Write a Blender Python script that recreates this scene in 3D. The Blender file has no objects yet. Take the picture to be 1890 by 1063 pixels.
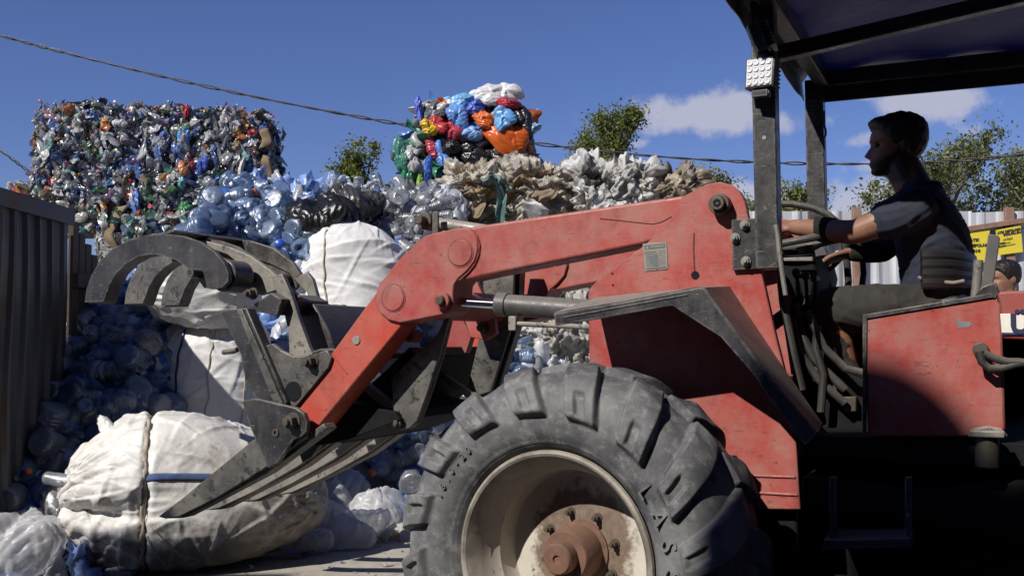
import bpy, bmesh, math, random
import numpy as np
from mathutils import Vector, Matrix, Euler

S = bpy.context.scene
C = S.collection
R = math.radians

# ------------------------------------------------------------------ camera
F, CX, CY = 1900.0, 945.0, 531.5          # focal length and centre in photo pixels
HORIZON = 630.0
TILT = math.atan((HORIZON - CY) / F)
CAM_Z = 1.11
cam_data = bpy.data.cameras.new('camera')
cam_data.sensor_width = 36.0
cam_data.lens = 36.0 * F / 1890.0
cam_data.clip_start, cam_data.clip_end = 0.05, 2000.0
cam = bpy.data.objects.new('camera', cam_data)
C.objects.link(cam)
cam.location = (0, 0, CAM_Z)
cam.rotation_euler = (math.pi / 2 + TILT, 0, 0)
S.camera = cam

# ------------------------------------------------------------------ sky and sun
SUN_AZ, SUN_EL = 45.0, 40.0               # the sun stands behind the camera, to the left
to_sun = Vector((-math.sin(R(SUN_AZ)) * math.cos(R(SUN_EL)), -math.cos(R(SUN_AZ)) * math.cos(R(SUN_EL)), math.sin(R(SUN_EL))))
sun_data = bpy.data.lights.new('sun', 'SUN')
sun_data.energy = 5.0
sun_data.angle = R(0.53)
sun_data.color = (1.0, 0.95, 0.88)
sun = bpy.data.objects.new('sun', sun_data)
C.objects.link(sun)
sun.rotation_euler = to_sun.to_track_quat('Z', 'Y').to_euler()
sun.location = to_sun * 60

world = bpy.data.worlds.new('World')
S.world = world
world.use_nodes = True
W = world.node_tree
W.nodes.clear()


def wn(t, **kw):
    n = W.nodes.new(t)
    for k, v in kw.items():
        if k.startswith('i_'):
            n.inputs[int(k[2:])].default_value = v
        else:
            setattr(n, k, v)
    return n


w_out = wn('ShaderNodeOutputWorld')
w_bg = wn('ShaderNodeBackground')
w_sky = wn('ShaderNodeTexSky')
w_sky.sky_type = 'NISHITA'
w_sky.sun_disc = False
w_sky.sun_elevation = R(SUN_EL)
w_sky.sun_rotation = R(180 + SUN_AZ)
w_sky.air_density = 1.0
w_sky.dust_density = 0.1
w_sky.ozone_density = 5.0
w_bg.inputs['Strength'].default_value = 0.056
w_geo = wn('ShaderNodeTexCoord')
w_sep = wn('ShaderNodeSeparateXYZ')
W.links.new(w_geo.outputs['Generated'], w_sep.inputs[0])


def wmath(op, a, b=None, c=None):
    n = wn('ShaderNodeMath', operation=op)
    for i, x in enumerate((a, b, c)):
        if x is None:
            continue
        if isinstance(x, (int, float)):
            n.inputs[i].default_value = x
        else:
            W.links.new(x, n.inputs[i])
    return n.outputs[0]


# cumulus puffs given by compass bearing and height in the sky dome
w_noise = wn('ShaderNodeTexNoise')
w_noise.inputs['Scale'].default_value = 13.0
w_noise.inputs['Detail'].default_value = 9.0
w_noise.inputs['Roughness'].default_value = 0.62
W.links.new(w_geo.outputs['Generated'], w_noise.inputs['Vector'])
w_az = wmath('ARCTAN2', w_sep.outputs[0], w_sep.outputs[1])
w_el = wmath('ARCSINE', w_sep.outputs[2])
CLOUDS = [(10.5, 12.3, 4.4, 1.25, 1.0), (8.2, 11.9, 2.2, 0.9, 0.8), (16.0, 11.6, 3.5, 1.0, 0.85), (22.6, 12.4, 3.6, 1.05, 0.95), (19.2, 10.6, 2.4, 0.6, 0.8),
          (13.6, 7.8, 3.6, 1.0, 0.75), (18.4, 7.3, 5.2, 1.5, 0.75), (-11.0, 6.8, 5.0, 0.9, 0.55), (24.6, 10.6, 1.0, 0.6, 0.5), (26.5, 14.0, 3.2, 0.9, 0.7), (21.0, 9.2, 4.5, 0.5, 0.62), (15.5, 9.6, 2.5, 0.45, 0.6), (25.0, 8.0, 5.0, 0.8, 0.6), (12.0, 6.2, 5.0, 0.8, 0.55), (19.5, 12.9, 1.8, 0.5, 0.7), (12.8, 13.0, 1.6, 0.5, 0.8), (7.0, 10.9, 1.2, 0.4, 0.6),
          (40.0, 12.0, 6.0, 1.6, 1.0), (-40.0, 9.0, 7.0, 1.3, 0.8), (80.0, 13.0, 9.0, 2.0, 1.0), (150.0, 12.0, 9.0, 2.0, 1.0), (-100.0, 14.0, 8.0, 1.6, 0.9)]
w_acc = None
for (a, e, wa, we, s) in CLOUDS:
    dx = wmath('MULTIPLY', wmath('SUBTRACT', w_az, R(a)), 1 / R(wa))
    dy = wmath('MULTIPLY', wmath('SUBTRACT', w_el, R(e)), 1 / R(we))
    d2 = wmath('ADD', wmath('MULTIPLY', dx, dx), wmath('MULTIPLY', dy, dy))
    m = wmath('MULTIPLY', wmath('POWER', 2.718, wmath('MULTIPLY', d2, -0.9)), s)
    w_acc = m if w_acc is None else wmath('MAXIMUM', w_acc, m)
w_dens = wmath('ADD', w_acc, wmath('MULTIPLY', wmath('SUBTRACT', w_noise.outputs[0], 0.5), 2.3))
w_mask = wn('ShaderNodeMapRange', interpolation_type='SMOOTHSTEP')
W.links.new(w_dens, w_mask.inputs[0])
w_mask.inputs[1].default_value, w_mask.inputs[2].default_value = 0.38, 0.85
w_mask.inputs[4].default_value = 0.85
w_cut = wmath('MULTIPLY', w_mask.outputs[0], wmath('GREATER_THAN', w_acc, 0.04))
w_mix = wn('ShaderNodeMix', data_type='RGBA')
W.links.new(w_cut, w_mix.inputs[0])
w_tint = wn('ShaderNodeMix', data_type='RGBA', blend_type='MULTIPLY')
w_tint.inputs[0].default_value = 1.0
W.links.new(w_sky.outputs[0], w_tint.inputs[6])
w_tint.inputs[7].default_value = (1.02, 1.0, 1.42, 1)
W.links.new(w_tint.outputs[2], w_mix.inputs[6])
w_mix.inputs[7].default_value = (8.2, 8.4, 10.2, 1)
W.links.new(w_mix.outputs[2], w_bg.inputs['Color'])
W.links.new(w_bg.outputs[0], w_out.inputs[0])

S.view_settings.view_transform = 'Standard'
S.view_settings.look = 'None'
S.view_settings.gamma = 1.0
S.view_settings.exposure = 0.12
S.render.engine = 'CYCLES'
S.cycles.max_bounces = 8
S.cycles.diffuse_bounces = 3
S.cycles.glossy_bounces = 3
S.cycles.transmission_bounces = 4
S.cycles.transparent_max_bounces = 14
S.cycles.use_denoising = True
S.cycles.caustics_reflective = False
S.cycles.caustics_refractive = False
S.cycles.sample_clamp_indirect = 4.0


# ------------------------------------------------------------------ photo pixel -> point on a real plane
_fw = Vector((0, math.cos(TILT), math.sin(TILT)))
_up = Vector((0, -math.sin(TILT), math.cos(TILT)))
CAM = Vector((0, 0, CAM_Z))


def ray(px, py):
    return _fw + Vector((1, 0, 0)) * ((px - CX) / F) + _up * ((CY - py) / F)


def at_y(px, py, y):
    d = ray(px, py)
    return CAM + d * (y / d.y)


PSI = R(25.0)                              # heading of the tractor against the picture plane
TN = Vector((math.sin(PSI), math.cos(PSI), 0))     # across the tractor, away from the camera
TU = Vector((-math.cos(PSI), math.sin(PSI), 0))    # forward along the tractor
WHEEL = at_y(1071, 1016, 2.97)             # centre of the near front wheel, in its middle plane
TORG = WHEEL - TN * 0.2
TORG.z = 0.0


def T(u, v, z):
    p = TORG + TU * u + TN * v
    return Vector((p.x, p.y, z))


def on_v(px, py, v):
    d = ray(px, py)
    t = (v - (CAM - TORG).dot(TN)) / d.dot(TN)
    return CAM + d * t


def tv(px, py, v):
    p = on_v(px, py, v)
    return ((p - TORG).dot(TU), p.z)


# ------------------------------------------------------------------ object helpers
WLOC = {}


def tag(o, label=None, cat=None, group=None, kind=None):
    if label:
        o['label'] = label
    if cat:
        o['category'] = cat
    if group:
        o['group'] = group
    if kind:
        o['kind'] = kind
    return o


def empty(name, loc, label, cat, group=None):
    o = bpy.data.objects.new(name, None)
    C.objects.link(o)
    o.location = loc
    o.empty_display_size = 0.1
    WLOC[o.name] = Vector(loc)
    return tag(o, label, cat, group)


def link(name, me, m, parent=None):
    """mesh in world coordinates -> one object (child of parent if given)"""
    if m is not None:
        for k in (m if isinstance(m, (list, tuple)) else [m]):
            me.materials.append(k)
    o = bpy.data.objects.new(name, me)
    C.objects.link(o)
    if parent is not None:
        o.parent = parent
        o.location = -WLOC.get(parent.name, Vector((0, 0, 0)))
    return o


def sharpen(me, ang=32):
    bm = bmesh.new()
    bm.from_mesh(me)
    for f in bm.faces:
        f.smooth = True
    ca = R(ang)
    for e in bm.edges:
        e.smooth = e.is_manifold and e.calc_face_angle(0) < ca
    bm.to_mesh(me)
    bm.free()


def np_mesh(name, verts, quads, cols=None, smooth=True, tris=None):
    """verts (n,3), quads (m,4) int, cols (n,4)"""
    me = bpy.data.meshes.new(name)
    verts = np.asarray(verts, np.float32)
    quads = np.asarray(quads, np.int32).reshape(-1, 4)
    tris = np.zeros((0, 3), np.int32) if tris is None else np.asarray(tris, np.int32).reshape(-1, 3)
    me.vertices.add(len(verts))
    me.vertices.foreach_set('co', verts.ravel())
    me.loops.add(quads.size + tris.size)
    me.loops.foreach_set('vertex_index', np.concatenate([quads.ravel(), tris.ravel()]))
    npol = len(quads) + len(tris)
    me.polygons.add(npol)
    ls = np.concatenate([np.arange(len(quads)) * 4, quads.size + np.arange(len(tris)) * 3]).astype(np.int32)
    me.polygons.foreach_set('loop_start', ls)
    me.polygons.foreach_set('use_smooth', np.full(npol, smooth, bool))
    if cols is not None:
        a = me.color_attributes.new('Col', 'FLOAT_COLOR', 'POINT')
        c = np.ones((len(verts), 4), np.float32)
        c[:, :np.asarray(cols).shape[1]] = cols
        a.data.foreach_set('color', c.ravel())
    me.update(calc_edges=True)
    me.validate()
    return me


def grid_quads(n, m, wrap_n=False, wrap_m=False):
    i = np.arange(n if wrap_n else n - 1)
    j = np.arange(m if wrap_m else m - 1)
    I, J = np.meshgrid(i, j, indexing='ij')
    I2, J2 = (I + 1) % n, (J + 1) % m
    return np.stack([I * m + J, I2 * m + J, I2 * m + J2, I * m + J2], -1).reshape(-1, 4)


class Pieces:
    """collects many numpy pieces into one mesh"""
    def __init__(self):
        self.v, self.q, self.c, self.n = [], [], [], 0

    def add(self, v, q, col):
        self.v.append(v)
        self.q.append(q + self.n)
        c = np.asarray(col, np.float32)
        self.c.append(np.broadcast_to(c[..., :3], (len(v), 3)))
        self.n += len(v)

    def mesh(self, name, smooth=True):
        return np_mesh(name, np.concatenate(self.v), np.concatenate(self.q), np.concatenate(self.c), smooth)


class MB:
    """collects solid shapes (world coordinates) into ONE mesh"""
    def __init__(self):
        self.bm = bmesh.new()

    def prism(self, uz, v0, v1):
        bm = self.bm
        a = [bm.verts.new(T(u, v0, z)) for u, z in uz]
        b = [bm.verts.new(T(u, v1, z)) for u, z in uz]
        n = len(a)
        try:
            bm.faces.new(a)
            bm.faces.new(b[::-1])
        except ValueError:
            pass
        for i in range(n):
            j = (i + 1) % n
            bm.faces.new((a[j], a[i], b[i], b[j]))
        return self

    def plate(self, px, v, th, vpix=None):
        """photo outline laid on the plane v (vpix: the plane on which the pixels were read)"""
        return self.prism([tv(x, y, v if vpix is None else vpix) for x, y in px], v, v + th)

    def tube(self, p, q, r, r2=None, seg=20, caps=True):
        return self.path([p, q], r, r2, seg, caps)

    def path(self, pts, r, r2=None, seg=12, caps=True):
        bm = self.bm
        pts = [Vector(p) for p in pts]
        n = len(pts)
        rings = []
        prev = None
        for i, p in enumerate(pts):
            d = (pts[min(i + 1, n - 1)] - pts[max(i - 1, 0)]).normalized()
            if prev is None:
                a = d.orthogonal().normalized()
            else:
                a = (prev - d * prev.dot(d)).normalized()
            prev = a
            b = d.cross(a)
            rr = r[i] if isinstance(r, (list, tuple)) else (r if r2 is None else r + (r2 - r) * i / (n - 1))
            rings.append([bm.verts.new(p + (a * math.cos(k * 2 * math.pi / seg) + b * math.sin(k * 2 * math.pi / seg)) * rr) for k in range(seg)])
        for i in range(n - 1):
            for k in range(seg):
                l = (k + 1) % seg
                bm.faces.new((rings[i][k], rings[i][l], rings[i + 1][l], rings[i + 1][k]))
        if caps:
            bm.faces.new(rings[0][::-1])
            bm.faces.new(rings[-1])
        return self

    def ring(self, p, axis, ro, ri, h, seg=28):
        """flat annulus with thickness h along axis"""
        bm = self.bm
        p, d = Vector(p), Vector(axis).normalized()
        a = d.orthogonal().normalized()
        b = d.cross(a)
        L = []
        for (rr, hh) in ((ro, 0), (ro, h), (ri, h), (ri, 0)):
            L.append([bm.verts.new(p + d * hh + (a * math.cos(k * 2 * math.pi / seg) + b * math.sin(k * 2 * math.pi / seg)) * rr) for k in range(seg)])
        for i in range(4):
            j = (i + 1) % 4
            for k in range(seg):
                l = (k + 1) % seg
                bm.faces.new((L[i][k], L[i][l], L[j][l], L[j][k]))
        return self

    def box(self, c, ax, ay, az):
        """centre and three half axes"""
        bm = self.bm
        c, ax, ay, az = Vector(c), Vector(ax), Vector(ay), Vector(az)
        v = [bm.verts.new(c + ax * i + ay * j + az * k) for i in (-1, 1) for j in (-1, 1) for k in (-1, 1)]
        for f in ((0, 1, 3, 2), (4, 6, 7, 5), (0, 4, 5, 1), (2, 3, 7, 6), (0, 2, 6, 4), (1, 5, 7, 3)):
            bm.faces.new([v[i] for i in f])
        return self

    def tbox(self, u0, u1, v0, v1, z0, z1):
        return self.prism([(u0, z0), (u1, z0), (u1, z1), (u0, z1)], v0, v1)

    def build(self, name, m, parent=None, bevel=0.0, seg=2, ang=32):
        bm = self.bm
        bmesh.ops.recalc_face_normals(bm, faces=bm.faces)
        me = bpy.data.meshes.new(name)
        bm.to_mesh(me)
        bm.free()
        sharpen(me, ang)
        o = link(name, me, m, parent)
        if bevel:
            b = o.modifiers.new('bevel', 'BEVEL')
            b.width, b.segments, b.limit_method, b.angle_limit = bevel, seg, 'ANGLE', R(40)
        return o


# ------------------------------------------------------------------ materials
class NT:
    def __init__(self, name):
        self.m = bpy.data.materials.new(name)
        self.m.use_nodes = True
        self.t = self.m.node_tree
        self.t.nodes.clear()
        self.out = self.n('ShaderNodeOutputMaterial')
        self.tc = self.n('ShaderNodeTexCoord')
        self.co = self.tc.outputs['Object']

    def n(self, t, **kw):
        x = self.t.nodes.new(t)
        for k, v in kw.items():
            setattr(x, k, v)
        return x

    def set(self, sock, val):
        if hasattr(val, 'node'):
            self.t.links.new(val, sock)
        elif isinstance(val, (tuple, list)) and len(val) == 3 and sock.type == 'RGBA':
            sock.default_value = (*val, 1)
        else:
            sock.default_value = val

    def noise(self, scale, detail=4, rough=0.55, dist=0.0, vec=None):
        x = self.n('ShaderNodeTexNoise')
        self.set(x.inputs['Vector'], vec or self.co)
        x.inputs['Scale'].default_value = scale
        x.inputs['Detail'].default_value = detail
        x.inputs['Roughness'].default_value = rough
        x.inputs['Distortion'].default_value = dist
        return x.outputs[0]

    def mapr(self, x, a, b, c=0.0, d=1.0):
        r = self.n('ShaderNodeMapRange')
        self.set(r.inputs[0], x)
        for i, v in enumerate((a, b, c, d)):
            r.inputs[i + 1].default_value = v
        return r.outputs[0]

    def math(self, op, a, b=0.0):
        r = self.n('ShaderNodeMath', operation=op)
        self.set(r.inputs[0], a)
        self.set(r.inputs[1], b)
        return r.outputs[0]

    def mix(self, f, a, b, blend='MIX'):
        r = self.n('ShaderNodeMix', data_type='RGBA', blend_type=blend)
        self.set(r.inputs[0], f)
        self.set(r.inputs[6], a)
        self.set(r.inputs[7], b)
        return r.outputs[2]

    def scale(self, s):
        r = self.n('ShaderNodeMapping')
        self.t.links.new(self.co, r.inputs['Vector'])
        r.inputs['Scale'].default_value = s
        return r.outputs[0]

    def bump(self, h, strength=0.3, dist=0.01, normal=None):
        r = self.n('ShaderNodeBump')
        r.inputs['Strength'].default_value = strength
        r.inputs['Distance'].default_value = dist
        self.set(r.inputs['Height'], h)
        if normal is not None:
            self.set(r.inputs['Normal'], normal)
        return r.outputs[0]

    def upness(self, lo=0.2, hi=0.95):
        g = self.n('ShaderNodeNewGeometry')
        s = self.n('ShaderNodeSeparateXYZ')
        self.t.links.new(g.outputs['Normal'], s.inputs[0])
        return self.mapr(s.outputs[2], lo, hi)

    def attr(self, name='Col'):
        a = self.n('ShaderNodeAttribute')
        a.attribute_name = name
        return a.outputs['Color']

    def principled(self, col, rough=0.6, metal=0.0, normal=None, spec=0.5, **kw):
        p = self.n('ShaderNodeBsdfPrincipled')
        self.set(p.inputs['Base Color'], col)
        self.set(p.inputs['Roughness'], rough)
        self.set(p.inputs['Metallic'], metal)
        p.inputs['Specular IOR Level'].default_value = spec
        if normal is not None:
            self.set(p.inputs['Normal'], normal)
        for k, v in kw.items():
            self.set(p.inputs[k.replace('_', ' ')], v)
        return p.outputs[0]

    def done(self, shader):
        self.t.links.new(shader, self.out.inputs[0])
        return self.m


def worn(name, base, alt, dust=(0.30, 0.25, 0.19), dust_amt=0.6, rough=0.5, metal=0.0, scale=5.0, chips=None, chip_lo=0.66, up=0.75, bump=0.12, streak=0.35, edges=0.0):
    """painted or bare metal with uneven fading, dust lying on upward faces, chips and grime"""
    t = NT(name)
    big = t.noise(scale, 5, 0.6)
    fine = t.noise(scale * 9, 5, 0.65)
    c = t.mix(t.mapr(big, 0.35, 0.68), base, alt)
    c = t.mix(t.mapr(fine, 0.35, 0.75, 0, 0.35), c, tuple(x * 0.55 for x in base))
    st = t.noise(scale * 2.2, 4, 0.6, vec=t.scale((2.5, 2.5, 0.35)))
    c = t.mix(t.mapr(st, 0.52, 0.75, 0, streak), c, tuple(0.5 * a + 0.5 * b for a, b in zip(base, dust)))
    c = t.mix(t.mapr(t.noise(scale * 0.8, 7, 0.75, 1.0), 0.54, 0.66, 0, 0.45), c, tuple(x * 0.35 + 0.012 for x in base))
    d = t.math('MULTIPLY', t.mapr(t.noise(scale * 1.7, 6, 0.7), 0.40, 0.72), dust_amt * 0.75)
    d = t.math('MAXIMUM', d, t.math('MULTIPLY', t.math('MULTIPLY', t.upness(), up), t.mapr(fine, 0.2, 0.6, 0.5, 1.0)))
    c = t.mix(d, c, dust)
    bv = t.n('ShaderNodeBevel')
    bv.samples = 4
    bv.inputs['Radius'].default_value = 0.010
    gn = t.n('ShaderNodeNewGeometry')
    dt = t.n('ShaderNodeVectorMath', operation='DOT_PRODUCT')
    t.t.links.new(bv.outputs[0], dt.inputs[0])
    t.t.links.new(gn.outputs['Normal'], dt.inputs[1])
    edge = t.math('MULTIPLY', t.mapr(dt.outputs['Value'], 0.995, 0.93), t.mapr(t.noise(scale * 5, 6, 0.7), 0.42, 0.56))
    if edges:
        c = t.mix(t.math('MULTIPLY', edge, edges), c, chips or dust)
    if chips:
        k = t.math('MAXIMUM', t.mapr(t.noise(scale * 2.6, 8, 0.78, 0.8), chip_lo, chip_lo + 0.035), t.mapr(t.noise(scale * 7, 6, 0.7, 0.4), chip_lo + 0.02, chip_lo + 0.05))
        c = t.mix(t.math('MULTIPLY', k, 0.85), c, chips)
        sc_ = t.noise(scale * 9, 3, 0.6, 1.5, vec=t.scale((0.35, 0.35, 2.2)))
        c = t.mix(t.mapr(sc_, 0.63, 0.68, 0, 0.75), c, tuple(0.4 * x + 0.6 * y for x, y in zip(base, chips)))
    r = t.math('ADD', t.mapr(fine, 0.3, 0.7, -0.10, 0.12), t.math('ADD', t.math('MULTIPLY', d, 0.3), rough))
    return t.done(t.principled(c, r, metal, t.bump(t.noise(scale * 16, 5, 0.7), bump, 0.004)))


def flat(name, col, rough=0.6, metal=0.0, var=0.25, scale=12.0, bump=0.1, spec=0.5):
    t = NT(name)
    c = t.mix(t.mapr(t.noise(scale, 5, 0.65), 0.3, 0.7), tuple(x * (1 - var) for x in col), tuple(min(1, x * (1 + var)) for x in col))
    return t.done(t.principled(c, rough, metal, t.bump(t.noise(scale * 6, 4), bump, 0.003), spec))


M = {}
M['red'] = worn('red_paint', (0.345, 0.040, 0.033), (0.40, 0.095, 0.080), dust=(0.30, 0.19, 0.15), dust_amt=0.75, rough=0.42, chips=(0.085, 0.05, 0.04), chip_lo=0.625, up=0.8, edges=0.8)
M['red_fresh'] = worn('fresh_red_paint', (0.47, 0.048, 0.028), (0.43, 0.085, 0.060), dust=(0.36, 0.20, 0.14), dust_amt=0.5, rough=0.42, chips=(0.11, 0.055, 0.042), chip_lo=0.64, up=0.8, edges=0.8)
M['red_dull'] = worn('dull_red_paint', (0.30, 0.035, 0.030), (0.33, 0.07, 0.06), dust=(0.20, 0.13, 0.11), dust_amt=0.5, rough=0.5, chips=(0.07, 0.045, 0.04), chip_lo=0.67)
M['black'] = worn('black_paint', (0.012, 0.012, 0.015), (0.03, 0.03, 0.034), dust=(0.17, 0.155, 0.135), dust_amt=0.30, rough=0.36, chips=(0.22, 0.205, 0.185), chip_lo=0.635, up=0.75, edges=0.7)
M['fender'] = worn('fender_black', (0.012, 0.012, 0.018), (0.028, 0.028, 0.038), dust=(0.24, 0.22, 0.19), dust_amt=0.30, rough=0.30, chips=(0.2, 0.19, 0.18), chip_lo=0.65, up=1.0, edges=0.7)
M['steel'] = worn('worn_steel', (0.040, 0.039, 0.038), (0.15, 0.145, 0.135), dust=(0.27, 0.24, 0.195), dust_amt=0.75, rough=0.40, metal=0.25, chips=(0.018, 0.017, 0.016), chip_lo=0.57, up=0.8)
M['steel_light'] = worn('grey_steel', (0.14, 0.135, 0.125), (0.28, 0.265, 0.235), dust=(0.36, 0.315, 0.25), dust_amt=0.7, rough=0.45, metal=0.2, chips=(0.05, 0.043, 0.038), chip_lo=0.585, up=0.8)
M['grease'] = worn('greasy_pin', (0.05, 0.042, 0.032), (0.10, 0.085, 0.065), dust=(0.16, 0.13, 0.09), dust_amt=0.5, rough=0.5, metal=0.2, up=0.4)
M['chrome'] = flat('chrome_rod', (0.72, 0.72, 0.73), 0.14, 1.0, 0.05, bump=0.02)
M['cyl'] = worn('cylinder_grey', (0.045, 0.043, 0.044), (0.075, 0.07, 0.068), dust=(0.20, 0.18, 0.155), dust_amt=0.6, rough=0.42, up=0.8)
M['rust'] = worn('rust', (0.17, 0.075, 0.045), (0.11, 0.055, 0.035), dust=(0.25, 0.16, 0.11), dust_amt=0.6, rough=0.75, scale=16, bump=0.3, up=0.4)
M['hose'] = worn('rubber_hose', (0.015, 0.015, 0.015), (0.025, 0.024, 0.022), dust=(0.16, 0.14, 0.11), dust_amt=0.35, rough=0.55, up=0.8)
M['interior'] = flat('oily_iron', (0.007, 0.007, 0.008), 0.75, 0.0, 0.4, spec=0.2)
M['rubber_seat'] = flat('seat_vinyl', (0.018, 0.018, 0.019), 0.45, 0.0, 0.3)

# ================================================================== GROUND
def smooth(a, b, x):
    t = np.clip((x - a) / (b - a), 0, 1)
    return t * t * (3 - 2 * t)


def ground_z(x, y):
    return 0.09 * smooth(3.3, 4.4, np.asarray(y, float)) + 0.0 * np.asarray(x, float)


def gz(x, y):
    return float(ground_z(x, y))


_k = np.linspace(-1, 1, 121)
_gx = np.sinh(_k * 5.2) / np.sinh(5.2) * 400
_gy = np.sinh(_k * 5.2) / np.sinh(5.2) * 400 + 4.5
_X, _Y = np.meshgrid(_gx, _gy, indexing='ij')
_Z = ground_z(_X, _Y)
t = NT('concrete')
n1, n2, n3 = t.noise(1.3, 6, 0.6), t.noise(14, 6, 0.7), t.noise(90, 4, 0.6)
c = t.mix(t.mapr(n1, 0.35, 0.65), (0.33, 0.30, 0.255), (0.42, 0.385, 0.33))
c = t.mix(t.mapr(n2, 0.42, 0.72, 0, 0.65), c, (0.20, 0.175, 0.145))
c = t.mix(t.mapr(t.noise(4.0, 6, 0.7, 0.8), 0.60, 0.70, 0, 0.6), c, (0.12, 0.105, 0.09))
c = t.mix(t.mapr(n3, 0.55, 0.8, 0, 0.5), c, (0.5, 0.47, 0.42))
M['ground'] = t.done(t.principled(c, 0.9, 0, t.bump(t.math('ADD', n2, t.math('MULTIPLY', n3, 0.4)), 0.35, 0.01)))
g = link('ground', np_mesh('ground', np.stack([_X, _Y, _Z], -1).reshape(-1, 3), grid_quads(121, 121)), M['ground'])
tag(g, 'dusty pale concrete yard strewn with scraps', 'ground', kind='structure')


# ================================================================== FENCES
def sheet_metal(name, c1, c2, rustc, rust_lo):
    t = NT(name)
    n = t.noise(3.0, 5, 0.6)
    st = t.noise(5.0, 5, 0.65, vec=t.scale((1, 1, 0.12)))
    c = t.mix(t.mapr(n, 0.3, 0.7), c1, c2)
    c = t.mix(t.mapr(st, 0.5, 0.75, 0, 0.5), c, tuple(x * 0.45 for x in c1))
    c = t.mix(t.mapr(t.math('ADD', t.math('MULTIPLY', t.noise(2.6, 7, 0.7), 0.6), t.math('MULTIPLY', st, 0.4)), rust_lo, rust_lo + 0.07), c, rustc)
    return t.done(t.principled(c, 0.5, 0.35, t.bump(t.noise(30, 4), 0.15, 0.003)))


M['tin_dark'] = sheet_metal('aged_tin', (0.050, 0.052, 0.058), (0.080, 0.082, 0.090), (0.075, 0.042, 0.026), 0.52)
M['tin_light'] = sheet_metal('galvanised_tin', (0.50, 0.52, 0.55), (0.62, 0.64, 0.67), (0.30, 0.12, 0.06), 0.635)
M['rail_rust'] = worn('rusty_rail', (0.21, 0.10, 0.065), (0.28, 0.17, 0.12), dust=(0.36, 0.29, 0.24), dust_amt=0.6, rough=0.7, up=0.3)
M['wood'] = worn('old_board', (0.05, 0.035, 0.025), (0.08, 0.055, 0.04), dust=(0.10, 0.08, 0.06), dust_amt=0.4, rough=0.8, up=0.3)


def corrugated(p, q, z0, z1, pitch, depth, th_dir, wob=0.012, seed=0, z1b=None):
    """trapezoid sheet from p to q (xy); th_dir = outward xy normal; returns mesh"""
    p, q, nd = np.array(p, float), np.array(q, float), np.array(th_dir, float)
    L = np.linalg.norm(q - p)
    n = int(L / pitch * 8) + 1
    s = np.linspace(0, L, n)
    ph = (s / pitch) % 1
    prof = np.interp(ph, [0, 0.30, 0.42, 0.62, 0.74, 1.0], [0, 0, 1, 1, 0, 0]) * depth
    rows = 14
    rng = np.random.default_rng(seed)
    f1, f2 = rng.uniform(0, 6, 2)
    zt = z1 if z1b is None else np.linspace(z1, z1b, n)
    V = []
    for r in range(rows):
        k = r / (rows - 1)
        off = prof + wob * np.sin(s * 2.1 + f1 + k * 3) * np.sin(k * 5 + f2) + 0.3 * wob * np.sin(s * 9 + 7 * k)
        base = p + np.outer(s / L, q - p) + np.outer(off, nd)
        V.append(np.column_stack([base, np.broadcast_to(z0 + (zt - z0) * k, (n,))]))
    V = np.array(V)
    front = V.reshape(-1, 3)
    back = front - np.append(nd, 0) * 0.004
    q1 = grid_quads(rows, n)
    q2 = q1[:, ::-1] + rows * n
    edge = []
    for r in range(rows - 1):
        for j in (0, n - 1):
            a, b = r * n + j, (r + 1) * n + j
            edge.append((a, b, b + rows * n, a + rows * n))
    for j in range(n - 1):
        for r in (0, rows - 1):
            a, b = r * n + j, r * n + j + 1
            edge.append((a, b, b + rows * n, a + rows * n))
    return np_mesh('sheet', np.concatenate([front, back]), np.concatenate([q1, q2, np.array(edge)]), smooth=False)


FX = -2.24
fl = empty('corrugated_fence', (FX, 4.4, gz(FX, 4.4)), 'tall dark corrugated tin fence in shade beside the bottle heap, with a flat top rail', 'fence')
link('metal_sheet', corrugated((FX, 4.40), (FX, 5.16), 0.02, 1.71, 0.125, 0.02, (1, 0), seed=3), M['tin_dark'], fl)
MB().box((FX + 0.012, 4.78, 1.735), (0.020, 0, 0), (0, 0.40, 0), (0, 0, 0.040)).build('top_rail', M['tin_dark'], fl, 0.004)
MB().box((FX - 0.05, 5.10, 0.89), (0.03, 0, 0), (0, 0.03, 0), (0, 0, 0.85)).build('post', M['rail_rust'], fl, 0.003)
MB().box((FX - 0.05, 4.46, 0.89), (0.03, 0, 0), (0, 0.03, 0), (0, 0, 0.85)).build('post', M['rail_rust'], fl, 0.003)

fb = empty('slatted_panel', (FX - 0.02, 5.2, 0.09), 'brown slatted board panel sagging behind the dark tin fence', 'fence panel')
mb = MB()
for k in range(4):
    y = 5.24 + k * 0.083
    top = 1.72 - 0.05 * k
    mb.box((FX + 0.0, y, 0.09 + (top - 0.09) / 2), (0.012, 0, 0), (0, 0.033, 0), (0, 0, (top - 0.09) / 2))
mb.build('slat_panel', M['wood'], fb)
MB().prism([(0, 0), (0, 0.01), (0.01, 0.01)], 0, 0.001) if False else None
MB().box((FX + 0.03, 5.37, 1.42), (0.016, 0, 0), (0, 0.17, 0.0), (0, 0, 0.035)).build('cross_rail', M['wood'], fb, 0.003)

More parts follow.
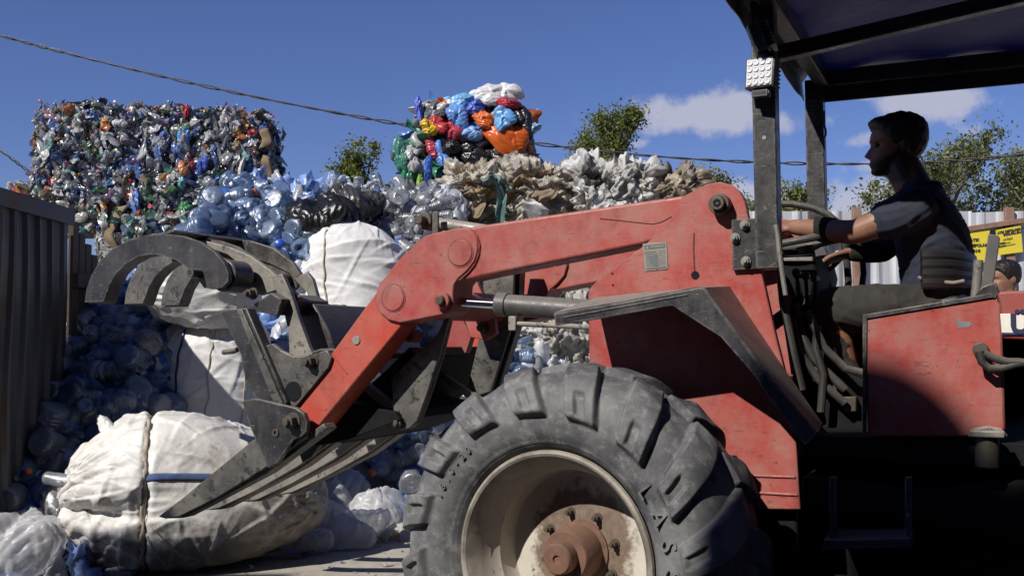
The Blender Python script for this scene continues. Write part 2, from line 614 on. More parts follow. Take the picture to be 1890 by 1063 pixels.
# the pale sheet fence behind the driver
BFY = 8.6
bx0, bx1 = at_y(1380, 400, BFY).x, at_y(2250, 400, BFY).x
bf = empty('corrugated_fence', ((bx0 + bx1) / 2, BFY, 0.09), 'sunlit pale galvanised corrugated fence behind the driver, with yellow notices and rust patches', 'fence')
zt = at_y(1700, 390, BFY).z
link('metal_sheet', corrugated((bx0, BFY), (at_y(1792, 400, BFY).x, BFY), 0.05, zt, 0.165, 0.028, (0, -1), seed=5), M['tin_light'], bf)
link('metal_sheet', corrugated((at_y(1786, 400, BFY).x, BFY - 0.05), (bx1, BFY - 0.05), 0.05, zt - 0.02, 0.165, 0.012, (0, -1), seed=8, z1b=zt + 0.05), M['tin_light'], bf)
mb = MB()
for k in range(2):
    pass
ra, rb = at_y(1440, 445, BFY - 0.07), at_y(1776, 428, BFY - 0.07)
rc, rd = at_y(1780, 424, BFY - 0.10), at_y(2100, 375, BFY - 0.10)
MB().box((ra + rb) / 2, (rb - ra) / 2, (0, 0.02, 0), (0, 0, 0.026)).build('rail', M['rail_rust'], bf, 0.003)
MB().box((rc + rd) / 2, (rd - rc) / 2, (0, 0.04, 0), (0, 0, 0.022)).build('rail', M['rail_rust'], bf, 0.003)
lo = at_y(1440, 590, BFY - 0.07)
MB().box((lo.x + 0.8, BFY - 0.07, lo.z), (1.6, 0, 0), (0, 0.02, 0), (0, 0, 0.026)).build('rail', M['rail_rust'], bf, 0.003)
for px in (1581, 1862):
    p = at_y(px, 400, BFY - 0.08)
    MB().box((p.x, BFY - 0.08, 1.1), (0.035, 0, 0), (0, 0.025, 0), (0, 0, 1.12)).build('post', M['rail_rust'], bf, 0.003)

# ------------------------------------------------------------------ yellow notices
t = NT('notice_yellow')
n = t.noise(3, 4)
M['yellow'] = t.done(t.principled(t.mix(t.mapr(n, 0.3, 0.7), (0.62, 0.50, 0.035), (0.70, 0.58, 0.05)), 0.5, 0, t.bump(t.noise(9, 3), 0.1, 0.01)))
M['ink'] = flat('black_ink', (0.03, 0.03, 0.035), 0.6)
M['inkfaint'] = flat('faded_ink', (0.22, 0.19, 0.06), 0.6)
M['tarp_dark'] = flat('dark_cloth', (0.03, 0.033, 0.04), 0.7)


def text_mesh(s, size, mat4, name='lettering', ext=0.0015, m=None, parent=None, align='LEFT', bold=0.0, sx=1.0):
    cu = bpy.data.curves.new(name, 'FONT')
    cu.body, cu.size, cu.extrude, cu.align_x, cu.offset = s, size, ext, align, bold
    cu.resolution_u = 3
    ob = bpy.data.objects.new(name, cu)
    C.objects.link(ob)
    dg = bpy.context.evaluated_depsgraph_get()
    me = bpy.data.meshes.new_from_object(ob.evaluated_get(dg))
    bpy.data.objects.remove(ob)
    bpy.data.curves.remove(cu)
    me.transform(mat4 @ Matrix.Diagonal((sx, 1, 1, 1)))
    me.materials.clear()
    return link(name, me, m, parent) if m is not None else me


def frame_mat(o, ax, ay):
    ax, ay = Vector(ax).normalized(), Vector(ay).normalized()
    az = ax.cross(ay).normalized()
    ay = az.cross(ax)
    return Matrix(((ax.x, ay.x, az.x, o[0]), (ax.y, ay.y, az.y, o[1]), (ax.z, ay.z, az.z, o[2]), (0, 0, 0, 1)))


def notice(px, lines, label):
    y = BFY - 0.125
    P = [at_y(a, b, y) for a, b in px]       # tl, tr, br, bl
    s = empty('notice_sign', (P[0] + P[2]) / 2, label, 'sign')
    bm = bmesh.new()
    a = [bm.verts.new(p) for p in P]
    b = [bm.verts.new(p + Vector((0, 0.004, 0))) for p in P]
    bm.faces.new(a[::-1]); bm.faces.new(b)
    for i in range(4):
        j = (i + 1) % 4
        bm.faces.new((a[i], a[j], b[j], b[i]))
    bmesh.ops.recalc_face_normals(bm, faces=bm.faces)
    me = bpy.data.meshes.new('board')
    bm.to_mesh(me); bm.free()
    link('board', me, M['yellow'], s)
    ax, ay = P[1] - P[0], P[0] - P[3]
    for (fx, fy, size, txt, m) in lines:
        o = P[3] + ax * fx + ay * fy + Vector((0, -0.0035, 0))
        text_mesh(txt, size, frame_mat(o, ax, ay), 'lettering', 0.001, m, s, bold=0.0015)


notice([(1745, 430), (1827, 425), (1818, 484), (1738, 490)],
       [(0.585, 0.68, 0.034, 'ATIK', M['ink']), (0.585, 0.51, 0.034, 'DEPOLAMA', M['ink']), (0.575, 0.34, 0.034, 'ALANI', M['ink'])],
       'yellow storage notice half hidden behind the seat strut on the pale fence')
notice([(1838, 425), (1884, 416), (1888, 465), (1842, 471)],
       [(0.05, 0.83, 0.026, 'ATIK DEPOLAMA ALANI', M['ink']), (0.28, 0.71, 0.026, 'SORUMLUSU', M['ink']), (0.26, 0.54, 0.020, 'Ad Soyad', M['inkfaint']),
        (0.05, 0.41, 0.020, 'Telefon', M['ink']), (0.30, 0.41, 0.018, '............', M['inkfaint']), (0.05, 0.30, 0.020, 'E-posta', M['ink']), (0.32, 0.31, 0.018, '.....................', M['inkfaint'])],
       'yellow notice with two short headline rows, fully visible right of the seat strut')


# ================================================================== TREES
def leaf_mat(name, a, b, c3):
    t = NT(name)
    col = t.attr()
    p = t.principled(col, 0.5, 0, None, 0.35)
    tr = t.n('ShaderNodeBsdfTranslucent')
    t.set(tr.inputs[0], t.mix(0.4, col, (0.16, 0.20, 0.02)))
    mx = t.n('ShaderNodeMixShader')
    mx.inputs[0].default_value = 0.35
    t.t.links.new(p, mx.inputs[1])
    t.t.links.new(tr.outputs[0], mx.inputs[2])
    return t.done(mx.outputs[0])


M['leaf'] = leaf_mat('leaf', None, None, None)
M['bark'] = worn('bark', (0.10, 0.08, 0.06), (0.15, 0.12, 0.09), dust_amt=0.2, rough=0.9, up=0.1, bump=0.4)


def tree(label, base, height, spread, n_leaf, leaf, cols, seed, bare=0.25, lean=0.0, levels=4, trunk_r=0.09, clump=0.22, width=None):
    rng = np.random.default_rng(seed)
    base = Vector(base)
    root = empty('tree', base, label, 'tree', 'trees beyond the fence')
    tips = []
    segs = []

    def grow(p, d, L, r, lev):
        pts = [p]
        for k in range(4):
            d = (d + Vector(rng.normal(0, 0.16, 3)) + Vector((0, 0, 0.06))).normalized()
            pts.append(pts[-1] + d * (L / 4))
            if lev >= 2:
                tips.append((pts[-1], lev))
        segs.append((pts, [r * (1 - 0.11 * i) for i in range(5)]))
        if lev >= levels:
            return
        nb = 5 if lev == 0 else 3 + int(rng.random() < 0.5)
        for b in range(nb):
            q = pts[2 + int(rng.integers(0, 3))] if lev else pts[1 + int(rng.integers(1, 4))]
            a = rng.uniform(0, 2 * math.pi)
            out = Vector((math.cos(a) * spread, math.sin(a) * spread, 0.35 + rng.uniform(-0.15, 0.5)))
            nd = (d * 0.55 + out * rng.uniform(0.55, 1.0)).normalized()
            grow(q, nd, L * rng.uniform(0.55, 0.78), r * 0.52, lev + 1)
    grow(base, Vector((lean, 0, 1)).normalized(), height * 0.36, trunk_r, 0)
    P = np.array([[*t[0]] for t in tips])
    kz = (height - clump * 1.5) / (np.percentile(P[:, 2], 93) - base.z)
    kx = 1.0
    if width:
        kx = width / 2 / np.percentile(np.abs(P[:, 0] - base.x), 85)
    fit = lambda p: Vector((base.x + (p[0] - base.x) * kx, base.y + (p[1] - base.y) * kx, base.z + (p[2] - base.z) * kz))
    mb = MB()
    ok = lambda p: p.z < base.z + height - clump * 1.2 and (not width or abs(p.y - base.y) < width * 0.5 and abs(p.x - base.x) < width * 0.56 * math.sqrt(max(0.05, 1 - (max(0.0, p.z - base.z - height * 0.72) / (height * 0.34)) ** 2)))
    for pts, rr in segs:
        if rr[0] < trunk_r * 0.2 and not all(ok(fit(p)) for p in pts):
            continue
        mb.path([fit(p) for p in pts], rr, seg=6, caps=False)
    mb.build('trunk', M['bark'], root)
    P = np.array([[*fit(p)] for p in P])
    keep = np.array([ok(Vector(p)) for p in P])
    P, tips = P[keep], [q for q, k_ in zip(tips, keep) if k_]
    wts = np.array([1.0 if t[1] >= 3 else 0.45 for t in tips])
    dens = rng.random(len(tips)) ** 1.6 + 0.04
    dens[rng.random(len(tips)) < bare] = 0.01
    pr = wts * dens
    idx = rng.choice(len(P), n_leaf, p=pr / pr.sum())
    ctr = P[idx] + rng.normal(0, 1, (n_leaf, 3)) * clump * rng.random((n_leaf, 1)) ** 0.7
    A = rng.normal(0, 1, (n_leaf, 3)) + np.array([0, 0, -0.4])
    A /= np.linalg.norm(A, axis=1, keepdims=True)
    B = np.cross(A, rng.normal(0, 1, (n_leaf, 3)))
    B /= np.linalg.norm(B, axis=1, keepdims=True)
    N = np.cross(A, B)
    l = leaf * rng.uniform(0.6, 1.35, (n_leaf, 1))
    w = l * 0.30
    v = np.stack([ctr - A * l * 0.5, ctr + B * w + N * w * 0.3, ctr + A * l * 0.5, ctr - B * w + N * w * 0.3], 1).reshape(-1, 3)
    q = np.arange(n_leaf * 4).reshape(-1, 4)
    cl = np.array(cols)
    ci = rng.integers(0, len(cl), len(P))[idx]
    col = cl[ci] * rng.uniform(0.7, 1.3, (n_leaf, 1))
    me = np_mesh('crown', v, q, np.repeat(col, 4, 0), False)
    link('crown', me, M['leaf'], root)
    return root


LV1 = [(0.17, 0.20, 0.035), (0.13, 0.16, 0.028), (0.23, 0.24, 0.055), (0.09, 0.11, 0.024)]
LV2 = [(0.12, 0.145, 0.042), (0.09, 0.11, 0.035), (0.16, 0.18, 0.055)]
LV3 = [(0.22, 0.24, 0.11), (0.14, 0.16, 0.065), (0.25, 0.26, 0.13), (0.11, 0.13, 0.05)]


def tree_at(label, px, top_px, y, spread, n, leaf, cols, seed, **kw):
    b = at_y(px, 600, y)
    h = at_y(px, top_px, y).z * 0.985
    return tree(label, (b.x, y, 0.09), h * kw.pop('hk', 1.0), spread, n, leaf, cols, seed, **kw)


tree_at('thin yellow-green tree left of the tall coloured film bale', 712, 246, 12.5, 0.42, 20000, 0.046, LV1, 11, bare=0.30, clump=0.07, trunk_r=0.05, width=1.3)
tree_at('rounded green tree rising behind the white and brown film bales', 1138, 206, 14.0, 0.62, 32000, 0.046, LV2 + LV1[:1], 23, bare=0.12, clump=0.085, width=1.15)
tree_at('wide grey-green tree behind the driver and the pale fence', 1815, 262, 13.0, 0.95, 26000, 0.046, LV3, 37, bare=0.12, clump=0.10, width=2.4)
tree_at('sparse leaning tree seen between the driver and the far canopy post', 1650, 330, 12.0, 0.8, 4500, 0.050, LV3, 41, bare=0.30, clump=0.10, lean=-0.10, trunk_r=0.05, width=1.0)
tree_at('dusty olive tree seen between the two canopy posts', 1462, 338, 13.0, 0.7, 11000, 0.052, LV3 + LV1[2:3], 53, bare=0.15, clump=0.09, width=0.9)
tree_at('low tree peeping over the brown film bale beside the loader pivot', 1335, 316, 13.5, 0.6, 9000, 0.052, LV3 + LV1[2:3], 67, bare=0.15, clump=0.09, width=0.9)
tree_at('small dark bush top right of the multicoloured bottle bale', 535, 352, 12.0, 0.35, 3000, 0.045, LV2, 71, bare=0.2, clump=0.08, trunk_r=0.04, width=0.35)


# ================================================================== OVERHEAD CABLES
def cable(pts, y, label, r=0.0085):
    P = [at_y(a, b, y) for a, b in pts]
    # resample smoothly
    n = len(P)
    Q = []
    for i in range(n - 1):
        p0, p1, p2, p3 = P[max(i - 1, 0)], P[i], P[i + 1], P[min(i + 2, n - 1)]
        for k in range(14):
            s = k / 14
            Q.append(0.5 * ((2 * p1) + (p2 - p0) * s + (2 * p0 - 5 * p1 + 4 * p2 - p3) * s * s + (3 * p1 - p0 - 3 * p2 + p3) * s ** 3))
    Q.append(P[-1])
    mb = MB()
    for ph in (0, math.pi):
        mb.path([q + Vector((0, math.cos(i * 0.8 + ph) * 0.012, math.sin(i * 0.8 + ph) * (0.010 + 0.006 * math.sin(i * 0.21)))) for i, q in enumerate(Q)], r, seg=5)
    o = mb.build('overhead_cable', M['hose'])
    return tag(o, label, 'cable')


cable([(-420, -40), (-200, 16), (0, 66), (110, 95), (230, 125), (400, 164), (560, 197), (730, 228), (860, 247), (985, 265), (1200, 288), (1400, 300), (1580, 303), (1740, 299), (1890, 286), (2100, 262), (2400, 215)], 11.0,
      'twisted black overhead cable sagging across the whole sky behind the bales')
cable([(-300, 90), (-120, 205), (0, 278), (50, 314), (140, 372), (230, 428)], 10.5, 'short black cable dropping behind the left end of the bottle bale', 0.007)


# ================================================================== UNSEEN BLOCKS added behind the camera: they throw the shade on the yard and the low right of the tractor
SY = -1.6


def toward_sun_to(p, y):
    s = (y - p.y) / to_sun.y
    return p + to_sun * s


shed = empty('shed', (0, SY - 1.5, 0), 'tall windowless sheet-metal shed behind the photographer, throwing shade on the yard', 'shed')
_e = toward_sun_to(Vector((0, 2.98, 0.0)), SY)
SH = _e.z
MB().box((0.2, SY - 1.5, SH / 2), (6.5, 0, 0), (0, 1.5, 0), (0, 0, SH / 2)).build('wall', M['tin_dark'], shed, 0.01)  # unseen block added to keep sun and sky off the yard
MB().box((5.2, 1.2, SH * 0.6), (0.4, 0, 0), (0, 2.75, 0), (0, 0, SH * 0.6)).build('side_blocker', M['tin_dark'], shed, 0.01)  # both side blocks are added to cut the sky fill
MB().box((-5.4, -0.5, SH * 0.45), (0.4, 0, 0), (0, 1.05, 0), (0, 0, SH * 0.45)).build('side_blocker', M['tin_dark'], shed, 0.01)
# added to shape the shade: a sphere on a shaft, and a low parapet beside it
_q = toward_sun_to(on_v(1640, 905, 0.33), SY - 0.5)
_cx, _cz, _rad = _q.x, _q.z, 0.265
bm = bmesh.new()
bmesh.ops.create_uvsphere(bm, u_segments=40, v_segments=24, radius=_rad, matrix=Matrix.Translation((_cx, SY - 0.5, _cz)))
me = bpy.data.meshes.new('round_blocker')
bm.to_mesh(me); bm.free()
for p in me.polygons:
    p.use_smooth = True
link('round_blocker', me, M['tin_dark'], shed)
MB().tube((_cx, SY - 0.5, SH - 0.05), (_cx, SY - 0.5, _cz), _rad * 0.985, seg=40).build('blocker_shaft', M['tin_dark'], shed)
_p = toward_sun_to(on_v(1850, 885, 0.33), SY - 0.15).z
MB().box((_cx + 2.9, SY - 0.6, (SH + _p) / 2), (2.75, 0, 0), (0, 0.45, 0), (0, 0, (_p - SH) / 2 + 0.001)).build('edge_blocker', M['tin_dark'], shed)

# ================================================================== LOADER TRACTOR
VC = 0.96                                   # middle plane of the machine
VA, AW = 0.50, 0.12                         # near loader arm: plane and width


def mir(v, th):
    return 2 * VC - v - th


tr = empty('loader_tractor', T(*tv(1250, 1018, 0.96)[:1], 0.96, 0.0), 'worn red front loader tractor with grapple forks, black canopy and a driver in its seat', 'tractor')


def tp(u, v, z):
    return T(u, v, z)


def pin(mb, px, py, vface, v0, v1, r, vend=None, seg=18):
    """round pin across the machine; the pixel is read on plane vface"""
    u, z = tv(px, py, vface)
    mb.tube(T(u, v0, z), T(u, v1, z), r, seg=seg)
    return u, z


def bolt(px, py, vface, r, h, parent, name='bolt', m=None):
    """hexagonal head with washer standing on the plane vface"""
    u, z = tv(px, py, vface)
    mb = MB()
    mb.tube(T(u, vface - 0.004, z), T(u, vface + 0.004, z), r * 1.35, seg=20)
    mb.tube(T(u, vface - 0.004 - h, z), T(u, vface - 0.003, z), r, seg=6)
    mb.tube(T(u, vface - 0.004 - h * 1.5, z), T(u, vface - 0.004 - h + 0.001, z), r * 0.5, seg=12)
    return mb.build(name, m or M['grease'], parent, 0.0015)


# ------------------------------------------------------------------ wheel
def tyre_mesh(R0=0.548, WID=0.365):
    prof = np.array([  # r, v
        (0.292, 0.075), (0.298, 0.048), (0.315, 0.028), (0.345, 0.008), (0.385, -0.002), (0.425, 0.002), (0.455, 0.014), (0.480, 0.032), (0.497, 0.060),
        (0.506, 0.098), (0.510, 0.145), (0.511, WID / 2)])
    full = np.vstack([prof, [(r, WID - v) for r, v in prof[-2::-1]]])
    seg = np.r_[0, np.cumsum(np.linalg.norm(np.diff(full, axis=0), axis=1))]
    ns = 150
    s = np.linspace(0, seg[-1], ns)
    r = np.interp(s, seg, full[:, 0])
    v = np.interp(s, seg, full[:, 1])
    for _ in range(5):
        r[1:-1] = (r[:-2] + r[1:-1] * 2 + r[2:]) / 4
        v[1:-1] = (v[:-2] + v[1:-1] * 2 + v[2:]) / 4
    dr, dv = np.gradient(r), np.gradient(v)
    ln = np.hypot(dr, dv)
    nr, nv = dv / ln, -dr / ln
    nt = 1150
    th = np.arange(nt) / nt * 2 * math.pi
    TH, Sx = np.meshgrid(th, s, indexing='ij')
    VV = np.broadcast_to(v, TH.shape)
    mid = seg[-1] / 2
    side = np.where(Sx < mid, 0.0, 1.0)
    dist = np.abs(Sx - mid)                      # from the crown centre, along the surface
    nl = 16
    pitch = 2 * math.pi / nl
    skew = R(15) * (1 - np.clip(dist / 0.27, 0, 1.2) ** 1.15)
    ph = ((TH - skew + side * pitch / 2 + R(3.0)) / pitch) % 1.0
    d = np.abs(ph - 0.5) * pitch * 0.5           # metres from the middle of the lug
    halfw = 0.046 + 0.012 * np.clip(dist / 0.25, 0, 1)
    sm = lambda a, b, x: np.clip((x - a) / (b - a), 0, 1) ** 2 * (3 - 2 * np.clip((x - a) / (b - a), 0, 1))
    lug = 1 - sm(halfw - 0.007, halfw + 0.006, d)
    lend = 0.250
    fade = (1 - sm(lend - 0.014, lend + 0.006, dist)) * sm(-0.03, -0.012, dist + 0.0)
    H = 0.026 * lug * fade * (0.80 + 0.2 * sm(0.0, 0.10, dist))
    # the outer end of each lug carries a sunken rectangular wear pocket
    pocket = (1 - sm(0.013, 0.021, d)) * sm(0.178, 0.188, dist) * (1 - sm(0.226, 0.236, dist))
    H = H - 0.013 * pocket * lug
    rng = np.random.default_rng(4)
    wear = np.zeros_like(H)
    for _ in range(26):
        a, b, c1, k = rng.uniform(0, 6.28), rng.uniform(0, 6.28), rng.integers(2, 30), rng.uniform(5, 60)
        wear += np.sin(TH * c1 + a) * np.sin(Sx * k + b)
    H = H + wear * 0.0007 * lug * fade
    # shallow moulded rings on the sidewall
    for cc in (0.050, 0.064):
        dd = np.minimum(np.abs(Sx - cc), np.abs(Sx - (seg[-1] - cc)))
        H = H + 0.0022 * (1 - sm(0.0015, 0.0035, dd))
    RR = r + nr * H
    V2 = v + nv * H
    X = np.cos(TH) * RR
    Z = np.sin(TH) * RR
    P = np.stack([X, V2, Z], -1)
    return np_mesh('tyre', P.reshape(-1, 3), grid_quads(nt, ns, wrap_n=True)[:, ::-1])


t = NT('tyre_rubber')
b1, b2, b3 = t.noise(5, 6, 0.65), t.noise(28, 6, 0.7), t.noise(120, 3, 0.6)
c = t.mix(t.mapr(b1, 0.36, 0.66), (0.060, 0.061, 0.066), (0.175, 0.173, 0.170))
c = t.mix(t.mapr(b2, 0.50, 0.72, 0, 0.8), c, (0.26, 0.255, 0.245))
c = t.mix(t.mapr(t.noise(3.1, 7, 0.75, 1.2), 0.64, 0.72, 0, 0.85), c, (0.42, 0.41, 0.38))
c = t.mix(t.mapr(t.noise(6.5, 5, 0.7), 0.30, 0.40, 0.85, 0), c, (0.028, 0.028, 0.030))
M['tyre'] = t.done(t.principled(c, t.mapr(b2, 0.3, 0.7, 0.55, 0.8), 0, t.bump(t.math('ADD', b2, t.math('MULTIPLY', b3, 0.5)), 0.30, 0.004), 0.35))

t = NT('rim_paint')
b1, b2 = t.noise(7, 6, 0.7), t.noise(40, 6, 0.7)
sx = t.n('ShaderNodeSeparateXYZ')
t.t.links.new(t.co, sx.inputs[0])
rad = t.math('SQRT', t.math('ADD', t.math('MULTIPLY', sx.outputs[0], sx.outputs[0]), t.math('MULTIPLY', sx.outputs[2], sx.outputs[2])))
c = t.mix(t.mapr(b1, 0.35, 0.7), (0.52, 0.48, 0.41), (0.42, 0.385, 0.33))
rust = t.mapr(t.math('ADD', t.math('MULTIPLY', rad, -5.5), t.math('ADD', t.math('MULTIPLY', b2, 0.55), t.math('MULTIPLY', b1, 0.9))), -0.26, -0.10)
c = t.mix(rust, c, t.mix(t.mapr(b2, 0.3, 0.7), (0.10, 0.065, 0.045), (0.22, 0.16, 0.12)))
c = t.mix(t.mapr(b2, 0.62, 0.68), c, (0.10, 0.07, 0.05))
c = t.mix(t.math('MULTIPLY', t.mapr(rad, 0.235, 0.275), t.mapr(b1, 0.3, 0.6, 0.35, 0.9)), c, (0.12, 0.10, 0.08))  # brown barrel ring, with the recess shading mixed into its colour
M['rim'] = t.done(t.principled(c, 0.6, 0, t.bump(b2, 0.2, 0.003)))


def lathe_v(prof, seg=96, closed=False):
    """(r, v) profile turned about the wheel axis (local y)"""
    a = np.arange(seg) / seg * 2 * math.pi
    P = np.array(prof, float)
    X = np.cos(a)[:, None] * P[:, 0]
    Z = np.sin(a)[:, None] * P[:, 0]
    Y = np.broadcast_to(P[:, 1], X.shape)
    return np_mesh('lathe', np.stack([X, Y, Z], -1).reshape(-1, 3), grid_quads(seg, len(P), wrap_n=True))


TYRE = tyre_mesh()
TYRE.materials.append(M['tyre'])
RIM = lathe_v([(0.274, 0.062), (0.283, 0.050), (0.296, 0.048), (0.300, 0.040), (0.297, 0.032), (0.290, 0.030), (0.283, 0.034), (0.277, 0.044), (0.268, 0.058), (0.262, 0.075), (0.258, 0.085), (0.252, 0.120),
               (0.236, 0.145), (0.233, 0.205), (0.228, 0.214), (0.215, 0.218), (0.160, 0.213), (0.110, 0.205), (0.02, 0.205), (0.02, 0.225), (0.2, 0.24), (0.25, 0.30), (0.29, 0.36)])
sharpen(RIM, 28)
RIM.materials.append(M['rim'])
HUB = lathe_v([(0.088, 0.206), (0.088, 0.198), (0.074, 0.194), (0.072, 0.115), (0.067, 0.106), (0.044, 0.104), (0.043, 0.066), (0.039, 0.060), (0.012, 0.060), (0.010, 0.066), (0.0005, 0.066)], 48)
sharpen(HUB, 28)
HUB.materials.append(M['rust'])
mbn = bmesh.new()
bmesh.ops.create_cone(mbn, cap_ends=True, segments=6, radius1=0.0095, radius2=0.0095, depth=0.016, matrix=Matrix.Translation((0, 0.180, 0)) @ Matrix.Rotation(math.pi / 2, 4, 'X'))
bmesh.ops.create_cone(mbn, cap_ends=True, segments=16, radius1=0.0135, radius2=0.0135, depth=0.006, matrix=Matrix.Translation((0, 0.1935, 0)) @ Matrix.Rotation(math.pi / 2, 4, 'X'))
bmesh.ops.create_cone(mbn, cap_ends=True, segments=10, radius1=0.0055, radius2=0.0055, depth=0.012, matrix=Matrix.Translation((0, 0.166, 0)) @ Matrix.Rotation(math.pi / 2, 4, 'X'))
NUT = bpy.data.meshes.new('wheel_nut')
mbn.to_mesh(NUT)
mbn.free()
sharpen(NUT)
NUT.materials.append(M['grease'])


def letters_mesh(s, size, rad, ang0, step, vface):
    """raised sidewall letters set along an arc (local wheel frame), each its own mesh"""
    L = []
    for i, ch in enumerate(s):
        if ch == ' ':
            continue
        a = R(ang0 - step * i)
        up = Vector((math.cos(a), 0, math.sin(a)))
        rt = Vector((math.sin(a), 0, -math.cos(a)))
        o = up * rad + Vector((0, vface, 0))
        me = text_mesh(ch, size, frame_mat(o, rt, up), ext=0.0065, align='CENTER')
        me.materials.append(M['tyre'])
        L.append(me)
    return L


LET1 = letters_mesh('LASSA', 0.062, 0.345, 40, 11.5, 0.0010)
LET2 = letters_mesh('16.0-20', 0.030, 0.372, 160, 4.2, 0.0015)


def wheel(center, flip, name='wheel'):
    rim = bpy.data.objects.new(name, RIM)
    C.objects.link(rim)
    rim.parent = tr
    # local y of the wheel mesh runs from the outer face inward
    a = -PSI - R(6.5)                      # the wheels are steered a little
    rot = Matrix.Rotation(a, 4, 'Z')
    if flip:
        rot = Matrix.Rotation(a + math.pi, 4, 'Z')
    rim.matrix_local = Matrix.Translation(Vector(center) - Vector(tr.location)) @ rot @ Matrix.Translation((0, -0.2, 0)) @ Matrix.Rotation(R(4), 4, 'Y')
    for nm, me in [('tyre', TYRE), ('hub', HUB)] + ([] if flip else [('letter', q) for q in LET1 + LET2]):
        o = bpy.data.objects.new(nm, me)
        C.objects.link(o)
        o.parent = rim
    for k in range(8):
        o = bpy.data.objects.new('wheel_nut', NUT)
        C.objects.link(o)
        o.parent = rim
        a = 2 * math.pi * (k + 0.45) / 8
        o.location = (math.cos(a) * 0.112, 0.012, math.sin(a) * 0.112)
    return rim


wheel(WHEEL, False)
uw, zw = (WHEEL - TORG).dot(TU), WHEEL.z
wheel(T(uw, 2 * VC - 0.2, zw), True)
MB().tube(T(uw, 0.23, zw), T(uw, 2 * VC - 0.23, zw), 0.075).build('front_axle', M['interior'], tr)

# ------------------------------------------------------------------ loader arms (near and far, same outline)
BOOM = [(845, 424), (868, 419), (1000, 399), (1130, 380), (1262, 361), (1332, 342), (1362, 372), (1345, 405), (1185, 451), (1090, 470), (1000, 488), (905, 507), (856, 518), (836, 470)]
ELBOW = [(700, 524), (735, 480), (770, 446), (782, 436), (808, 429), (845, 421), (862, 421), (874, 428), (881, 442), (882, 460), (876, 482), (862, 500), (846, 514), (838, 525), (836, 540), (837, 560), (831, 574), (820, 580), (760, 592), (738, 596), (715, 590), (698, 575), (690, 552)]
LOWER = [(693, 540), (703, 560), (722, 584), (742, 596), (738, 604), (660, 698), (580, 796), (566, 800), (548, 765), (545, 742)]


def loader_arm(near):
    def vv(v, th):
        return v if near else mir(v, th)
    mb = MB()
    v, th = vv(VA, AW), AW
    mb.prism([tv(x, y, VA) for x, y in BOOM], v, v + th)
    arm = mb.build('loader_arm', M['red'], tr, 0.009, 3)
    th2 = AW + 0.024
    v = vv(VA - 0.012, th2)
    mb = MB()
    mb.prism([tv(x, y, VA - 0.012) for x, y in ELBOW], v, v + th2)
    mb.build('elbow_plate', M['red'], arm, 0.004)
    v = vv(VA + 0.003, AW - 0.006)
    mb = MB()
    mb.prism([tv(x, y, VA) for x, y in LOWER], v, v + AW - 0.006)
    mb.build('lower_arm', M['red_fresh'], arm, 0.006, 3)
    vf = VA - 0.012 if near else mir(VA - 0.012, 0)
    s = -1 if near else 1
    for (px, py, r) in ((850, 467, 0.0455), (726, 550, 0.0455)):
        u, z = tv(px, py, VA - 0.012)
        if near:
            MB().tube(T(u, vf - 0.005, z), T(u, vf + 0.004, z), r, seg=40).build('cover_disc', M['red'], arm, 0.0035, 2)
            MB().ring(T(u, vf - 0.002, z), TN, r + 0.004, r + 0.0005, 0.004, 40).build('disc_seam', M['red_dull'], arm)
    # weld bead where the boom enters the elbow plate
    if near:
        pts = [on_v(x, y, VA - 0.003) for x, y in ((850, 419), (868, 424), (880, 436), (885, 452), (883, 470), (876, 488), (864, 503), (848, 517))]
        MB().path(pts, 0.0045, seg=8).build('weld_bead', M['red_dull'], arm)
        # open slots and small boss on the lower arm
        u, z = tv(657, 628, VA)
        MB().tube(T(u, VA - 0.001, z), T(u, VA + 0.02, z), 0.0165, seg=24).build('boss', M['steel_light'], arm, 0.002)
        pts = [on_v(x, y, VA + 0.0005) for x, y in ((612, 655), (640, 690))]
        MB().path(pts, 0.0018, seg=6).build('weld_bead', M['red_dull'], arm)
        # scraped crack
        pts = [on_v(x, y, VA - 0.0002) for x, y in ((1108, 404), (1140, 407), (1175, 411), (1205, 414), (1222, 410), (1240, 400))]
        MB().path(pts, 0.0014, seg=5).build('scratch', M['interior'], arm)
    for (px, py, r, m) in ((818, 555, 0.021, 'grease'), (540, 778, 0.024, 'grease')):
        u, z = tv(px, py, VA - 0.02)
        v0, v1 = (VA - 0.05, VA + 0.2) if near else (mir(VA - 0.05, 0), mir(VA + 0.2, 0))
        MB().tube(T(u, v0, z), T(u, v1, z), r * 0.72, seg=18).build('pivot_pin', M[m], arm, 0.003)
        if near:
            MB().ring(T(u, VA - 0.034, z), TN, r * 1.35, r * 0.70, 0.028, 24).build('pin_collar', M['red' if px > 700 else 'black'], arm, 0.002)
    return arm


arm_n = loader_arm(True)
arm_f = loader_arm(False)

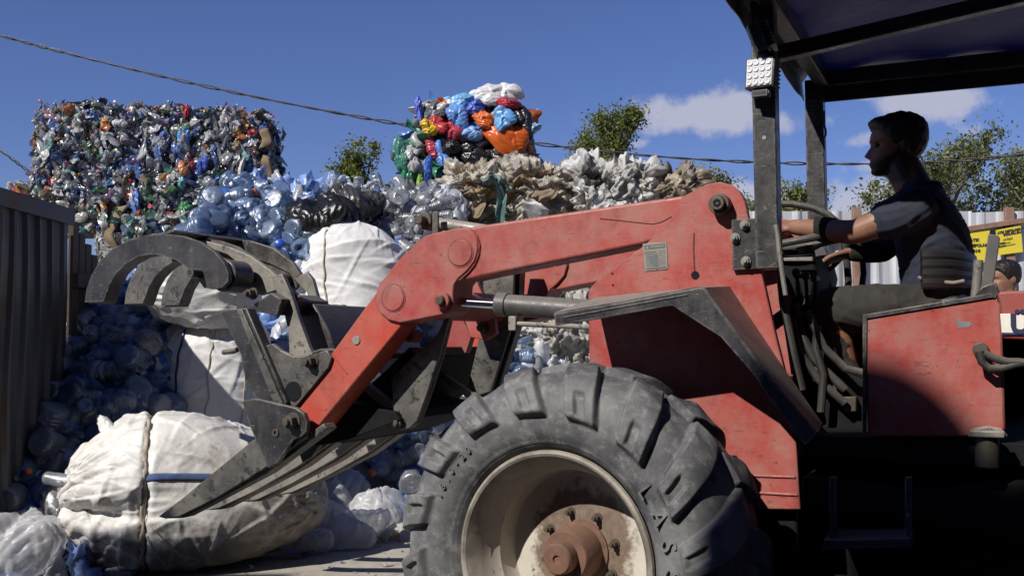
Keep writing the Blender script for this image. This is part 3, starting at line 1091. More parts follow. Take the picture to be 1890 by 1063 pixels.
# ------------------------------------------------------------------ tower side plates
TOWER = [(1258, 364), (1284, 350), (1305, 340), (1328, 336), (1350, 341), (1366, 354), (1375, 372), (1381, 400), (1404, 495), (1432, 620), (1452, 700), (1468, 790), (1478, 940), (1392, 939), (1300, 900), (1095, 770),
         (1088, 690), (1085, 548), (1087, 534), (1098, 522), (1190, 452), (1225, 420), (1253, 388)]
for near in (True, False):
    v = 0.445 if near else mir(0.445, 0.03)
    mb = MB()
    mb.prism([tv(x, y, 0.445) for x, y in TOWER], v, v + 0.03)
    tw = mb.build('side_tower', M['red'], tr, 0.003)
    u, z = tv(1330, 378, 0.43)
    if near:
        mb = MB()
        mb.tube(T(u, 0.385, z), T(u, 0.62, z), 0.021, seg=24)
        mb.build('pivot_pin', M['grease'], tw, 0.003)
        MB().ring(T(u, 0.405, z), TN, 0.031, 0.020, 0.042, 28).build('pin_collar', M['grease'], tw, 0.003)
        MB().ring(T(u, 0.383, z), TN, 0.0125, 0.005, 0.006, 6).build('grease_nipple', M['interior'], tw)
        for (px, py) in ((1283, 508),):
            u2, z2 = tv(px, py, 0.444)
            MB().tube(T(u2, 0.4435, z2), T(u2, 0.452, z2), 0.0125, seg=24).build('bolt_hole', M['interior'], tw)
        for (px, py) in ((1130, 505), (1131, 526)):
            u2, z2 = tv(px, py, 0.444)
            MB().tube(T(u2, 0.4435, z2), T(u2, 0.45, z2), 0.0032, seg=10).build('bolt_hole', M['interior'], tw)
        MB().path([on_v(x, y, 0.4445) for x, y in ((1281, 430), (1280, 460), (1282, 500))], 0.0022, seg=5).build('oil_run', M['grease'], tw)
        for (a, b) in (((1350, 876), (1468, 880)), ((1385, 908), (1472, 913))):
            MB().path([on_v(*a, 0.444), on_v(*b, 0.444)], 0.0042, seg=8).build('weld_bead', M['red_dull'], tw)
        # riveted data plate
        def q(fx, fy, v=0.442):
            a, b, c_, d = (1186, 450), (1230, 446), (1233, 497), (1190, 501)
            x = (a[0] * (1 - fx) + b[0] * fx) * (1 - fy) + (d[0] * (1 - fx) + c_[0] * fx) * fy
            y = (a[1] * (1 - fx) + b[1] * fx) * (1 - fy) + (d[1] * (1 - fx) + c_[1] * fx) * fy
            return (x, y)
        dp = MB().plate([q(0, 0), q(1, 0), q(1, 1), q(0, 1)], 0.4425, 0.0025).build('data_plate', M['steel_light'], tw, 0.0008)
        M['plate_ink'] = flat('plate_ink', (0.10, 0.11, 0.12), 0.5)
        mb = MB()
        mb.plate([q(0.07, 0.06), q(0.93, 0.06), q(0.93, 0.22), q(0.07, 0.22)], 0.4418, 0.001)
        for k in range(9):
            y0 = 0.30 + k * 0.062
            mb.plate([q(0.08, y0), q(0.55, y0), q(0.55, y0 + 0.022), q(0.08, y0 + 0.022)], 0.4418, 0.001)
            mb.plate([q(0.62, y0), q(0.92, y0), q(0.92, y0 + 0.012), q(0.62, y0 + 0.012)], 0.4418, 0.001)
        mb.plate([q(0.30, 0.55), q(0.58, 0.40), q(0.60, 0.84), q(0.45, 0.84), q(0.25, 0.68)], 0.4414, 0.001)
        mb.plate([q(0.08, 0.88), q(0.92, 0.88), q(0.92, 0.95), q(0.08, 0.95)], 0.4418, 0.001)
        mb.build('plate_print', M['plate_ink'], dp)
        MB().plate([q(0.11, 0.205), q(0.18, 0.075), q(0.25, 0.205)], 0.4412, 0.0005).build('warning_triangle', M['steel_light'], dp)
        mb = MB()
        for k in range(6):
            mb.plate([q(0.33 + k * 0.095, 0.10), q(0.39 + k * 0.095, 0.10), q(0.39 + k * 0.095, 0.17), q(0.33 + k * 0.095, 0.17)], 0.4412, 0.0005)
        mb.build('plate_heading', M['steel_light'], dp)
# sheet between the two towers (front of the engine bay, behind the wheel)
u0, z0 = tv(1090, 700, 0.5)
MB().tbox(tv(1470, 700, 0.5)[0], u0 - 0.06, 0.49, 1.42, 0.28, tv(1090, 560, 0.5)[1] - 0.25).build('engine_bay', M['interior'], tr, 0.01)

# ------------------------------------------------------------------ fender over the wheel
vo, vi = 0.17, 0.443
outer = [(1022, 579), (1160, 556), (1290, 531), (1300, 532), (1336, 584), (1420, 697), (1508, 800)]
inner = [(1100, 551), (1190, 541), (1335, 530), (1346, 530), (1378, 580), (1452, 690), (1516, 782)]
bm = bmesh.new()
A_ = [on_v(x, y, vo) for x, y in outer]
B_ = [on_v(x, y, vi) for x, y in inner]
va = [bm.verts.new(p) for p in A_]
vb = [bm.verts.new(p) for p in B_]
for i in range(len(va) - 1):
    bm.faces.new((va[i], va[i + 1], vb[i + 1], vb[i]))
bmesh.ops.recalc_face_normals(bm, faces=bm.faces)
me = bpy.data.meshes.new('fender')
bm.to_mesh(me)
bm.free()
fen = link('fender', me, M['fender'], tr)
md = fen.modifiers.new('sheet', 'SOLIDIFY')
md.thickness, md.offset = 0.006, 0
skirt = [(1022, 579), (1160, 556), (1290, 531), (1300, 532), (1336, 584), (1420, 697), (1508, 800), (1486, 822), (1468, 800), (1388, 688), (1330, 622), (1240, 564), (1110, 588), (1025, 601)]
MB().plate(skirt, vo - 0.004, 0.008).build('fender_skirt', M['fender'], fen, 0.002)
MB().path([on_v(x, y, vo - 0.005) for x, y in ((1040, 586), (1150, 566), (1270, 544))], 0.002, seg=6).build('crease', M['fender'], fen)

# ------------------------------------------------------------------ lift cylinders
for near in (True, False):
    vcx = VA + 0.06 if near else mir(VA + 0.06, 0)
    g = [(*tv(x, y, VA + 0.06), vcx) for x, y in ((824, 556), (924, 562), (1110, 575))]
    P = [T(u, v, z) for u, z, v in g]
    mb = MB().tube(P[1], P[2], 0.036, seg=28)
    cy = mb.build('lift_cylinder', M['cyl'], tr, 0.004)
    d = (P[2] - P[1]).normalized()
    MB().tube(P[1] - d * 0.012, P[1] + d * 0.028, 0.0405, seg=28).build('gland', M['cyl'], cy, 0.003)
    MB().tube(P[0], P[1], 0.0165, seg=24).build('rod', M['chrome'], cy)
    MB().tube(P[0] - d * 0.02, P[0] + d * 0.035, 0.026, seg=20).build('rod_eye', M['grease'], cy, 0.003)
    if near:
        a, b, b2 = on_v(948, 597, vcx - 0.02), on_v(1090, 604, vcx - 0.02), on_v(946, 580, vcx)
        MB().path([b2, a, a + d * 0.02, b], 0.0085, seg=10).build('oil_pipe', M['steel_light'], cy)
        MB().box(a, TU * 0.014, TN * 0.014, Vector((0, 0, 0.024))).build('port_block', M['steel_light'], cy, 0.003)

# tilt cylinder eye peeping over the elbow
u, z = tv(797, 411, 0.70)
tc_ = MB().tube(T(u, 0.64, z), T(u, 0.76, z), 0.031, seg=24).build('tilt_cylinder', M['grease'], tr, 0.004)
MB().tube(T(u, 0.60, z), T(u, 0.80, z), 0.017, seg=18).build('pivot_pin', M['grease'], tc_, 0.003)
u2, z2 = tv(1060, 452, 0.70)
MB().tube(T(u, 0.70, z), T(u2, 0.70, z2), 0.023, seg=20).build('rod', M['steel_light'], tc_)
MB().box(T(u - 0.05, 0.64, z - 0.06), TU * 0.012, TN * 0.006, Vector((0, 0, 0.09))).build('lug', M['steel'], tc_, 0.003)

# ------------------------------------------------------------------ bell cranks and links
def strip_link(px, v, th, m, name, parent=tr, bevel=0.003):
    return MB().plate(px, v, th).build(name, m, parent, bevel)


bc = strip_link([(722, 700), (760, 660), (788, 634), (806, 618), (822, 585), (830, 580), (812, 650), (790, 720), (770, 776), (755, 790), (738, 793), (728, 784)], VA + 0.14, 0.02, M['steel'], 'bell_crank')
bolt(738, 779, VA + 0.14, 0.019, 0.02, bc, 'pivot_pin')
strip_link([(722, 700), (760, 660), (788, 634), (806, 618), (822, 585), (834, 582), (818, 650), (796, 720), (776, 776), (760, 790), (738, 793), (728, 784)], VA + 0.23, 0.02, M['black'], 'bell_crank')
u, z = tv(755, 620, VA + 0.10)
MB().ring(T(u, VA + 0.10, z), TN, 0.024, 0.012, 0.06, 24).build('pivot_boss', M['red_dull'], tr, 0.002)
strip_link([(664, 712), (676, 706), (748, 762), (752, 784), (738, 790), (728, 776)], VA + 0.16, 0.03, M['steel_light'], 'tilt_link')
vb = mir(VA + 0.14, 0.02) - 0.16
bcf = strip_link([(893, 470), (950, 470), (944, 600), (906, 722), (866, 735), (862, 716), (890, 600)], vb, 0.02, M['steel'], 'bell_crank')
strip_link([(935, 470), (962, 470), (956, 600), (918, 722), (886, 735)], vb + 0.04, 0.05, M['black'], 'bell_crank')
pr = strip_link([(845, 520), (880, 520), (912, 590), (915, 616), (896, 628), (868, 622), (846, 560)], vb - 0.10, 0.03, M['red'], 'pivot_bracket')
bolt(893, 605, vb - 0.10, 0.017, 0.03, pr, 'pivot_pin')
strip_link([(800, 690), (812, 686), (872, 726), (866, 738)], vb - 0.05, 0.03, M['steel_light'], 'tilt_link')
strip_link([(812, 612), (838, 560), (870, 620), (860, 652), (820, 655)], vb + 0.02, 0.04, M['red_dull'], 'link_guard')
# cross tube that ties both arms
u, z = tv(775, 560, VA)
MB().tube(T(u, VA + AW, z), T(u, mir(VA + AW, 0), z), 0.055, seg=24).build('cross_tube', M['red_dull'], tr)

# ------------------------------------------------------------------ fork carriage
VF = 0.47
car = MB()
u_a, z_a = tv(470, 600, VF)
bar = [(406, 575), (436, 570), (455, 568), (530, 742), (513, 764), (485, 760), (452, 700), (444, 655)]
car.plate(bar, VF, 0.05)
fork = car.build('fork_carriage', M['black'], tr, 0.004)
MB().plate([(436, 571), (446, 570), (522, 744), (510, 756)], VF - 0.008, 0.012).build('edge_strip', M['steel'], fork, 0.002)
vfar = VF + 0.92
MB().plate(bar, vfar, 0.05, VF).build('upright', M['black'], fork, 0.004)
# cross beam and back plate
P1, P2 = tv(455, 588, VF), tv(530, 604, VF)
MB().prism([tv(x, y, VF) for x, y in ((446, 566), (500, 556), (512, 575), (530, 610), (545, 655), (520, 668), (478, 640))], VF + 0.26, vfar).build('cross_beam', M['black'], fork, 0.006)
MB().prism([tv(x, y, VF) for x, y in ((480, 720), (560, 760), (640, 690), (690, 640), (700, 660), (640, 740), (560, 830), (496, 800))], VF + 0.24, vfar).build('back_frame', M['interior'], fork, 0.006)
sp = [(461, 650), (480, 641), (503, 634), (518, 646), (540, 657), (566, 658), (590, 650), (603, 646), (612, 660), (606, 678), (545, 752), (520, 742), (498, 738)]
vs = VF + 0.06
s1 = MB().plate(sp, vs - 0.04, 0.02).build('side_plate', M['steel'], fork, 0.003)
u, z = tv(541, 722, vs - 0.041)
MB().tube(T(u, vs - 0.0425, z), T(u, vs - 0.030, z), 0.036, seg=32).build('lightening_hole', M['interior'], s1)
bolt(576, 668, vs - 0.041, 0.021, 0.028, s1)
MB().plate(sp, vfar - 0.05, 0.02, vs - 0.04).build('side_plate', M['steel'], fork, 0.003)
ear = [(446, 740), (470, 735), (545, 752), (560, 762), (567, 778), (566, 795), (556, 806), (541, 812), (512, 854), (494, 864), (480, 830), (462, 790)]
e1 = MB().plate(ear, VF - 0.045, 0.022).build('ear_plate', M['black'], fork, 0.003)
MB().plate(ear, VF + 0.16, 0.022, VF - 0.045).build('ear_plate', M['black'], fork, 0.003)
bolt(541, 778, VF - 0.046, 0.024, 0.03, e1, 'pivot_pin')
u, z = tv(509, 798, VF - 0.046)
MB().ring(T(u, VF - 0.05, z), TN, 0.014, 0.007, 0.008, 18).build('bush', M['grease'], e1)
MB().path([on_v(x, y, VF - 0.003) for x, y in ((412, 650), (432, 648), (438, 645))], 0.010, seg=8).build('chain_hook', M['steel'], fork)

# tines: ridged wedges of angle iron
TINE = [(292, 953), (340, 916), (466, 812), (500, 800), (560, 790), (566, 806), (482, 868), (400, 918), (330, 953), (306, 957)]
UZ = [tv(x, y, VF - 0.03) for x, y in TINE]
MB_R = [tv(x, y, VF - 0.03) for x, y in ((292, 953), (330, 932), (470, 842), (560, 780), (590, 770), (600, 785), (482, 872), (400, 920), (330, 953), (306, 957))]
for k, v in enumerate((VF - 0.03, VF + 0.19, VF + 0.42, VF + 0.66)):
    mb = MB()
    uz = UZ if k == 0 else MB_R
    mb.prism(uz, v, v + 0.022)
    # the flat foot of the angle
    foot = [tv(x, y, VF - 0.03) for x, y in ((296, 955), (330, 949), (480, 866), (590, 782), (597, 792), (484, 876), (330, 957), (306, 958))]
    mb.prism(foot, v + 0.02, v + 0.085)
    mb.build('fork_tine', M['steel_light'] if k else M['steel'], fork, 0.0025)
if True:
    a = tv(650, 770, VF)
    MB().prism([tv(x, y, VF) for x, y in ((520, 800), (600, 745), (690, 765), (700, 780), (600, 818), (540, 830))], VF + 0.14, VF + 0.80).build('heel_frame', M['interior'], fork, 0.004)

# ------------------------------------------------------------------ grapple jaws
JO = [(160, 558), (163, 535), (172, 508), (188, 482), (210, 460), (240, 444), (272, 435), (305, 432), (340, 436), (372, 447), (398, 464), (416, 484), (425, 505), (424, 520), (412, 531), (392, 534)]
JI = [(380, 532), (370, 518), (352, 497), (330, 481), (305, 472), (280, 470), (258, 474), (236, 487), (218, 505), (206, 525), (198, 548), (194, 557)]
JAW = [tv(x, y, VF) for x, y in JO + JI]
JAWS = []
for k, v in enumerate((VF - 0.01, VF + 0.20, VF + 0.41)):
    mb = MB()
    mb.prism(JAW, v, v + 0.022)
    # flange along the inner curve
    inn = [tv(x, y, VF) for x, y in JI]
    nu = len(inn)
    off = [tv(x, y, VF) for x, y in [(378, 528), (366, 513), (349, 493), (328, 477), (305, 468), (280, 466), (256, 470), (233, 483), (214, 502), (201, 523), (193, 546), (190, 556)]]
    mb.prism(inn + off[::-1], v + 0.022, v + 0.065)
    mb.prism([tv(x, y, VF) for x, y in ((160, 560), (162, 547), (196, 546), (190, 560))], v + 0.022, v + 0.075)
    J = mb.build('grapple_jaw', M['steel'] if k else M['black'], tr, 0.003)
    JAWS.append(J)
j0 = JAWS[0]
u, z = tv(368, 505, VF - 0.01)
MB().tube(T(u, VF - 0.06, z), T(u, VF + 0.16, z), 0.018, seg=20).build('hinge_tube', M['black'], j0, 0.003)
MB().ring(T(u, VF - 0.061, z), TN, 0.017, 0.010, 0.01, 20).build('hinge_bush', M['grease'], j0)
u3, z3 = tv(404, 508, VF)
MB().tube(T(u3, VF + 0.022, z3), T(u3, VF + 0.13, z3), 0.062, seg=28).build('hinge_hub', M['black'], j0, 0.005)
MB().tube(T(u3, VF + 0.10, z3), T(u3, VF + 0.43, z3), 0.033, seg=24).build('hinge_shaft', M['black'], j0, 0.003)
# flat tie bar across the jaws
MB().prism([tv(x, y, VF) for x, y in ((240, 441), (305, 428), (318, 423), (322, 428), (306, 433), (242, 446))], VF - 0.0, VF + 0.46).build('tie_bar', M['black'], j0, 0.003)
# dusty rear arms of the jaws running back to the carriage
ARM1 = [(345, 442), (372, 443), (420, 455), (462, 472), (500, 500), (530, 528), (552, 548), (548, 556), (515, 534), (480, 545), (462, 536), (455, 500), (420, 470), (380, 456)]
MB().plate(ARM1, VF + 0.17, 0.024).build('jaw_arm', M['steel_light'], tr, 0.003)
ARM2 = [(430, 443), (460, 444), (505, 458), (540, 485), (556, 508), (545, 520), (535, 505), (500, 488), (470, 478), (440, 460)]
MB().plate(ARM2, VF + 0.40, 0.024).build('jaw_arm', M['steel'], tr, 0.003)
MB().plate([(500, 510), (520, 505), (536, 540), (552, 590), (570, 640), (580, 658), (534, 658), (532, 612), (520, 560), (506, 530)], VF + 0.13, 0.024).build('jaw_arm', M['steel_light'], tr, 0.003)
MB().plate([(540, 512), (566, 503), (576, 515), (590, 565), (614, 640), (604, 648), (582, 590), (566, 540)], VF + 0.40, 0.024).build('jaw_arm', M['steel_light'], tr, 0.003)
MB().plate([(566, 540), (580, 552), (604, 562), (632, 562), (642, 600), (650, 632), (612, 650)], VF + 0.52, 0.03).build('side_plate', M['black'], fork, 0.003)
MB().plate([(500, 540), (520, 552), (512, 582), (470, 575), (448, 568), (470, 560)], VF + 0.08, 0.30).build('jaw_bracket', M['black'], tr, 0.004)
bolt(467, 542, VF + 0.08, 0.017, 0.03, j0, 'pivot_pin')
MB().path([on_v(x, y, VF + 0.06) for x, y in ((578, 652), (592, 647), (612, 646), (634, 652), (655, 668))], 0.007, seg=8).build('grease_line', M['hose'], tr)

# ------------------------------------------------------------------ posts, bracket and canopy
vpn, vpf = 0.395, 1.40
pu0, pz0 = tv(1416, 496, vpn)
pu1, pz1 = tv(1408, 130, vpn)
ztop = 2.10


def post(u0, z0, u1, z1, v, w=0.066, name='canopy_post'):
    h = w / 2
    uu = u0 + (u1 - u0) * (ztop - z0) / (z1 - z0)
    return MB().prism([(u0 - h, z0), (u0 + h, z0), (uu + h, ztop), (uu - h, ztop)], v, v + w).build(name, M['black'], tr, 0.004)


pn = post(pu0, pz0, pu1, pz1, vpn)
MB().plate([(1350, 406), (1400, 402), (1437, 400), (1438, 494), (1352, 499)], 0.428, 0.016).build('bracket_plate', M['black'], pn, 0.002)
for (x, y) in ((1375, 416), (1357, 440), (1377, 483)):
    bolt(x, y, 0.427, 0.0115, 0.011, pn, m=M['steel_light'])
u, z = tv(1410, 254, vpn - 0.002)
MB().tube(T(u, vpn - 0.0015, z), T(u, vpn + 0.004, z), 0.006, seg=16).build('bolt_hole', M['steel_light'], pn)
pfu, pfz = tv(1509, 400, vpf)
pf = post(pfu, pfz - 0.55, pfu + 0.01, pfz + 0.8, vpf, 0.066)
MB().path([on_v(x, y, vpf - 0.01) for x, y in ((1521, 205), (1521, 232), (1524, 240), (1524, 250), (1520, 255), (1521, 280))], 0.004, seg=6).build('cable_clip', M['hose'], pf)
MB().path([on_v(x, y, vpn - 0.004) for x, y in ((1432, 415), (1436, 440), (1440, 480), (1446, 520), (1450, 545))], 0.007, seg=8).build('grab_rod', M['steel_light'], pn)

M['tarp'] = None
t = NT('canopy_tarpaulin')
n1, n2 = t.noise(2.2, 5, 0.6, vec=t.scale((1, 1, 1))), t.noise(7, 5, 0.6)
col = t.mix(t.mapr(n1, 0.35, 0.65), (0.010, 0.014, 0.035), (0.015, 0.020, 0.050))
p = t.principled(col, 0.55, 0, t.bump(n2, 0.35, 0.03))
trl = t.n('ShaderNodeBsdfTranslucent')
trl.inputs[0].default_value = (0.010, 0.024, 0.11, 1)
ad = t.n('ShaderNodeAddShader')
t.t.links.new(p, ad.inputs[0])
t.t.links.new(trl.outputs[0], ad.inputs[1])
M['tarp'] = t.done(ad.outputs[0])

uf = pu1 + 0.005
zf = 2.075
ub = uf - 2.55
vn_, vf_ = 0.20, 1.47
cp = bpy.data.objects.new('canopy', None)
# frame of angle irons is the canopy's own mesh
mb = MB()
mb.tbox(uf - 0.05, uf, vn_, vf_, zf, zf + 0.06)
mb.tbox(ub, ub + 0.05, vn_, vf_, zf, zf + 0.06)
mb.tbox(ub + 0.05, uf - 0.05, vf_ - 0.05, vf_, zf, zf + 0.06)
mb.tbox(ub + 0.05, uf - 0.05, vn_, vn_ + 0.05, zf, zf + 0.06)
for uu in (uf - 0.86, uf - 1.65):
    mb.tbox(uu - 0.025, uu + 0.025, vn_ + 0.05, vf_ - 0.05, zf + 0.015, zf + 0.06)
cpo = mb.build('canopy', M['black'], tr, 0.003)
# taut but uneven sheet
nx, ny = 46, 26
uu, vv = np.meshgrid(np.linspace(ub - 0.02, uf + 0.02, nx), np.linspace(vn_ - 0.02, vf_ + 0.02, ny), indexing='ij')
zz = zf + 0.066 + 0.012 * np.sin(uu * 7 + vv * 3) * np.sin(vv * 4) + 0.006 * np.sin(uu * 19 - vv * 11)
V = np.array([[*T(a, b, c)] for a, b, c in zip(uu.ravel(), vv.ravel(), zz.ravel())])
sh = link('roof_sheet', np_mesh('roof_sheet', V, grid_quads(nx, ny)), M['tarp'], cpo)
sh.modifiers.new('sheet', 'SOLIDIFY').thickness = 0.004
# folded sheet lip hanging over the front and far edges
nx = 40
M['lip'] = worn('grey_lip', (0.16, 0.155, 0.15), (0.22, 0.215, 0.20), dust=(0.30, 0.27, 0.22), dust_amt=0.5, rough=0.5, metal=0.2)
k = np.linspace(0, 1, nx)
rows = []
for j, (du, dz) in enumerate(((-0.015, 0.075), (0.045, 0.070), (0.060, 0.040), (0.050, -0.035))):
    wv = 0.003 * np.sin(k * 23 + j) + 0.003 * np.sin(k * 9 + 2 * j)
    rows.append([[*T(uf + du + wv[i], vn_ - 0.02 + (vf_ - vn_ + 0.05) * k[i], zf + dz - 0.004 * math.sin(k[i] * 31) * (j == 3))] for i in range(nx)])
lip = link('front_lip', np_mesh('front_lip', np.array(rows).reshape(-1, 3), grid_quads(4, nx), smooth=False), M['lip'], cpo)
lip.modifiers.new('sheet', 'SOLIDIFY').thickness = 0.003
MB().tbox(ub, uf + 0.02, vf_ + 0.002, vf_ + 0.012, zf - 0.05, zf + 0.05).build('far_lip', M['black'], cpo, 0.002)
mb = MB()
mb.prism([(uf - 0.02, zf - 0.13), (uf - 0.02, zf - 0.085), (uf - 0.9, zf + 0.02), (uf - 0.9, zf - 0.02)], vn_ + 0.30, vn_ + 0.34)
mb.build('brace', M['black'], cpo, 0.003)
MB().tbox(uf - 0.28, uf + 0.05, vn_ - 0.06, vn_ + 0.06, zf - 0.012, zf + 0.03).build('corner_bracket', M['black'], cpo, 0.004)
# hanging rag of torn lining at the far front corner
# ------------------------------------------------------------------ work lamps
t = NT('lamp_lens')
M['lens'] = t.done(t.principled((0.55, 0.56, 0.58), 0.18, 0.0, t.bump(t.noise(160, 2), 0.25, 0.002), 0.8))
M['led'] = flat('led_reflector', (0.75, 0.75, 0.76), 0.35, 0.4, 0.1, bump=0.0)


def work_lamp(center, n_out, up, size, parent):
    n_out, up = Vector(n_out).normalized(), Vector(up).normalized()
    rt = up.cross(n_out).normalized()
    up = n_out.cross(rt)
    c = Vector(center)
    h = size / 2
    mb = MB()
    mb.box(c, rt * h, up * h, n_out * 0.018)
    for k in range(7):
        mb.box(c - n_out * 0.028, rt * (h * 0.92), up * 0.0025, n_out * 0.011) if False else mb.box(c - n_out * 0.0285 + up * (k - 3) * h * 0.27, rt * (h * 0.9), up * 0.003, n_out * 0.0105)
    L = mb.build('work_lamp', M['black'], parent, 0.006, 3)
    MB().box(c + n_out * 0.0185, rt * (h * 0.90), up * (h * 0.90), n_out * 0.003).build('lens', M['lens'], L, 0.002)
    mb = MB()
    for i in range(4):
        for j in range(4):
            p = c + n_out * 0.0218 + rt * (i - 1.5) * h * 0.43 + up * (j - 1.5) * h * 0.43
            mb.ring(p, n_out, h * 0.175, h * 0.10, 0.003, 14)
            mb.tube(p, p + n_out * 0.0015, h * 0.10, seg=10)
    mb.build('led_cups', M['led'], L)
    mb = MB()
    mb.box(c - up * (h + 0.014), rt * h * 0.55, up * 0.010, n_out * 0.012)
    mb.tube(c - up * (h + 0.012) - rt * h * 0.62, c - up * (h + 0.012) + rt * h * 0.62, 0.008, seg=10)
    mb.build('mount', M['black'], L, 0.002)
    return L


lc = on_v(1407, 137, vpn - 0.045)
work_lamp(lc, -TN + TU * 0.25 + Vector((0, 0, 0.05)), Vector((0, 0, 1)) + TU * (-0.05), 0.088, pn)
lc2 = on_v(1402, 75, vpn - 0.02)
work_lamp(lc2, TU * 1.0 + Vector((0, 0, -0.35)) - TN * 0.10, Vector((0, 0, 1)) + TU * 0.3, 0.088, pn)

# ------------------------------------------------------------------ driver's place
M['console'] = worn('console_grey', (0.06, 0.06, 0.062), (0.09, 0.09, 0.09), dust=(0.2, 0.18, 0.15), dust_amt=0.5, rough=0.5)
vs_ = 0.98
# steering wheel: tilted ring
cu, cz = tv(1484, 449, vs_)
cc = T(cu, vs_, cz)
ax = (TU * 0.16 + Vector((0, 0, 1)) * 1.0 - TN * 0.05).normalized()
a = (TU - ax * TU.dot(ax)).normalized()
b = ax.cross(a)
rs = 0.185
mb = MB()
ring = [cc + (a * math.cos(i / 48 * 2 * math.pi) + b * math.sin(i / 48 * 2 * math.pi)) * rs for i in range(49)]
mb.path(ring, 0.0125, seg=10, caps=False)
sw = mb.build('steering_wheel', M['hose'], tr)
mb = MB()
for k in range(3):
    q = k * 2 * math.pi / 3 + 0.5
    mb.path([cc - ax * 0.03, cc + (a * math.cos(q) + b * math.sin(q)) * rs], 0.008, seg=8)
mb.tube(cc - ax * 0.05, cc - ax * 0.01, 0.03, seg=18)
mb.build('spokes', M['console'], sw)
col_b = T(*(lambda q: (q[0] + 0.16, vs_, q[1]))(tv(1484, 620, vs_)))
MB().path([cc - ax * 0.04, cc - ax * 0.2 + TU * 0.04, col_b], 0.025, seg=14).build('steering_column', M['interior'], tr)
# dashboard and levers
MB().plate([(1444, 472), (1500, 468), (1508, 500), (1500, 545), (1470, 560), (1440, 560)], 0.86, 0.5).build('dashboard', M['interior'], tr, 0.01)
MB().plate([(1492, 458), (1520, 456), (1528, 470), (1530, 504), (1500, 508)], 1.22, 0.05).build('instrument_cluster', M['console'], tr, 0.004)
MB().plate([(1446, 476), (1500, 474), (1500, 482), (1446, 482)], 0.80, 0.02).build('data_strip', M['steel_light'], tr, 0.002)
for pts, v, r, m in (([(1430, 376), (1465, 377), (1500, 384), (1528, 396), (1545, 410), (1556, 432), (1562, 470), (1566, 520), (1560, 570)], 1.28, 0.013, 'hose'),
                     ([(1574, 435), (1584, 452), (1592, 476), (1594, 505), (1590, 535)], 1.25, 0.011, 'hose'),
                     ([(1470, 520), (1480, 560), (1500, 640), (1520, 700)], 0.80, 0.010, 'interior'),
                     ([(1530, 500), (1534, 540)], 1.2, 0.006, 'steel_light'),
                     ([(1512, 508), (1512, 548)], 1.2, 0.008, 'steel'),
                     ([(1450, 545), (1456, 600), (1470, 690)], 0.62, 0.016, 'hose'),
                     ([(1440, 500), (1446, 560), (1462, 640), (1480, 720)], 0.55, 0.013, 'hose'),
                     ([(1520, 620), (1540, 680), (1556, 720)], 0.70, 0.009, 'steel_light')):
    MB().path([on_v(x, y, v) for x, y in pts], r, seg=10).build('hose' if m == 'hose' else 'lever', M[m], tr)
MB().plate([(1468, 570), (1492, 556), (1512, 590), (1526, 628), (1540, 640), (1552, 676), (1572, 690), (1590, 700), (1606, 700), (1606, 800), (1484, 800), (1462, 700)], 0.66, 0.10).build('shade_valve_block', M['interior'], tr, 0.006)  # black block added over the legs, standing in for deep shade there
for k, pts in enumerate(([(1470, 560), (1478, 610), (1500, 660), (1530, 690), (1560, 720)], [(1462, 585), (1476, 650), (1510, 700), (1560, 745)], [(1510, 600), (1505, 640), (1520, 690), (1515, 760)], [(1490, 575), (1520, 640), (1560, 680), (1600, 690)])):
    MB().path([on_v(x, y, 0.62 - 0.012 * k) for x, y in pts], 0.012, seg=10).build('hose', M['hose'], tr)
for (x, y) in ((1500, 690), (1535, 720), (1570, 745)):
    MB().box(on_v(x, y, 0.645), TU * 0.018, TN * 0.02, Vector((0, 0, 0.022))).build('valve', M['grease'], tr, 0.003)
for k, x in enumerate((1478, 1490, 1503)):
    MB().path([on_v(x, 600, 0.62), on_v(x - 4 + k * 3, 540, 0.62), on_v(x - 8 + k * 5, 505 + 6 * k, 0.62)], 0.006, seg=8).build('lever', M['interior'], tr)
    u, z = tv(x - 8 + k * 5, 503 + 6 * k, 0.62)
    MB().tube(T(u, 0.605, z), T(u, 0.635, z), 0.013, seg=14).build('lever_knob', M['rubber_seat'], tr, 0.004)
# floor, far cab side and tunnel, all oily iron
fu0, fz = tv(1478, 800, 0.40)
fu1 = tv(1900, 800, 0.40)[0]
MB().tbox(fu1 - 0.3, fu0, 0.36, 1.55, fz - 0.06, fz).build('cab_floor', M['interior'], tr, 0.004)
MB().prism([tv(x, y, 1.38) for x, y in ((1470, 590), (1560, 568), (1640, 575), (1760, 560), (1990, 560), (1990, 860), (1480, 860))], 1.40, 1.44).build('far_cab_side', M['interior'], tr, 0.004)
MB().plate([(1520, 790), (1545, 781), (1600, 775), (1602, 786), (1590, 797)], 0.9, 0.3).build('lit_floor_mat', M['steel_light'], tr, 0.003)  # pale colour stands in for sun falling on the floor
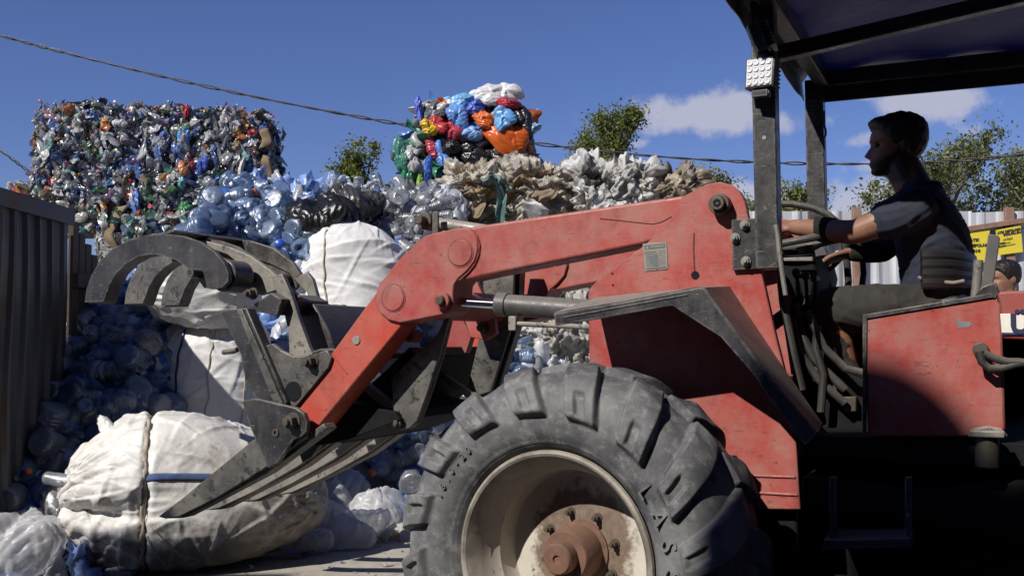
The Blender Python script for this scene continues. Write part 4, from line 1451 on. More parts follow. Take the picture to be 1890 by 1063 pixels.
# seat
M['pad'] = M['rubber_seat']
seat = MB().prism([tv(x, y, 0.84) for x, y in ((1648, 560), (1770, 545), (1785, 560), (1780, 585), (1650, 592), (1642, 575))], 0.80, 1.20).build('seat', M['rubber_seat'], tr, 0.02, 3)
bk = MB()
pts = []
n = 22
for i in range(n):
    s = i / (n - 1)
    ang = math.pi * (0.02 + 0.96 * s)
    pts.append((ang, s))
bu, bz = tv(1742, 497, 0.80)
wrap = []
for ang, s in pts:
    wrap.append(T(bu - 0.14 * math.sin(ang) + 0.07, 1.0 - 0.235 * math.cos(ang), bz))
for dz, rr in ((-0.040, 0.022), (-0.014, 0.024), (0.014, 0.024), (0.040, 0.022)):
    bk.path([w + Vector((0, 0, dz)) for w in wrap], rr, seg=10)
bk.build('backrest', M['rubber_seat'], seat)
MB().path([on_v(x, y, 0.775) for x, y in ((1694, 512), (1720, 519), (1760, 522), (1780, 518))], 0.005, seg=6).build('piping', M['steel_light'], seat)
MB().plate([(1824, 432), (1842, 434), (1846, 440), (1836, 510), (1828, 545), (1806, 545), (1812, 520)], 0.62, 0.04).build('seat_strut', M['console'], tr, 0.003)
MB().path([on_v(x, y, 0.66) for x, y in ((1806, 480), (1804, 510), (1800, 548))], 0.013, seg=12).build('seat_tube', M['steel_light'], tr)
MB().plate([(1800, 545), (1812, 528), (1838, 520), (1846, 540), (1838, 552), (1800, 556)], 0.60, 0.08).build('hinge_lug', M['black'], tr, 0.004)

# ------------------------------------------------------------------ rear side panel and box
VP = 0.33
panel = [(1593, 586), (1832, 548), (1848, 562), (1853, 700), (1856, 790), (1851, 800), (1800, 806), (1602, 806)]
pnl = MB().plate(panel, VP, 0.50).build('side_panel', M['red'], tr, 0.006)
MB().plate([(1592, 587), (1592, 581), (1830, 541), (1836, 549), (1600, 588), (1600, 640), (1597, 800), (1592, 800)], VP - 0.006, 0.03).build('edge_trim', M['black'], pnl, 0.002)
t = NT('primer_patch')
M['primer'] = flat('primer_patch', (0.16, 0.17, 0.165), 0.6, 0, 0.2)
MB().plate([(1766, 589), (1772, 588), (1775, 594), (1790, 593), (1795, 598), (1788, 604), (1768, 605)], VP - 0.0008, 0.002).build('primer_patch', M['primer'], pnl)
# filler neck with hoses
u, z = tv(1810, 645, VP)
MB().tube(T(u, VP - 0.03, z), T(u, VP + 0.01, z), 0.019, seg=20).build('hose_port', M['grease'], pnl, 0.003)
for pts in ([(1808, 648), (1812, 668), (1826, 680), (1848, 680), (1875, 672), (1905, 668)], [(1816, 652), (1836, 662), (1860, 668), (1880, 668), (1910, 672)]):
    MB().path([on_v(x, y, VP - 0.04) for x, y in pts], 0.0105, seg=12).build('hose', M['hose'], pnl)
# bottom pipe collar
u, z = tv(1822, 800, VP - 0.03)
MB().path([on_v(x, y, VP - 0.035) for x, y in ((1822, 792), (1822, 862))], 0.028, seg=24).build('outlet_pipe', M['grease'], pnl, 0.002)
pts = [on_v(x, y, VP - 0.05) for x, y in ((1792, 806), (1800, 795), (1822, 791), (1846, 795), (1854, 806))]
MB().path(pts, 0.008, seg=10).build('pipe_collar', M['steel_light'], pnl)
MB().box(on_v(1822, 800, VP - 0.055), TU * 0.040, TN * 0.02, Vector((0, 0, 0.009))).build('collar_plate', M['steel_light'], pnl, 0.004)
rb_ = MB().plate([(1840, 541), (1848, 538), (2020, 530), (2020, 634), (1850, 625), (1846, 560)], VP - 0.02, 0.55).build('rear_box', M['red_dull'], tr, 0.006)
M['plate_white'] = flat('plate_white', (0.68, 0.65, 0.58), 0.5, 0, 0.12)
pl = MB().plate([(1846, 579), (2000, 577), (2000, 621), (1849, 618)], VP - 0.024, 0.003).build('letter_board', M['plate_white'], rb_, 0.001)
M['navy'] = flat('navy_ink', (0.018, 0.02, 0.06), 0.5)
o = on_v(1865, 614, VP - 0.0265)
text_mesh('Ü', 0.066, frame_mat(o, -TU, Vector((0, 0, 1))), 'lettering', 0.001, M['navy'], pl, bold=0.003, sx=0.95)
MB().plate([(1849, 613.5), (2000, 616), (2000, 620), (1849, 617.5)], VP - 0.0255, 0.001).build('border_line', M['navy'], pl)

# ------------------------------------------------------------------ chassis below, steps
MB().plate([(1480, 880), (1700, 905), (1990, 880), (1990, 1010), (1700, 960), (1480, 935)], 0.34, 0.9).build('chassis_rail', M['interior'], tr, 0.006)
MB().plate([(1500, 900), (1990, 900), (1990, 1260), (1500, 1200)], 0.70, 0.7).build('dark_belly_fill', M['interior'], tr, 0.006)  # black plate added so the gap under the cab stays dark
st = MB().plate([(1520, 995), (1680, 992), (1682, 1010), (1518, 1014)], 0.22, 0.24).build('step', M['black'], tr, 0.003)
for x in (1530, 1670):
    MB().plate([(x, 880), (x + 14, 880), (x + 14, 1000), (x, 1000)], 0.24, 0.02).build('step_hanger', M['black'], st, 0.002)
MB().plate([(1690, 885), (1990, 870), (1990, 1200), (1690, 1130)], 0.46, 0.30).build('rear_axle_housing', M['interior'], tr, 0.02)

# ================================================================== PEOPLE
def skin_mat(name, a, b, beard=False):
    t = NT(name)
    n = t.noise(24, 5, 0.6)
    c = t.mix(t.mapr(n, 0.35, 0.7), a, b)
    if beard:
        fac = t.n('ShaderNodeAttribute')
        fac.attribute_name = 'beard'
        c = t.mix(t.math('MULTIPLY', fac.outputs['Fac'], t.mapr(t.noise(420, 2), 0.3, 0.6, 0.75, 1.0)), c, (0.016, 0.012, 0.010))
    return t.done(t.principled(c, 0.5, 0, t.bump(t.noise(260, 3), 0.12, 0.002), 0.4, Subsurface_Weight=0.08, Subsurface_Radius=(0.01, 0.004, 0.002)))


def cloth_mat(name, a, b, dust=(0.2, 0.18, 0.15), damt=0.3):
    t = NT(name)
    n = t.noise(9, 5, 0.6)
    c = t.mix(t.mapr(n, 0.35, 0.7), a, b)
    c = t.mix(t.mapr(t.noise(5, 6, 0.7), 0.5, 0.75, 0, damt), c, dust)
    return t.done(t.principled(c, 0.85, 0, t.bump(t.noise(500, 2), 0.25, 0.001), 0.25, Sheen_Weight=0.03))


M['skin'] = skin_mat('skin', (0.26, 0.135, 0.085), (0.20, 0.098, 0.060))
M['skin_beard'] = skin_mat('bearded_skin', (0.26, 0.135, 0.085), (0.20, 0.098, 0.060), True)
M['hair'] = flat('dark_hair', (0.010, 0.008, 0.007), 0.5, 0, 0.3, 90, 0.5)
M['shirt_navy'] = cloth_mat('navy_shirt', (0.021, 0.026, 0.044), (0.028, 0.034, 0.054), damt=0.06)
M['trousers'] = cloth_mat('grey_trousers', (0.028, 0.027, 0.025), (0.042, 0.039, 0.035), damt=0.25)
M['black_knit'] = cloth_mat('black_knit', (0.010, 0.010, 0.011), (0.014, 0.014, 0.015), damt=0.05)
M['shoe'] = flat('dark_shoe', (0.02, 0.018, 0.016), 0.6)
M['shirt_blue'] = cloth_mat('pale_blue_shirt', (0.20, 0.30, 0.52), (0.24, 0.34, 0.56), damt=0.1)
M['eye'] = flat('eye', (0.10, 0.08, 0.07), 0.2)


def fuse(name, bm, voxel, smooth_it, m, parent, disp=None):
    """one continuous watertight surface from overlapping closed shapes"""
    bmesh.ops.recalc_face_normals(bm, faces=bm.faces)
    me = bpy.data.meshes.new(name)
    bm.to_mesh(me)
    bm.free()
    ob = bpy.data.objects.new(name, me)
    C.objects.link(ob)
    r = ob.modifiers.new('r', 'REMESH')
    r.mode, r.voxel_size, r.use_smooth_shade = 'VOXEL', voxel, True
    s = ob.modifiers.new('s', 'SMOOTH')
    s.factor, s.iterations = 0.5, smooth_it
    dg = bpy.context.evaluated_depsgraph_get()
    out = bpy.data.meshes.new_from_object(ob.evaluated_get(dg))
    bpy.data.objects.remove(ob)
    bpy.data.meshes.remove(me)
    out.name = name
    if disp is not None:
        n = len(out.vertices)
        co = np.empty(n * 3, np.float32)
        no = np.empty(n * 3, np.float32)
        out.vertices.foreach_get('co', co)
        out.vertices.foreach_get('normal', no)
        co, no = co.reshape(-1, 3), no.reshape(-1, 3)
        co = co + no * disp(co)[:, None]
        out.vertices.foreach_set('co', co.astype(np.float32).ravel())
        out.update()
    return link(name, out, m, parent)


def loft(bm, secs, seg=24):
    """secs: (centre, half axis A, half axis B) closed at both ends"""
    rings = []
    for c, a, b in secs:
        c, a, b = Vector(c), Vector(a), Vector(b)
        rings.append([bm.verts.new(c + a * math.cos(k * 2 * math.pi / seg) + b * math.sin(k * 2 * math.pi / seg)) for k in range(seg)])
    for i in range(len(rings) - 1):
        for k in range(seg):
            l = (k + 1) % seg
            bm.faces.new((rings[i][k], rings[i][l], rings[i + 1][l], rings[i + 1][k]))
    bm.faces.new(rings[0][::-1])
    bm.faces.new(rings[-1])


def limb(bm, pts, radii, seg=16):
    """rounded tapering tube through the joints, bending softly"""
    P = [Vector(p) for p in pts]
    Q, Rr = [], []
    n = len(P)
    for i in range(n - 1):
        p0, p1, p2, p3 = P[max(i - 1, 0)], P[i], P[i + 1], P[min(i + 2, n - 1)]
        for k in range(8):
            s = k / 8
            c1 = 0.5 * ((2 * p1) + (p2 - p0) * s + (2 * p0 - 5 * p1 + 4 * p2 - p3) * s * s + (3 * p1 - p0 - 3 * p2 + p3) * s ** 3)
            Q.append(p1.lerp(p2, s).lerp(c1, 0.6))
            Rr.append(radii[i] + (radii[i + 1] - radii[i]) * s)
    Q.append(P[-1])
    Rr.append(radii[-1])
    d0, d1 = (Q[1] - Q[0]).normalized(), (Q[-1] - Q[-2]).normalized()
    Q = [Q[0] - d0 * Rr[0] * 0.6] + Q + [Q[-1] + d1 * Rr[-1] * 0.6]
    Rr = [Rr[0] * 0.6] + Rr + [Rr[-1] * 0.6]
    tmp = MB()
    tmp.bm.free()
    tmp.bm = bm
    tmp.path(Q, Rr, seg=seg)


def ball(bm, c, ax, ay, az):
    m = Matrix(((ax[0], ay[0], az[0], c[0]), (ax[1], ay[1], az[1], c[1]), (ax[2], ay[2], az[2], c[2]), (0, 0, 0, 1)))
    bmesh.ops.create_uvsphere(bm, u_segments=20, v_segments=14, radius=1.0, matrix=m)


HZ = np.array([0.00, 0.05, 0.13, 0.20, 0.25, 0.30, 0.36, 0.44, 0.50, 0.58, 0.68, 0.80, 0.90, 0.97, 1.0])
HF = np.array([0.080, 0.094, 0.095, 0.101, 0.098, 0.100, 0.098, 0.094, 0.089, 0.098, 0.096, 0.084, 0.058, 0.022, -0.01])
HB = np.array([0.035, 0.000, -0.025, -0.048, -0.060, -0.068, -0.078, -0.088, -0.094, -0.099, -0.101, -0.096, -0.078, -0.045, -0.012])
HW = np.array([0.026, 0.042, 0.052, 0.058, 0.061, 0.064, 0.068, 0.072, 0.074, 0.076, 0.077, 0.074, 0.061, 0.034, 0.002])
HH = 0.225


def head_surface(nz=70, na=72):
    z = np.linspace(0, 1, nz)
    f, b, w = np.interp(z, HZ, HF), np.interp(z, HZ, HB), np.interp(z, HZ, HW)
    for arr in (f, b, w):
        arr[2:-2] = (arr[:-4] + arr[1:-3] * 2 + arr[2:-2] * 2 + arr[3:-1] * 2 + arr[4:]) / 8
    a = np.arange(na) / na * 2 * math.pi
    c0 = np.minimum(-0.008, f - 0.01)
    ca, sa = np.cos(a), np.sin(a)
    sg = lambda x, p: np.sign(x) * np.abs(x) ** p
    X = np.where(ca[None] >= 0, c0[:, None] + (f - c0)[:, None] * sg(ca, 0.85)[None], c0[:, None] + (c0 - b)[:, None] * sg(ca, 0.9)[None])
    Y = w[:, None] * sg(sa, 0.85)[None]
    Z = np.broadcast_to((z * HH)[:, None], X.shape).copy()
    front = ca[None] > 0.2
    zz = z[:, None]
    nose = np.where((zz > 0.285) & (zz < 0.60), np.interp(zz, [0.285, 0.315, 0.345, 0.48, 0.60], [0.0, 0.021, 0.025, 0.009, 0.0]), 0)
    X = X + np.where(front, nose * np.exp(-(Y / (0.0135 - 0.004 * np.clip((zz - 0.33) / 0.2, 0, 1))) ** 2), 0)
    X = X + np.where(front, 0.006 * np.exp(-((zz - 0.205) / 0.018) ** 2) * np.exp(-(Y / 0.022) ** 2), 0)
    X = X + np.where(front, 0.005 * np.exp(-((zz - 0.165) / 0.016) ** 2) * np.exp(-(Y / 0.020) ** 2), 0)
    X = X - np.where(front, 0.006 * np.exp(-((zz - 0.186) / 0.007) ** 2) * np.exp(-(Y / 0.026) ** 2), 0)
    X = X + np.where(front, 0.007 * np.exp(-((zz - 0.05) / 0.05) ** 2) * np.exp(-(Y / 0.024) ** 2), 0)
    for s in (-1, 1):
        X = X - np.where(front, 0.011 * np.exp(-((zz - 0.50) / 0.045) ** 2) * np.exp(-((Y - s * 0.033) / 0.017) ** 2), 0)
        X = X + np.where(front, 0.005 * np.exp(-((zz - 0.575) / 0.03) ** 2) * np.exp(-((Y - s * 0.030) / 0.022) ** 2), 0)
    return X, Y, Z


def frame3(fwd, upv):
    f = Vector(fwd).normalized()
    u = Vector(upv)
    u = (u - f * u.dot(f)).normalized()
    l = u.cross(f)
    return f, l, u


def add_head(bm, chin, fwd, upv, sc=1.0):
    f, l, u = frame3(fwd, upv)
    X, Y, Z = head_surface()
    nz, na = X.shape
    o = Vector(chin) - f * 0.085 * sc
    vs = [[bm.verts.new(o + (f * float(X[i, j]) + l * float(Y[i, j]) + u * float(Z[i, j])) * sc) for j in range(na)] for i in range(nz)]
    for i in range(nz - 1):
        for j in range(na):
            k = (j + 1) % na
            bm.faces.new((vs[i][j], vs[i][k], vs[i + 1][k], vs[i + 1][j]))
    bm.faces.new(vs[0][::-1])
    bm.faces.new(vs[-1])
    for s in (-1, 1):
        e = o + (f * -0.014 + l * 0.076 * s + u * HH * 0.47) * sc
        ball(bm, e, (f * 0.016 + u * 0.004) * sc, (l * 0.008 + f * -0.004 * 1) * sc, u * 0.031 * sc)
    return o, f, l, u


def hair_cap(name, o, f, l, u, sc, m, parent, beard=False, seed=0, quiff=0.016, neck=0.30):
    X, Y, Z = head_surface(90, 96)
    nz, na = X.shape
    zf = Z / HH
    c = np.stack([X, Y, Z], -1)
    ctr = np.array([-0.01, 0, 0.12])
    n = c - ctr
    n /= np.linalg.norm(n, axis=-1, keepdims=True)
    if beard:
        inside = (zf < np.interp(X, [-0.03, 0.0, 0.05, 0.08, 0.12], [0.50, 0.46, 0.33, 0.25, 0.25])) & (X > -0.012) & ~((np.abs(zf - 0.185) < 0.022) & (np.abs(Y) < 0.02) & (X > 0.08)) & (zf > 0.005)
        th = 0.0028
    else:
        line = np.interp(X, [-0.11, -0.06, -0.03, -0.005, 0.025, 0.055, 0.075, 0.10], [neck, neck - 0.02, 0.36, 0.50, 0.46, 0.64, 0.74, 0.79])
        inside = zf > line
        th = 0.010
    rng = np.random.default_rng(seed)
    wob = sum(np.sin(X * rng.uniform(150, 420) + Y * rng.uniform(-300, 300) + Z * rng.uniform(-300, 300) + rng.uniform(0, 6)) for _ in range(6)) / 6
    extra = np.zeros_like(X)
    if not beard:
        extra = quiff * np.exp(-((X - 0.075) / 0.03) ** 2) * np.exp(-((zf - 0.84) / 0.09) ** 2) + 0.006 * np.clip((zf - 0.6) / 0.4, 0, 1)
    edge = np.clip((zf - line) / 0.08, 0.15, 1) if not beard else 1.0
    outp = c + n * ((th + extra) * edge + wob * th * 0.42)[..., None]
    base = c - n * 0.003
    bm = bmesh.new()
    V = {}

    def vert(i, j, k):
        key = (i, j, k)
        if key not in V:
            p = (outp if k else base)[i, j]
            V[key] = bm.verts.new(o + (f * float(p[0]) + l * float(p[1]) + u * float(p[2])) * sc)
        return V[key]
    cell = inside[:-1] & inside[1:]
    cell = cell & np.roll(inside, -1, 1)[:-1] & np.roll(inside, -1, 1)[1:]
    for i, j in np.argwhere(cell):
        k = (j + 1) % na
        bm.faces.new((vert(i, j, 1), vert(i, k, 1), vert(i + 1, k, 1), vert(i + 1, j, 1)))
        for (di, dj, e) in ((0, -1, ((i, j), (i + 1, j))), (0, 1, ((i, k), (i + 1, k))), (-1, 0, ((i, j), (i, k))), (1, 0, ((i + 1, j), (i + 1, k)))):
            ii, jj = i + di, (j + dj) % na
            if ii < 0 or ii >= nz - 1 or not cell[ii, jj]:
                (a1, a2), (b1, b2) = e
                bm.faces.new((vert(a1, a2, 1), vert(b1, b2, 1), vert(b1, b2, 0), vert(a1, a2, 0)))
    bmesh.ops.recalc_face_normals(bm, faces=bm.faces)
    me = bpy.data.meshes.new(name)
    bm.to_mesh(me)
    bm.free()
    for p in me.polygons:
        p.use_smooth = True
    return link(name, me, m, parent)


def add_hand(bm, wrist, dirv, palm_n, side, sc=1.0, curl=(0.4, 0.45, 0.5, 0.55), thumb_out=0.7):
    """dirv: towards the fingers, palm_n: out of the palm, side: +1/-1 which side the thumb leaves"""
    d = Vector(dirv).normalized()
    n = Vector(palm_n)
    n = (n - d * n.dot(d)).normalized()
    a = d.cross(n).normalized() * side          # towards the thumb
    w = Vector(wrist)
    loft(bm, [(w - d * 0.02 * sc, a * 0.027 * sc, n * 0.019 * sc), (w + d * 0.02 * sc, a * 0.033 * sc, n * 0.016 * sc), (w + d * 0.055 * sc, a * 0.041 * sc, n * 0.0145 * sc), (w + d * 0.092 * sc, a * 0.041 * sc, n * 0.0115 * sc)], 18)
    for k, (off, L) in enumerate(((0.030, 0.072), (0.010, 0.080), (-0.011, 0.075), (-0.031, 0.060))):
        p = w + d * (0.088 - 0.004 * abs(k - 1)) * sc + a * off * sc
        dd, pts = d + a * (off * 1.2), [p]
        for s_, frac in enumerate((0.45, 0.32, 0.23)):
            dd = (dd.normalized() + n * curl[k] * (0.6 + 0.35 * s_)).normalized()
            pts.append(pts[-1] + dd * L * frac * sc)
        limb(bm, pts, [0.0090 * sc, 0.0084 * sc, 0.0076 * sc, 0.0064 * sc], 10)
    p = w + d * 0.022 * sc + a * 0.030 * sc
    t1 = (d * 0.75 + a * thumb_out + n * 0.35).normalized()
    t2 = (d * 0.95 + a * 0.25 * thumb_out + n * 0.45).normalized()
    limb(bm, [p, p + t1 * 0.040 * sc, p + t1 * 0.040 * sc + t2 * 0.030 * sc, p + t1 * 0.040 * sc + t2 * 0.055 * sc], [0.0125 * sc, 0.0108 * sc, 0.0094 * sc, 0.0076 * sc], 10)


# ------------------------------------------------------------------ the driver
VD = 0.98
SN, SFAR = VD - 0.17, VD + 0.19


def dv(x, y, v=VD):
    return on_v(x, y, v)


drv = empty('person', dv(1740, 590), 'seated driver in navy T-shirt and dark trousers, both arms on the steering wheel', 'person')
hip_n, hip_f = dv(1738, 580, VD - 0.09), dv(1738, 580, VD + 0.10)
knee_n, knee_f = dv(1512, 574, SN - 0.06), dv(1500, 585, SFAR + 0.08)
ank_n, ank_f = dv(1572, 735, SN - 0.02), dv(1552, 745, SFAR + 0.05)
sho_n, sho_f = dv(1693, 385, SN), dv(1690, 395, SFAR)
elb_n, elb_f = dv(1578, 428, SN - 0.02), dv(1625, 462, SFAR + 0.02)
wri_n, wri_f = dv(1462, 419, 0.88), dv(1566, 467, 1.16)
hand_n = dv(1432, 420, 0.90)
upT = Vector((0, 0, 1))
fd = Vector((-0.985, 0.17, 0)).normalized()
bm = bmesh.new()
chin = dv(1615, 326, VD)
hf, hl, hu = frame3(fd + Vector((0, 0, -0.02)), upT + fd * 0.03)
ho, hf, hl, hu = add_head(bm, chin, hf, hu, 0.88)
limb(bm, [ho + hf * 0.0 + hu * 0.055, dv(1688, 350, VD), dv(1704, 385, VD)], [0.056, 0.058, 0.075])
TT = TU
loft(bm, [(dv(1735, 598, VD), TT * 0.10, TN * 0.15), (dv(1732, 560, VD), TT * 0.105, TN * 0.155), (dv(1728, 520, VD), TT * 0.095, TN * 0.14), (dv(1724, 470, VD), TT * 0.100, TN * 0.150),
          (dv(1716, 425, VD), TT * 0.100, TN * 0.165), (dv(1706, 385, VD), TT * 0.080, TN * 0.165), (dv(1698, 362, VD), TT * 0.05, TN * 0.10)])
limb(bm, [sho_n, dv(1636, 406, SN - 0.02), elb_n, dv(1530, 425, 0.83), wri_n], [0.056, 0.046, 0.039, 0.036, 0.025])
limb(bm, [sho_f, dv(1655, 435, SFAR + 0.02), elb_f, wri_f], [0.056, 0.046, 0.040, 0.026])
limb(bm, [hip_n, dv(1620, 572, SN - 0.03), knee_n], [0.085, 0.072, 0.058])
limb(bm, [hip_f, dv(1620, 580, SFAR), knee_f], [0.085, 0.072, 0.058])
for kn, an in ((knee_n, ank_n), (knee_f, ank_f)):
    limb(bm, [kn, kn.lerp(an, 0.4) - TU * 0.015, an], [0.056, 0.050, 0.036])
    fo = an - Vector((0, 0, 0.075))
    limb(bm, [fo - TU * 0.04, fo + TU * 0.10 + Vector((0, 0, -0.012)), fo + TU * 0.19 + Vector((0, 0, -0.018))], [0.040, 0.042, 0.028])
add_hand(bm, wri_f, dv(1536, 477, 1.13) - wri_f, Vector((0, 0, -1)) - TN * 0.35, -1, 0.98, (0.10, 0.16, 0.24, 0.40), 0.75)
add_hand(bm, wri_n, hand_n - wri_n, Vector((0, 0, -1)) + TN * 0.5, 1, 0.95, (0.75, 0.8, 0.85, 0.85), 0.6)
body = fuse('body', bm, 0.0046, 3, M['skin_beard'], drv)
co = np.empty(len(body.data.vertices) * 3, np.float32)
body.data.vertices.foreach_get('co', co)
co = co.reshape(-1, 3) - np.array(ho)
hx_, hy_, hz_ = co @ np.array(hf) / 0.88, co @ np.array(hl) / 0.88, co @ np.array(hu) / 0.88 / HH
top = np.interp(hx_, [-0.02, 0.0, 0.03, 0.06, 0.08, 0.11], [0.55, 0.50, 0.33, 0.27, 0.25, 0.26])
bd = smooth(0.05, -0.05, hz_ - top) * smooth(-0.035, -0.005, hx_) * smooth(-0.22, -0.10, hz_) * (hz_ < 0.7) * (np.abs(hy_) < 0.1)
bd = bd * (1 - 0.8 * np.exp(-((hz_ - 0.186) / 0.022) ** 2) * np.exp(-(hy_ / 0.02) ** 2) * (hx_ > 0.07))
body.data.attributes.new('beard', 'FLOAT', 'POINT').data.foreach_set('value', bd.astype(np.float32))
hair_cap('hair', ho, hf, hl, hu, 0.88, M['hair'], drv, seed=3)
for s in (-1, 1):
    bm = bmesh.new()
    ball(bm, ho + (hf * 0.083 + hl * 0.032 * s + hu * HH * 0.497) * 0.88, hf * 0.0085, hl * 0.011, hu * 0.0065)
    me = bpy.data.meshes.new('eye')
    bm.to_mesh(me); bm.free()
    link('eye', me, M['eye'], drv)


def folds(seed, amp, scl, stretch=(1, 1, 1)):
    rng = np.random.default_rng(seed)
    K = [(rng.normal(0, 1, 3) * scl * np.array(stretch), rng.uniform(0, 6.28), rng.uniform(0.5, 1)) for _ in range(9)]

    def f(co):
        x = np.zeros(len(co))
        q = co + 0.02 * np.sin(co[:, [1, 2, 0]] * 23)
        for k, p, a in K:
            s = np.sin(q @ k + p)
            x += a * (1 - np.abs(s)) ** 2
        return amp * (x / 9 * 2 - 0.55)
    return f


# T-shirt
bm = bmesh.new()
loft(bm, [(dv(1738, 572, VD), TT * 0.118, TN * 0.172), (dv(1733, 548, VD), TT * 0.120, TN * 0.175), (dv(1730, 515, VD), TT * 0.112, TN * 0.162), (dv(1726, 470, VD), TT * 0.116, TN * 0.168),
          (dv(1717, 425, VD), TT * 0.116, TN * 0.182), (dv(1706, 385, VD), TT * 0.095, TN * 0.178), (dv(1702, 360, VD), TT * 0.072, TN * 0.135), (dv(1700, 342, VD), TT * 0.066, TN * 0.075), (dv(1697, 336, VD), TT * 0.062, TN * 0.064)], 32)
limb(bm, [sho_n + Vector((0, 0, 0.006)), dv(1664, 396, SN - 0.015), dv(1630, 409, SN - 0.02)], [0.074, 0.068, 0.062], 20)
limb(bm, [sho_f, dv(1660, 428, SFAR + 0.015), dv(1640, 448, SFAR + 0.02)], [0.072, 0.066, 0.058], 20)
fuse('shirt', bm, 0.006, 9, M['shirt_navy'], drv, folds(5, 0.009, 34, (1, 1, 1.5)))
# trousers
bm = bmesh.new()
loft(bm, [(dv(1745, 600, VD), TT * 0.12, TN * 0.165), (dv(1736, 560, VD), TT * 0.118, TN * 0.165)])
limb(bm, [hip_n, dv(1620, 572, SN - 0.03), knee_n, knee_n.lerp(ank_n, 0.35), knee_n.lerp(ank_n, 0.97)], [0.094, 0.082, 0.068, 0.064, 0.056], 20)
limb(bm, [hip_f, dv(1620, 580, SFAR), knee_f, knee_f.lerp(ank_f, 0.35), knee_f.lerp(ank_f, 0.97)], [0.094, 0.082, 0.068, 0.064, 0.056], 20)
fuse('trousers', bm, 0.0065, 14, M['trousers'], drv, folds(9, 0.013, 30))
for an in (ank_n, ank_f):
    bm = bmesh.new()
    fo = an - Vector((0, 0, 0.080))
    limb(bm, [fo - TU * 0.045, fo + TU * 0.10 + Vector((0, 0, -0.012)), fo + TU * 0.20 + Vector((0, 0, -0.020))], [0.050, 0.050, 0.036])
    fuse('shoe', bm, 0.006, 3, M['shoe'], drv)
# black arm sleeve on the far forearm, black band on the near forearm
bm = bmesh.new()
limb(bm, [dv(1652, 440, SFAR + 0.02), elb_f, elb_f.lerp(wri_f, 0.92)], [0.047, 0.045, 0.032], 18)
fuse('arm_sleeve', bm, 0.005, 2, M['black_knit'], drv, folds(2, 0.004, 60))
bm = bmesh.new()
loft(bm, [(dv(x, y, 0.835), TN * r, Vector((0, 0, r))) for x, y, r in ((1546, 426, 0.0405), (1530, 425, 0.0425), (1512, 423.5, 0.041), (1504, 422, 0.039))], 24)
fuse('wrist_band', bm, 0.0045, 2, M['black_knit'], drv)

# ------------------------------------------------------------------ bystander behind the machine
PY = 6.6


def bp(x, y, dy=0.0):
    return at_y(x, y, PY + dy)


hx = bp(1846, 545).x
per = empty('person', (hx, PY, 0.09), 'bystander in pale blue shirt, mostly hidden behind the rear of the tractor', 'person')
bm = bmesh.new()
bf_, bl_, bu_ = frame3(Vector((-0.95, -0.18, -0.10)), Vector((-0.12, 0, 1)))
bo, bf_, bl_, bu_ = add_head(bm, bp(1836, 549), bf_, bu_, 1.0)
zc = bp(1846, 549).z
X0 = Vector((hx + 0.06, PY, 0))
EX, EY = Vector((1, 0, 0)), Vector((0, 1, 0))


def h(x, y, z):
    return X0 + Vector((x, y, z))


limb(bm, [bo + bu_ * 0.05, h(-0.02, 0, zc - 0.03), h(0.0, 0, zc - 0.10)], [0.055, 0.056, 0.075])
loft(bm, [(h(0, 0, 0.80), EX * 0.10, EY * 0.16), (h(0, 0, 0.95), EX * 0.10, EY * 0.15), (h(0, 0, 1.10), EX * 0.105, EY * 0.16), (h(0, 0, zc - 0.15), EX * 0.09, EY * 0.18), (h(0, 0, zc - 0.07), EX * 0.05, EY * 0.10)])
for s in (-1, 1):
    limb(bm, [h(0, 0.19 * s, zc - 0.13), h(0.03, 0.23 * s, 1.05), h(-0.06, 0.22 * s, 0.82)], [0.052, 0.042, 0.026])
    add_hand(bm, h(-0.06, 0.22 * s, 0.82), Vector((-0.35, 0, -1)), Vector((-0.2, -s, 0)), s, 1.0)
    limb(bm, [h(0, 0.09 * s, 0.82), h(-0.02, 0.10 * s, 0.50), h(0.01, 0.10 * s, 0.17)], [0.088, 0.06, 0.04])
    limb(bm, [h(0.05, 0.10 * s, 0.13), h(-0.14, 0.11 * s, 0.12)], [0.038, 0.03])
fuse('body', bm, 0.007, 3, M['skin'], per)
hair_cap('hair', bo, bf_, bl_, bu_, 1.0, M['hair'], per, seed=8, quiff=0.004, neck=0.34)
bm = bmesh.new()
loft(bm, [(h(0, 0, 0.78), EX * 0.122, EY * 0.18), (h(0, 0, 0.95), EX * 0.116, EY * 0.17), (h(0, 0, 1.10), EX * 0.12, EY * 0.178), (h(0, 0, zc - 0.15), EX * 0.105, EY * 0.196), (h(0, 0, zc - 0.08), EX * 0.07, EY * 0.12), (h(0, 0, zc - 0.055), EX * 0.066, EY * 0.07)])
for s in (-1, 1):
    limb(bm, [h(0, 0.185 * s, zc - 0.13), h(0.02, 0.225 * s, 1.12)], [0.068, 0.058])
fuse('shirt', bm, 0.008, 2, M['shirt_blue'], per, folds(12, 0.008, 30))
bm = bmesh.new()
loft(bm, [(h(0, 0, 0.74), EX * 0.11, EY * 0.165), (h(0, 0, 0.88), EX * 0.112, EY * 0.165)])
for s in (-1, 1):
    limb(bm, [h(0, 0.09 * s, 0.80), h(-0.02, 0.10 * s, 0.50), h(0.01, 0.10 * s, 0.20)], [0.096, 0.072, 0.056])
fuse('trousers', bm, 0.008, 2, M['black_knit'], per, folds(14, 0.008, 24))
for s in (-1, 1):
    bm = bmesh.new()
    limb(bm, [h(0.06, 0.10 * s, 0.135), h(-0.15, 0.11 * s, 0.128)], [0.045, 0.036])
    fuse('shoe', bm, 0.008, 2, M['shoe'], per)

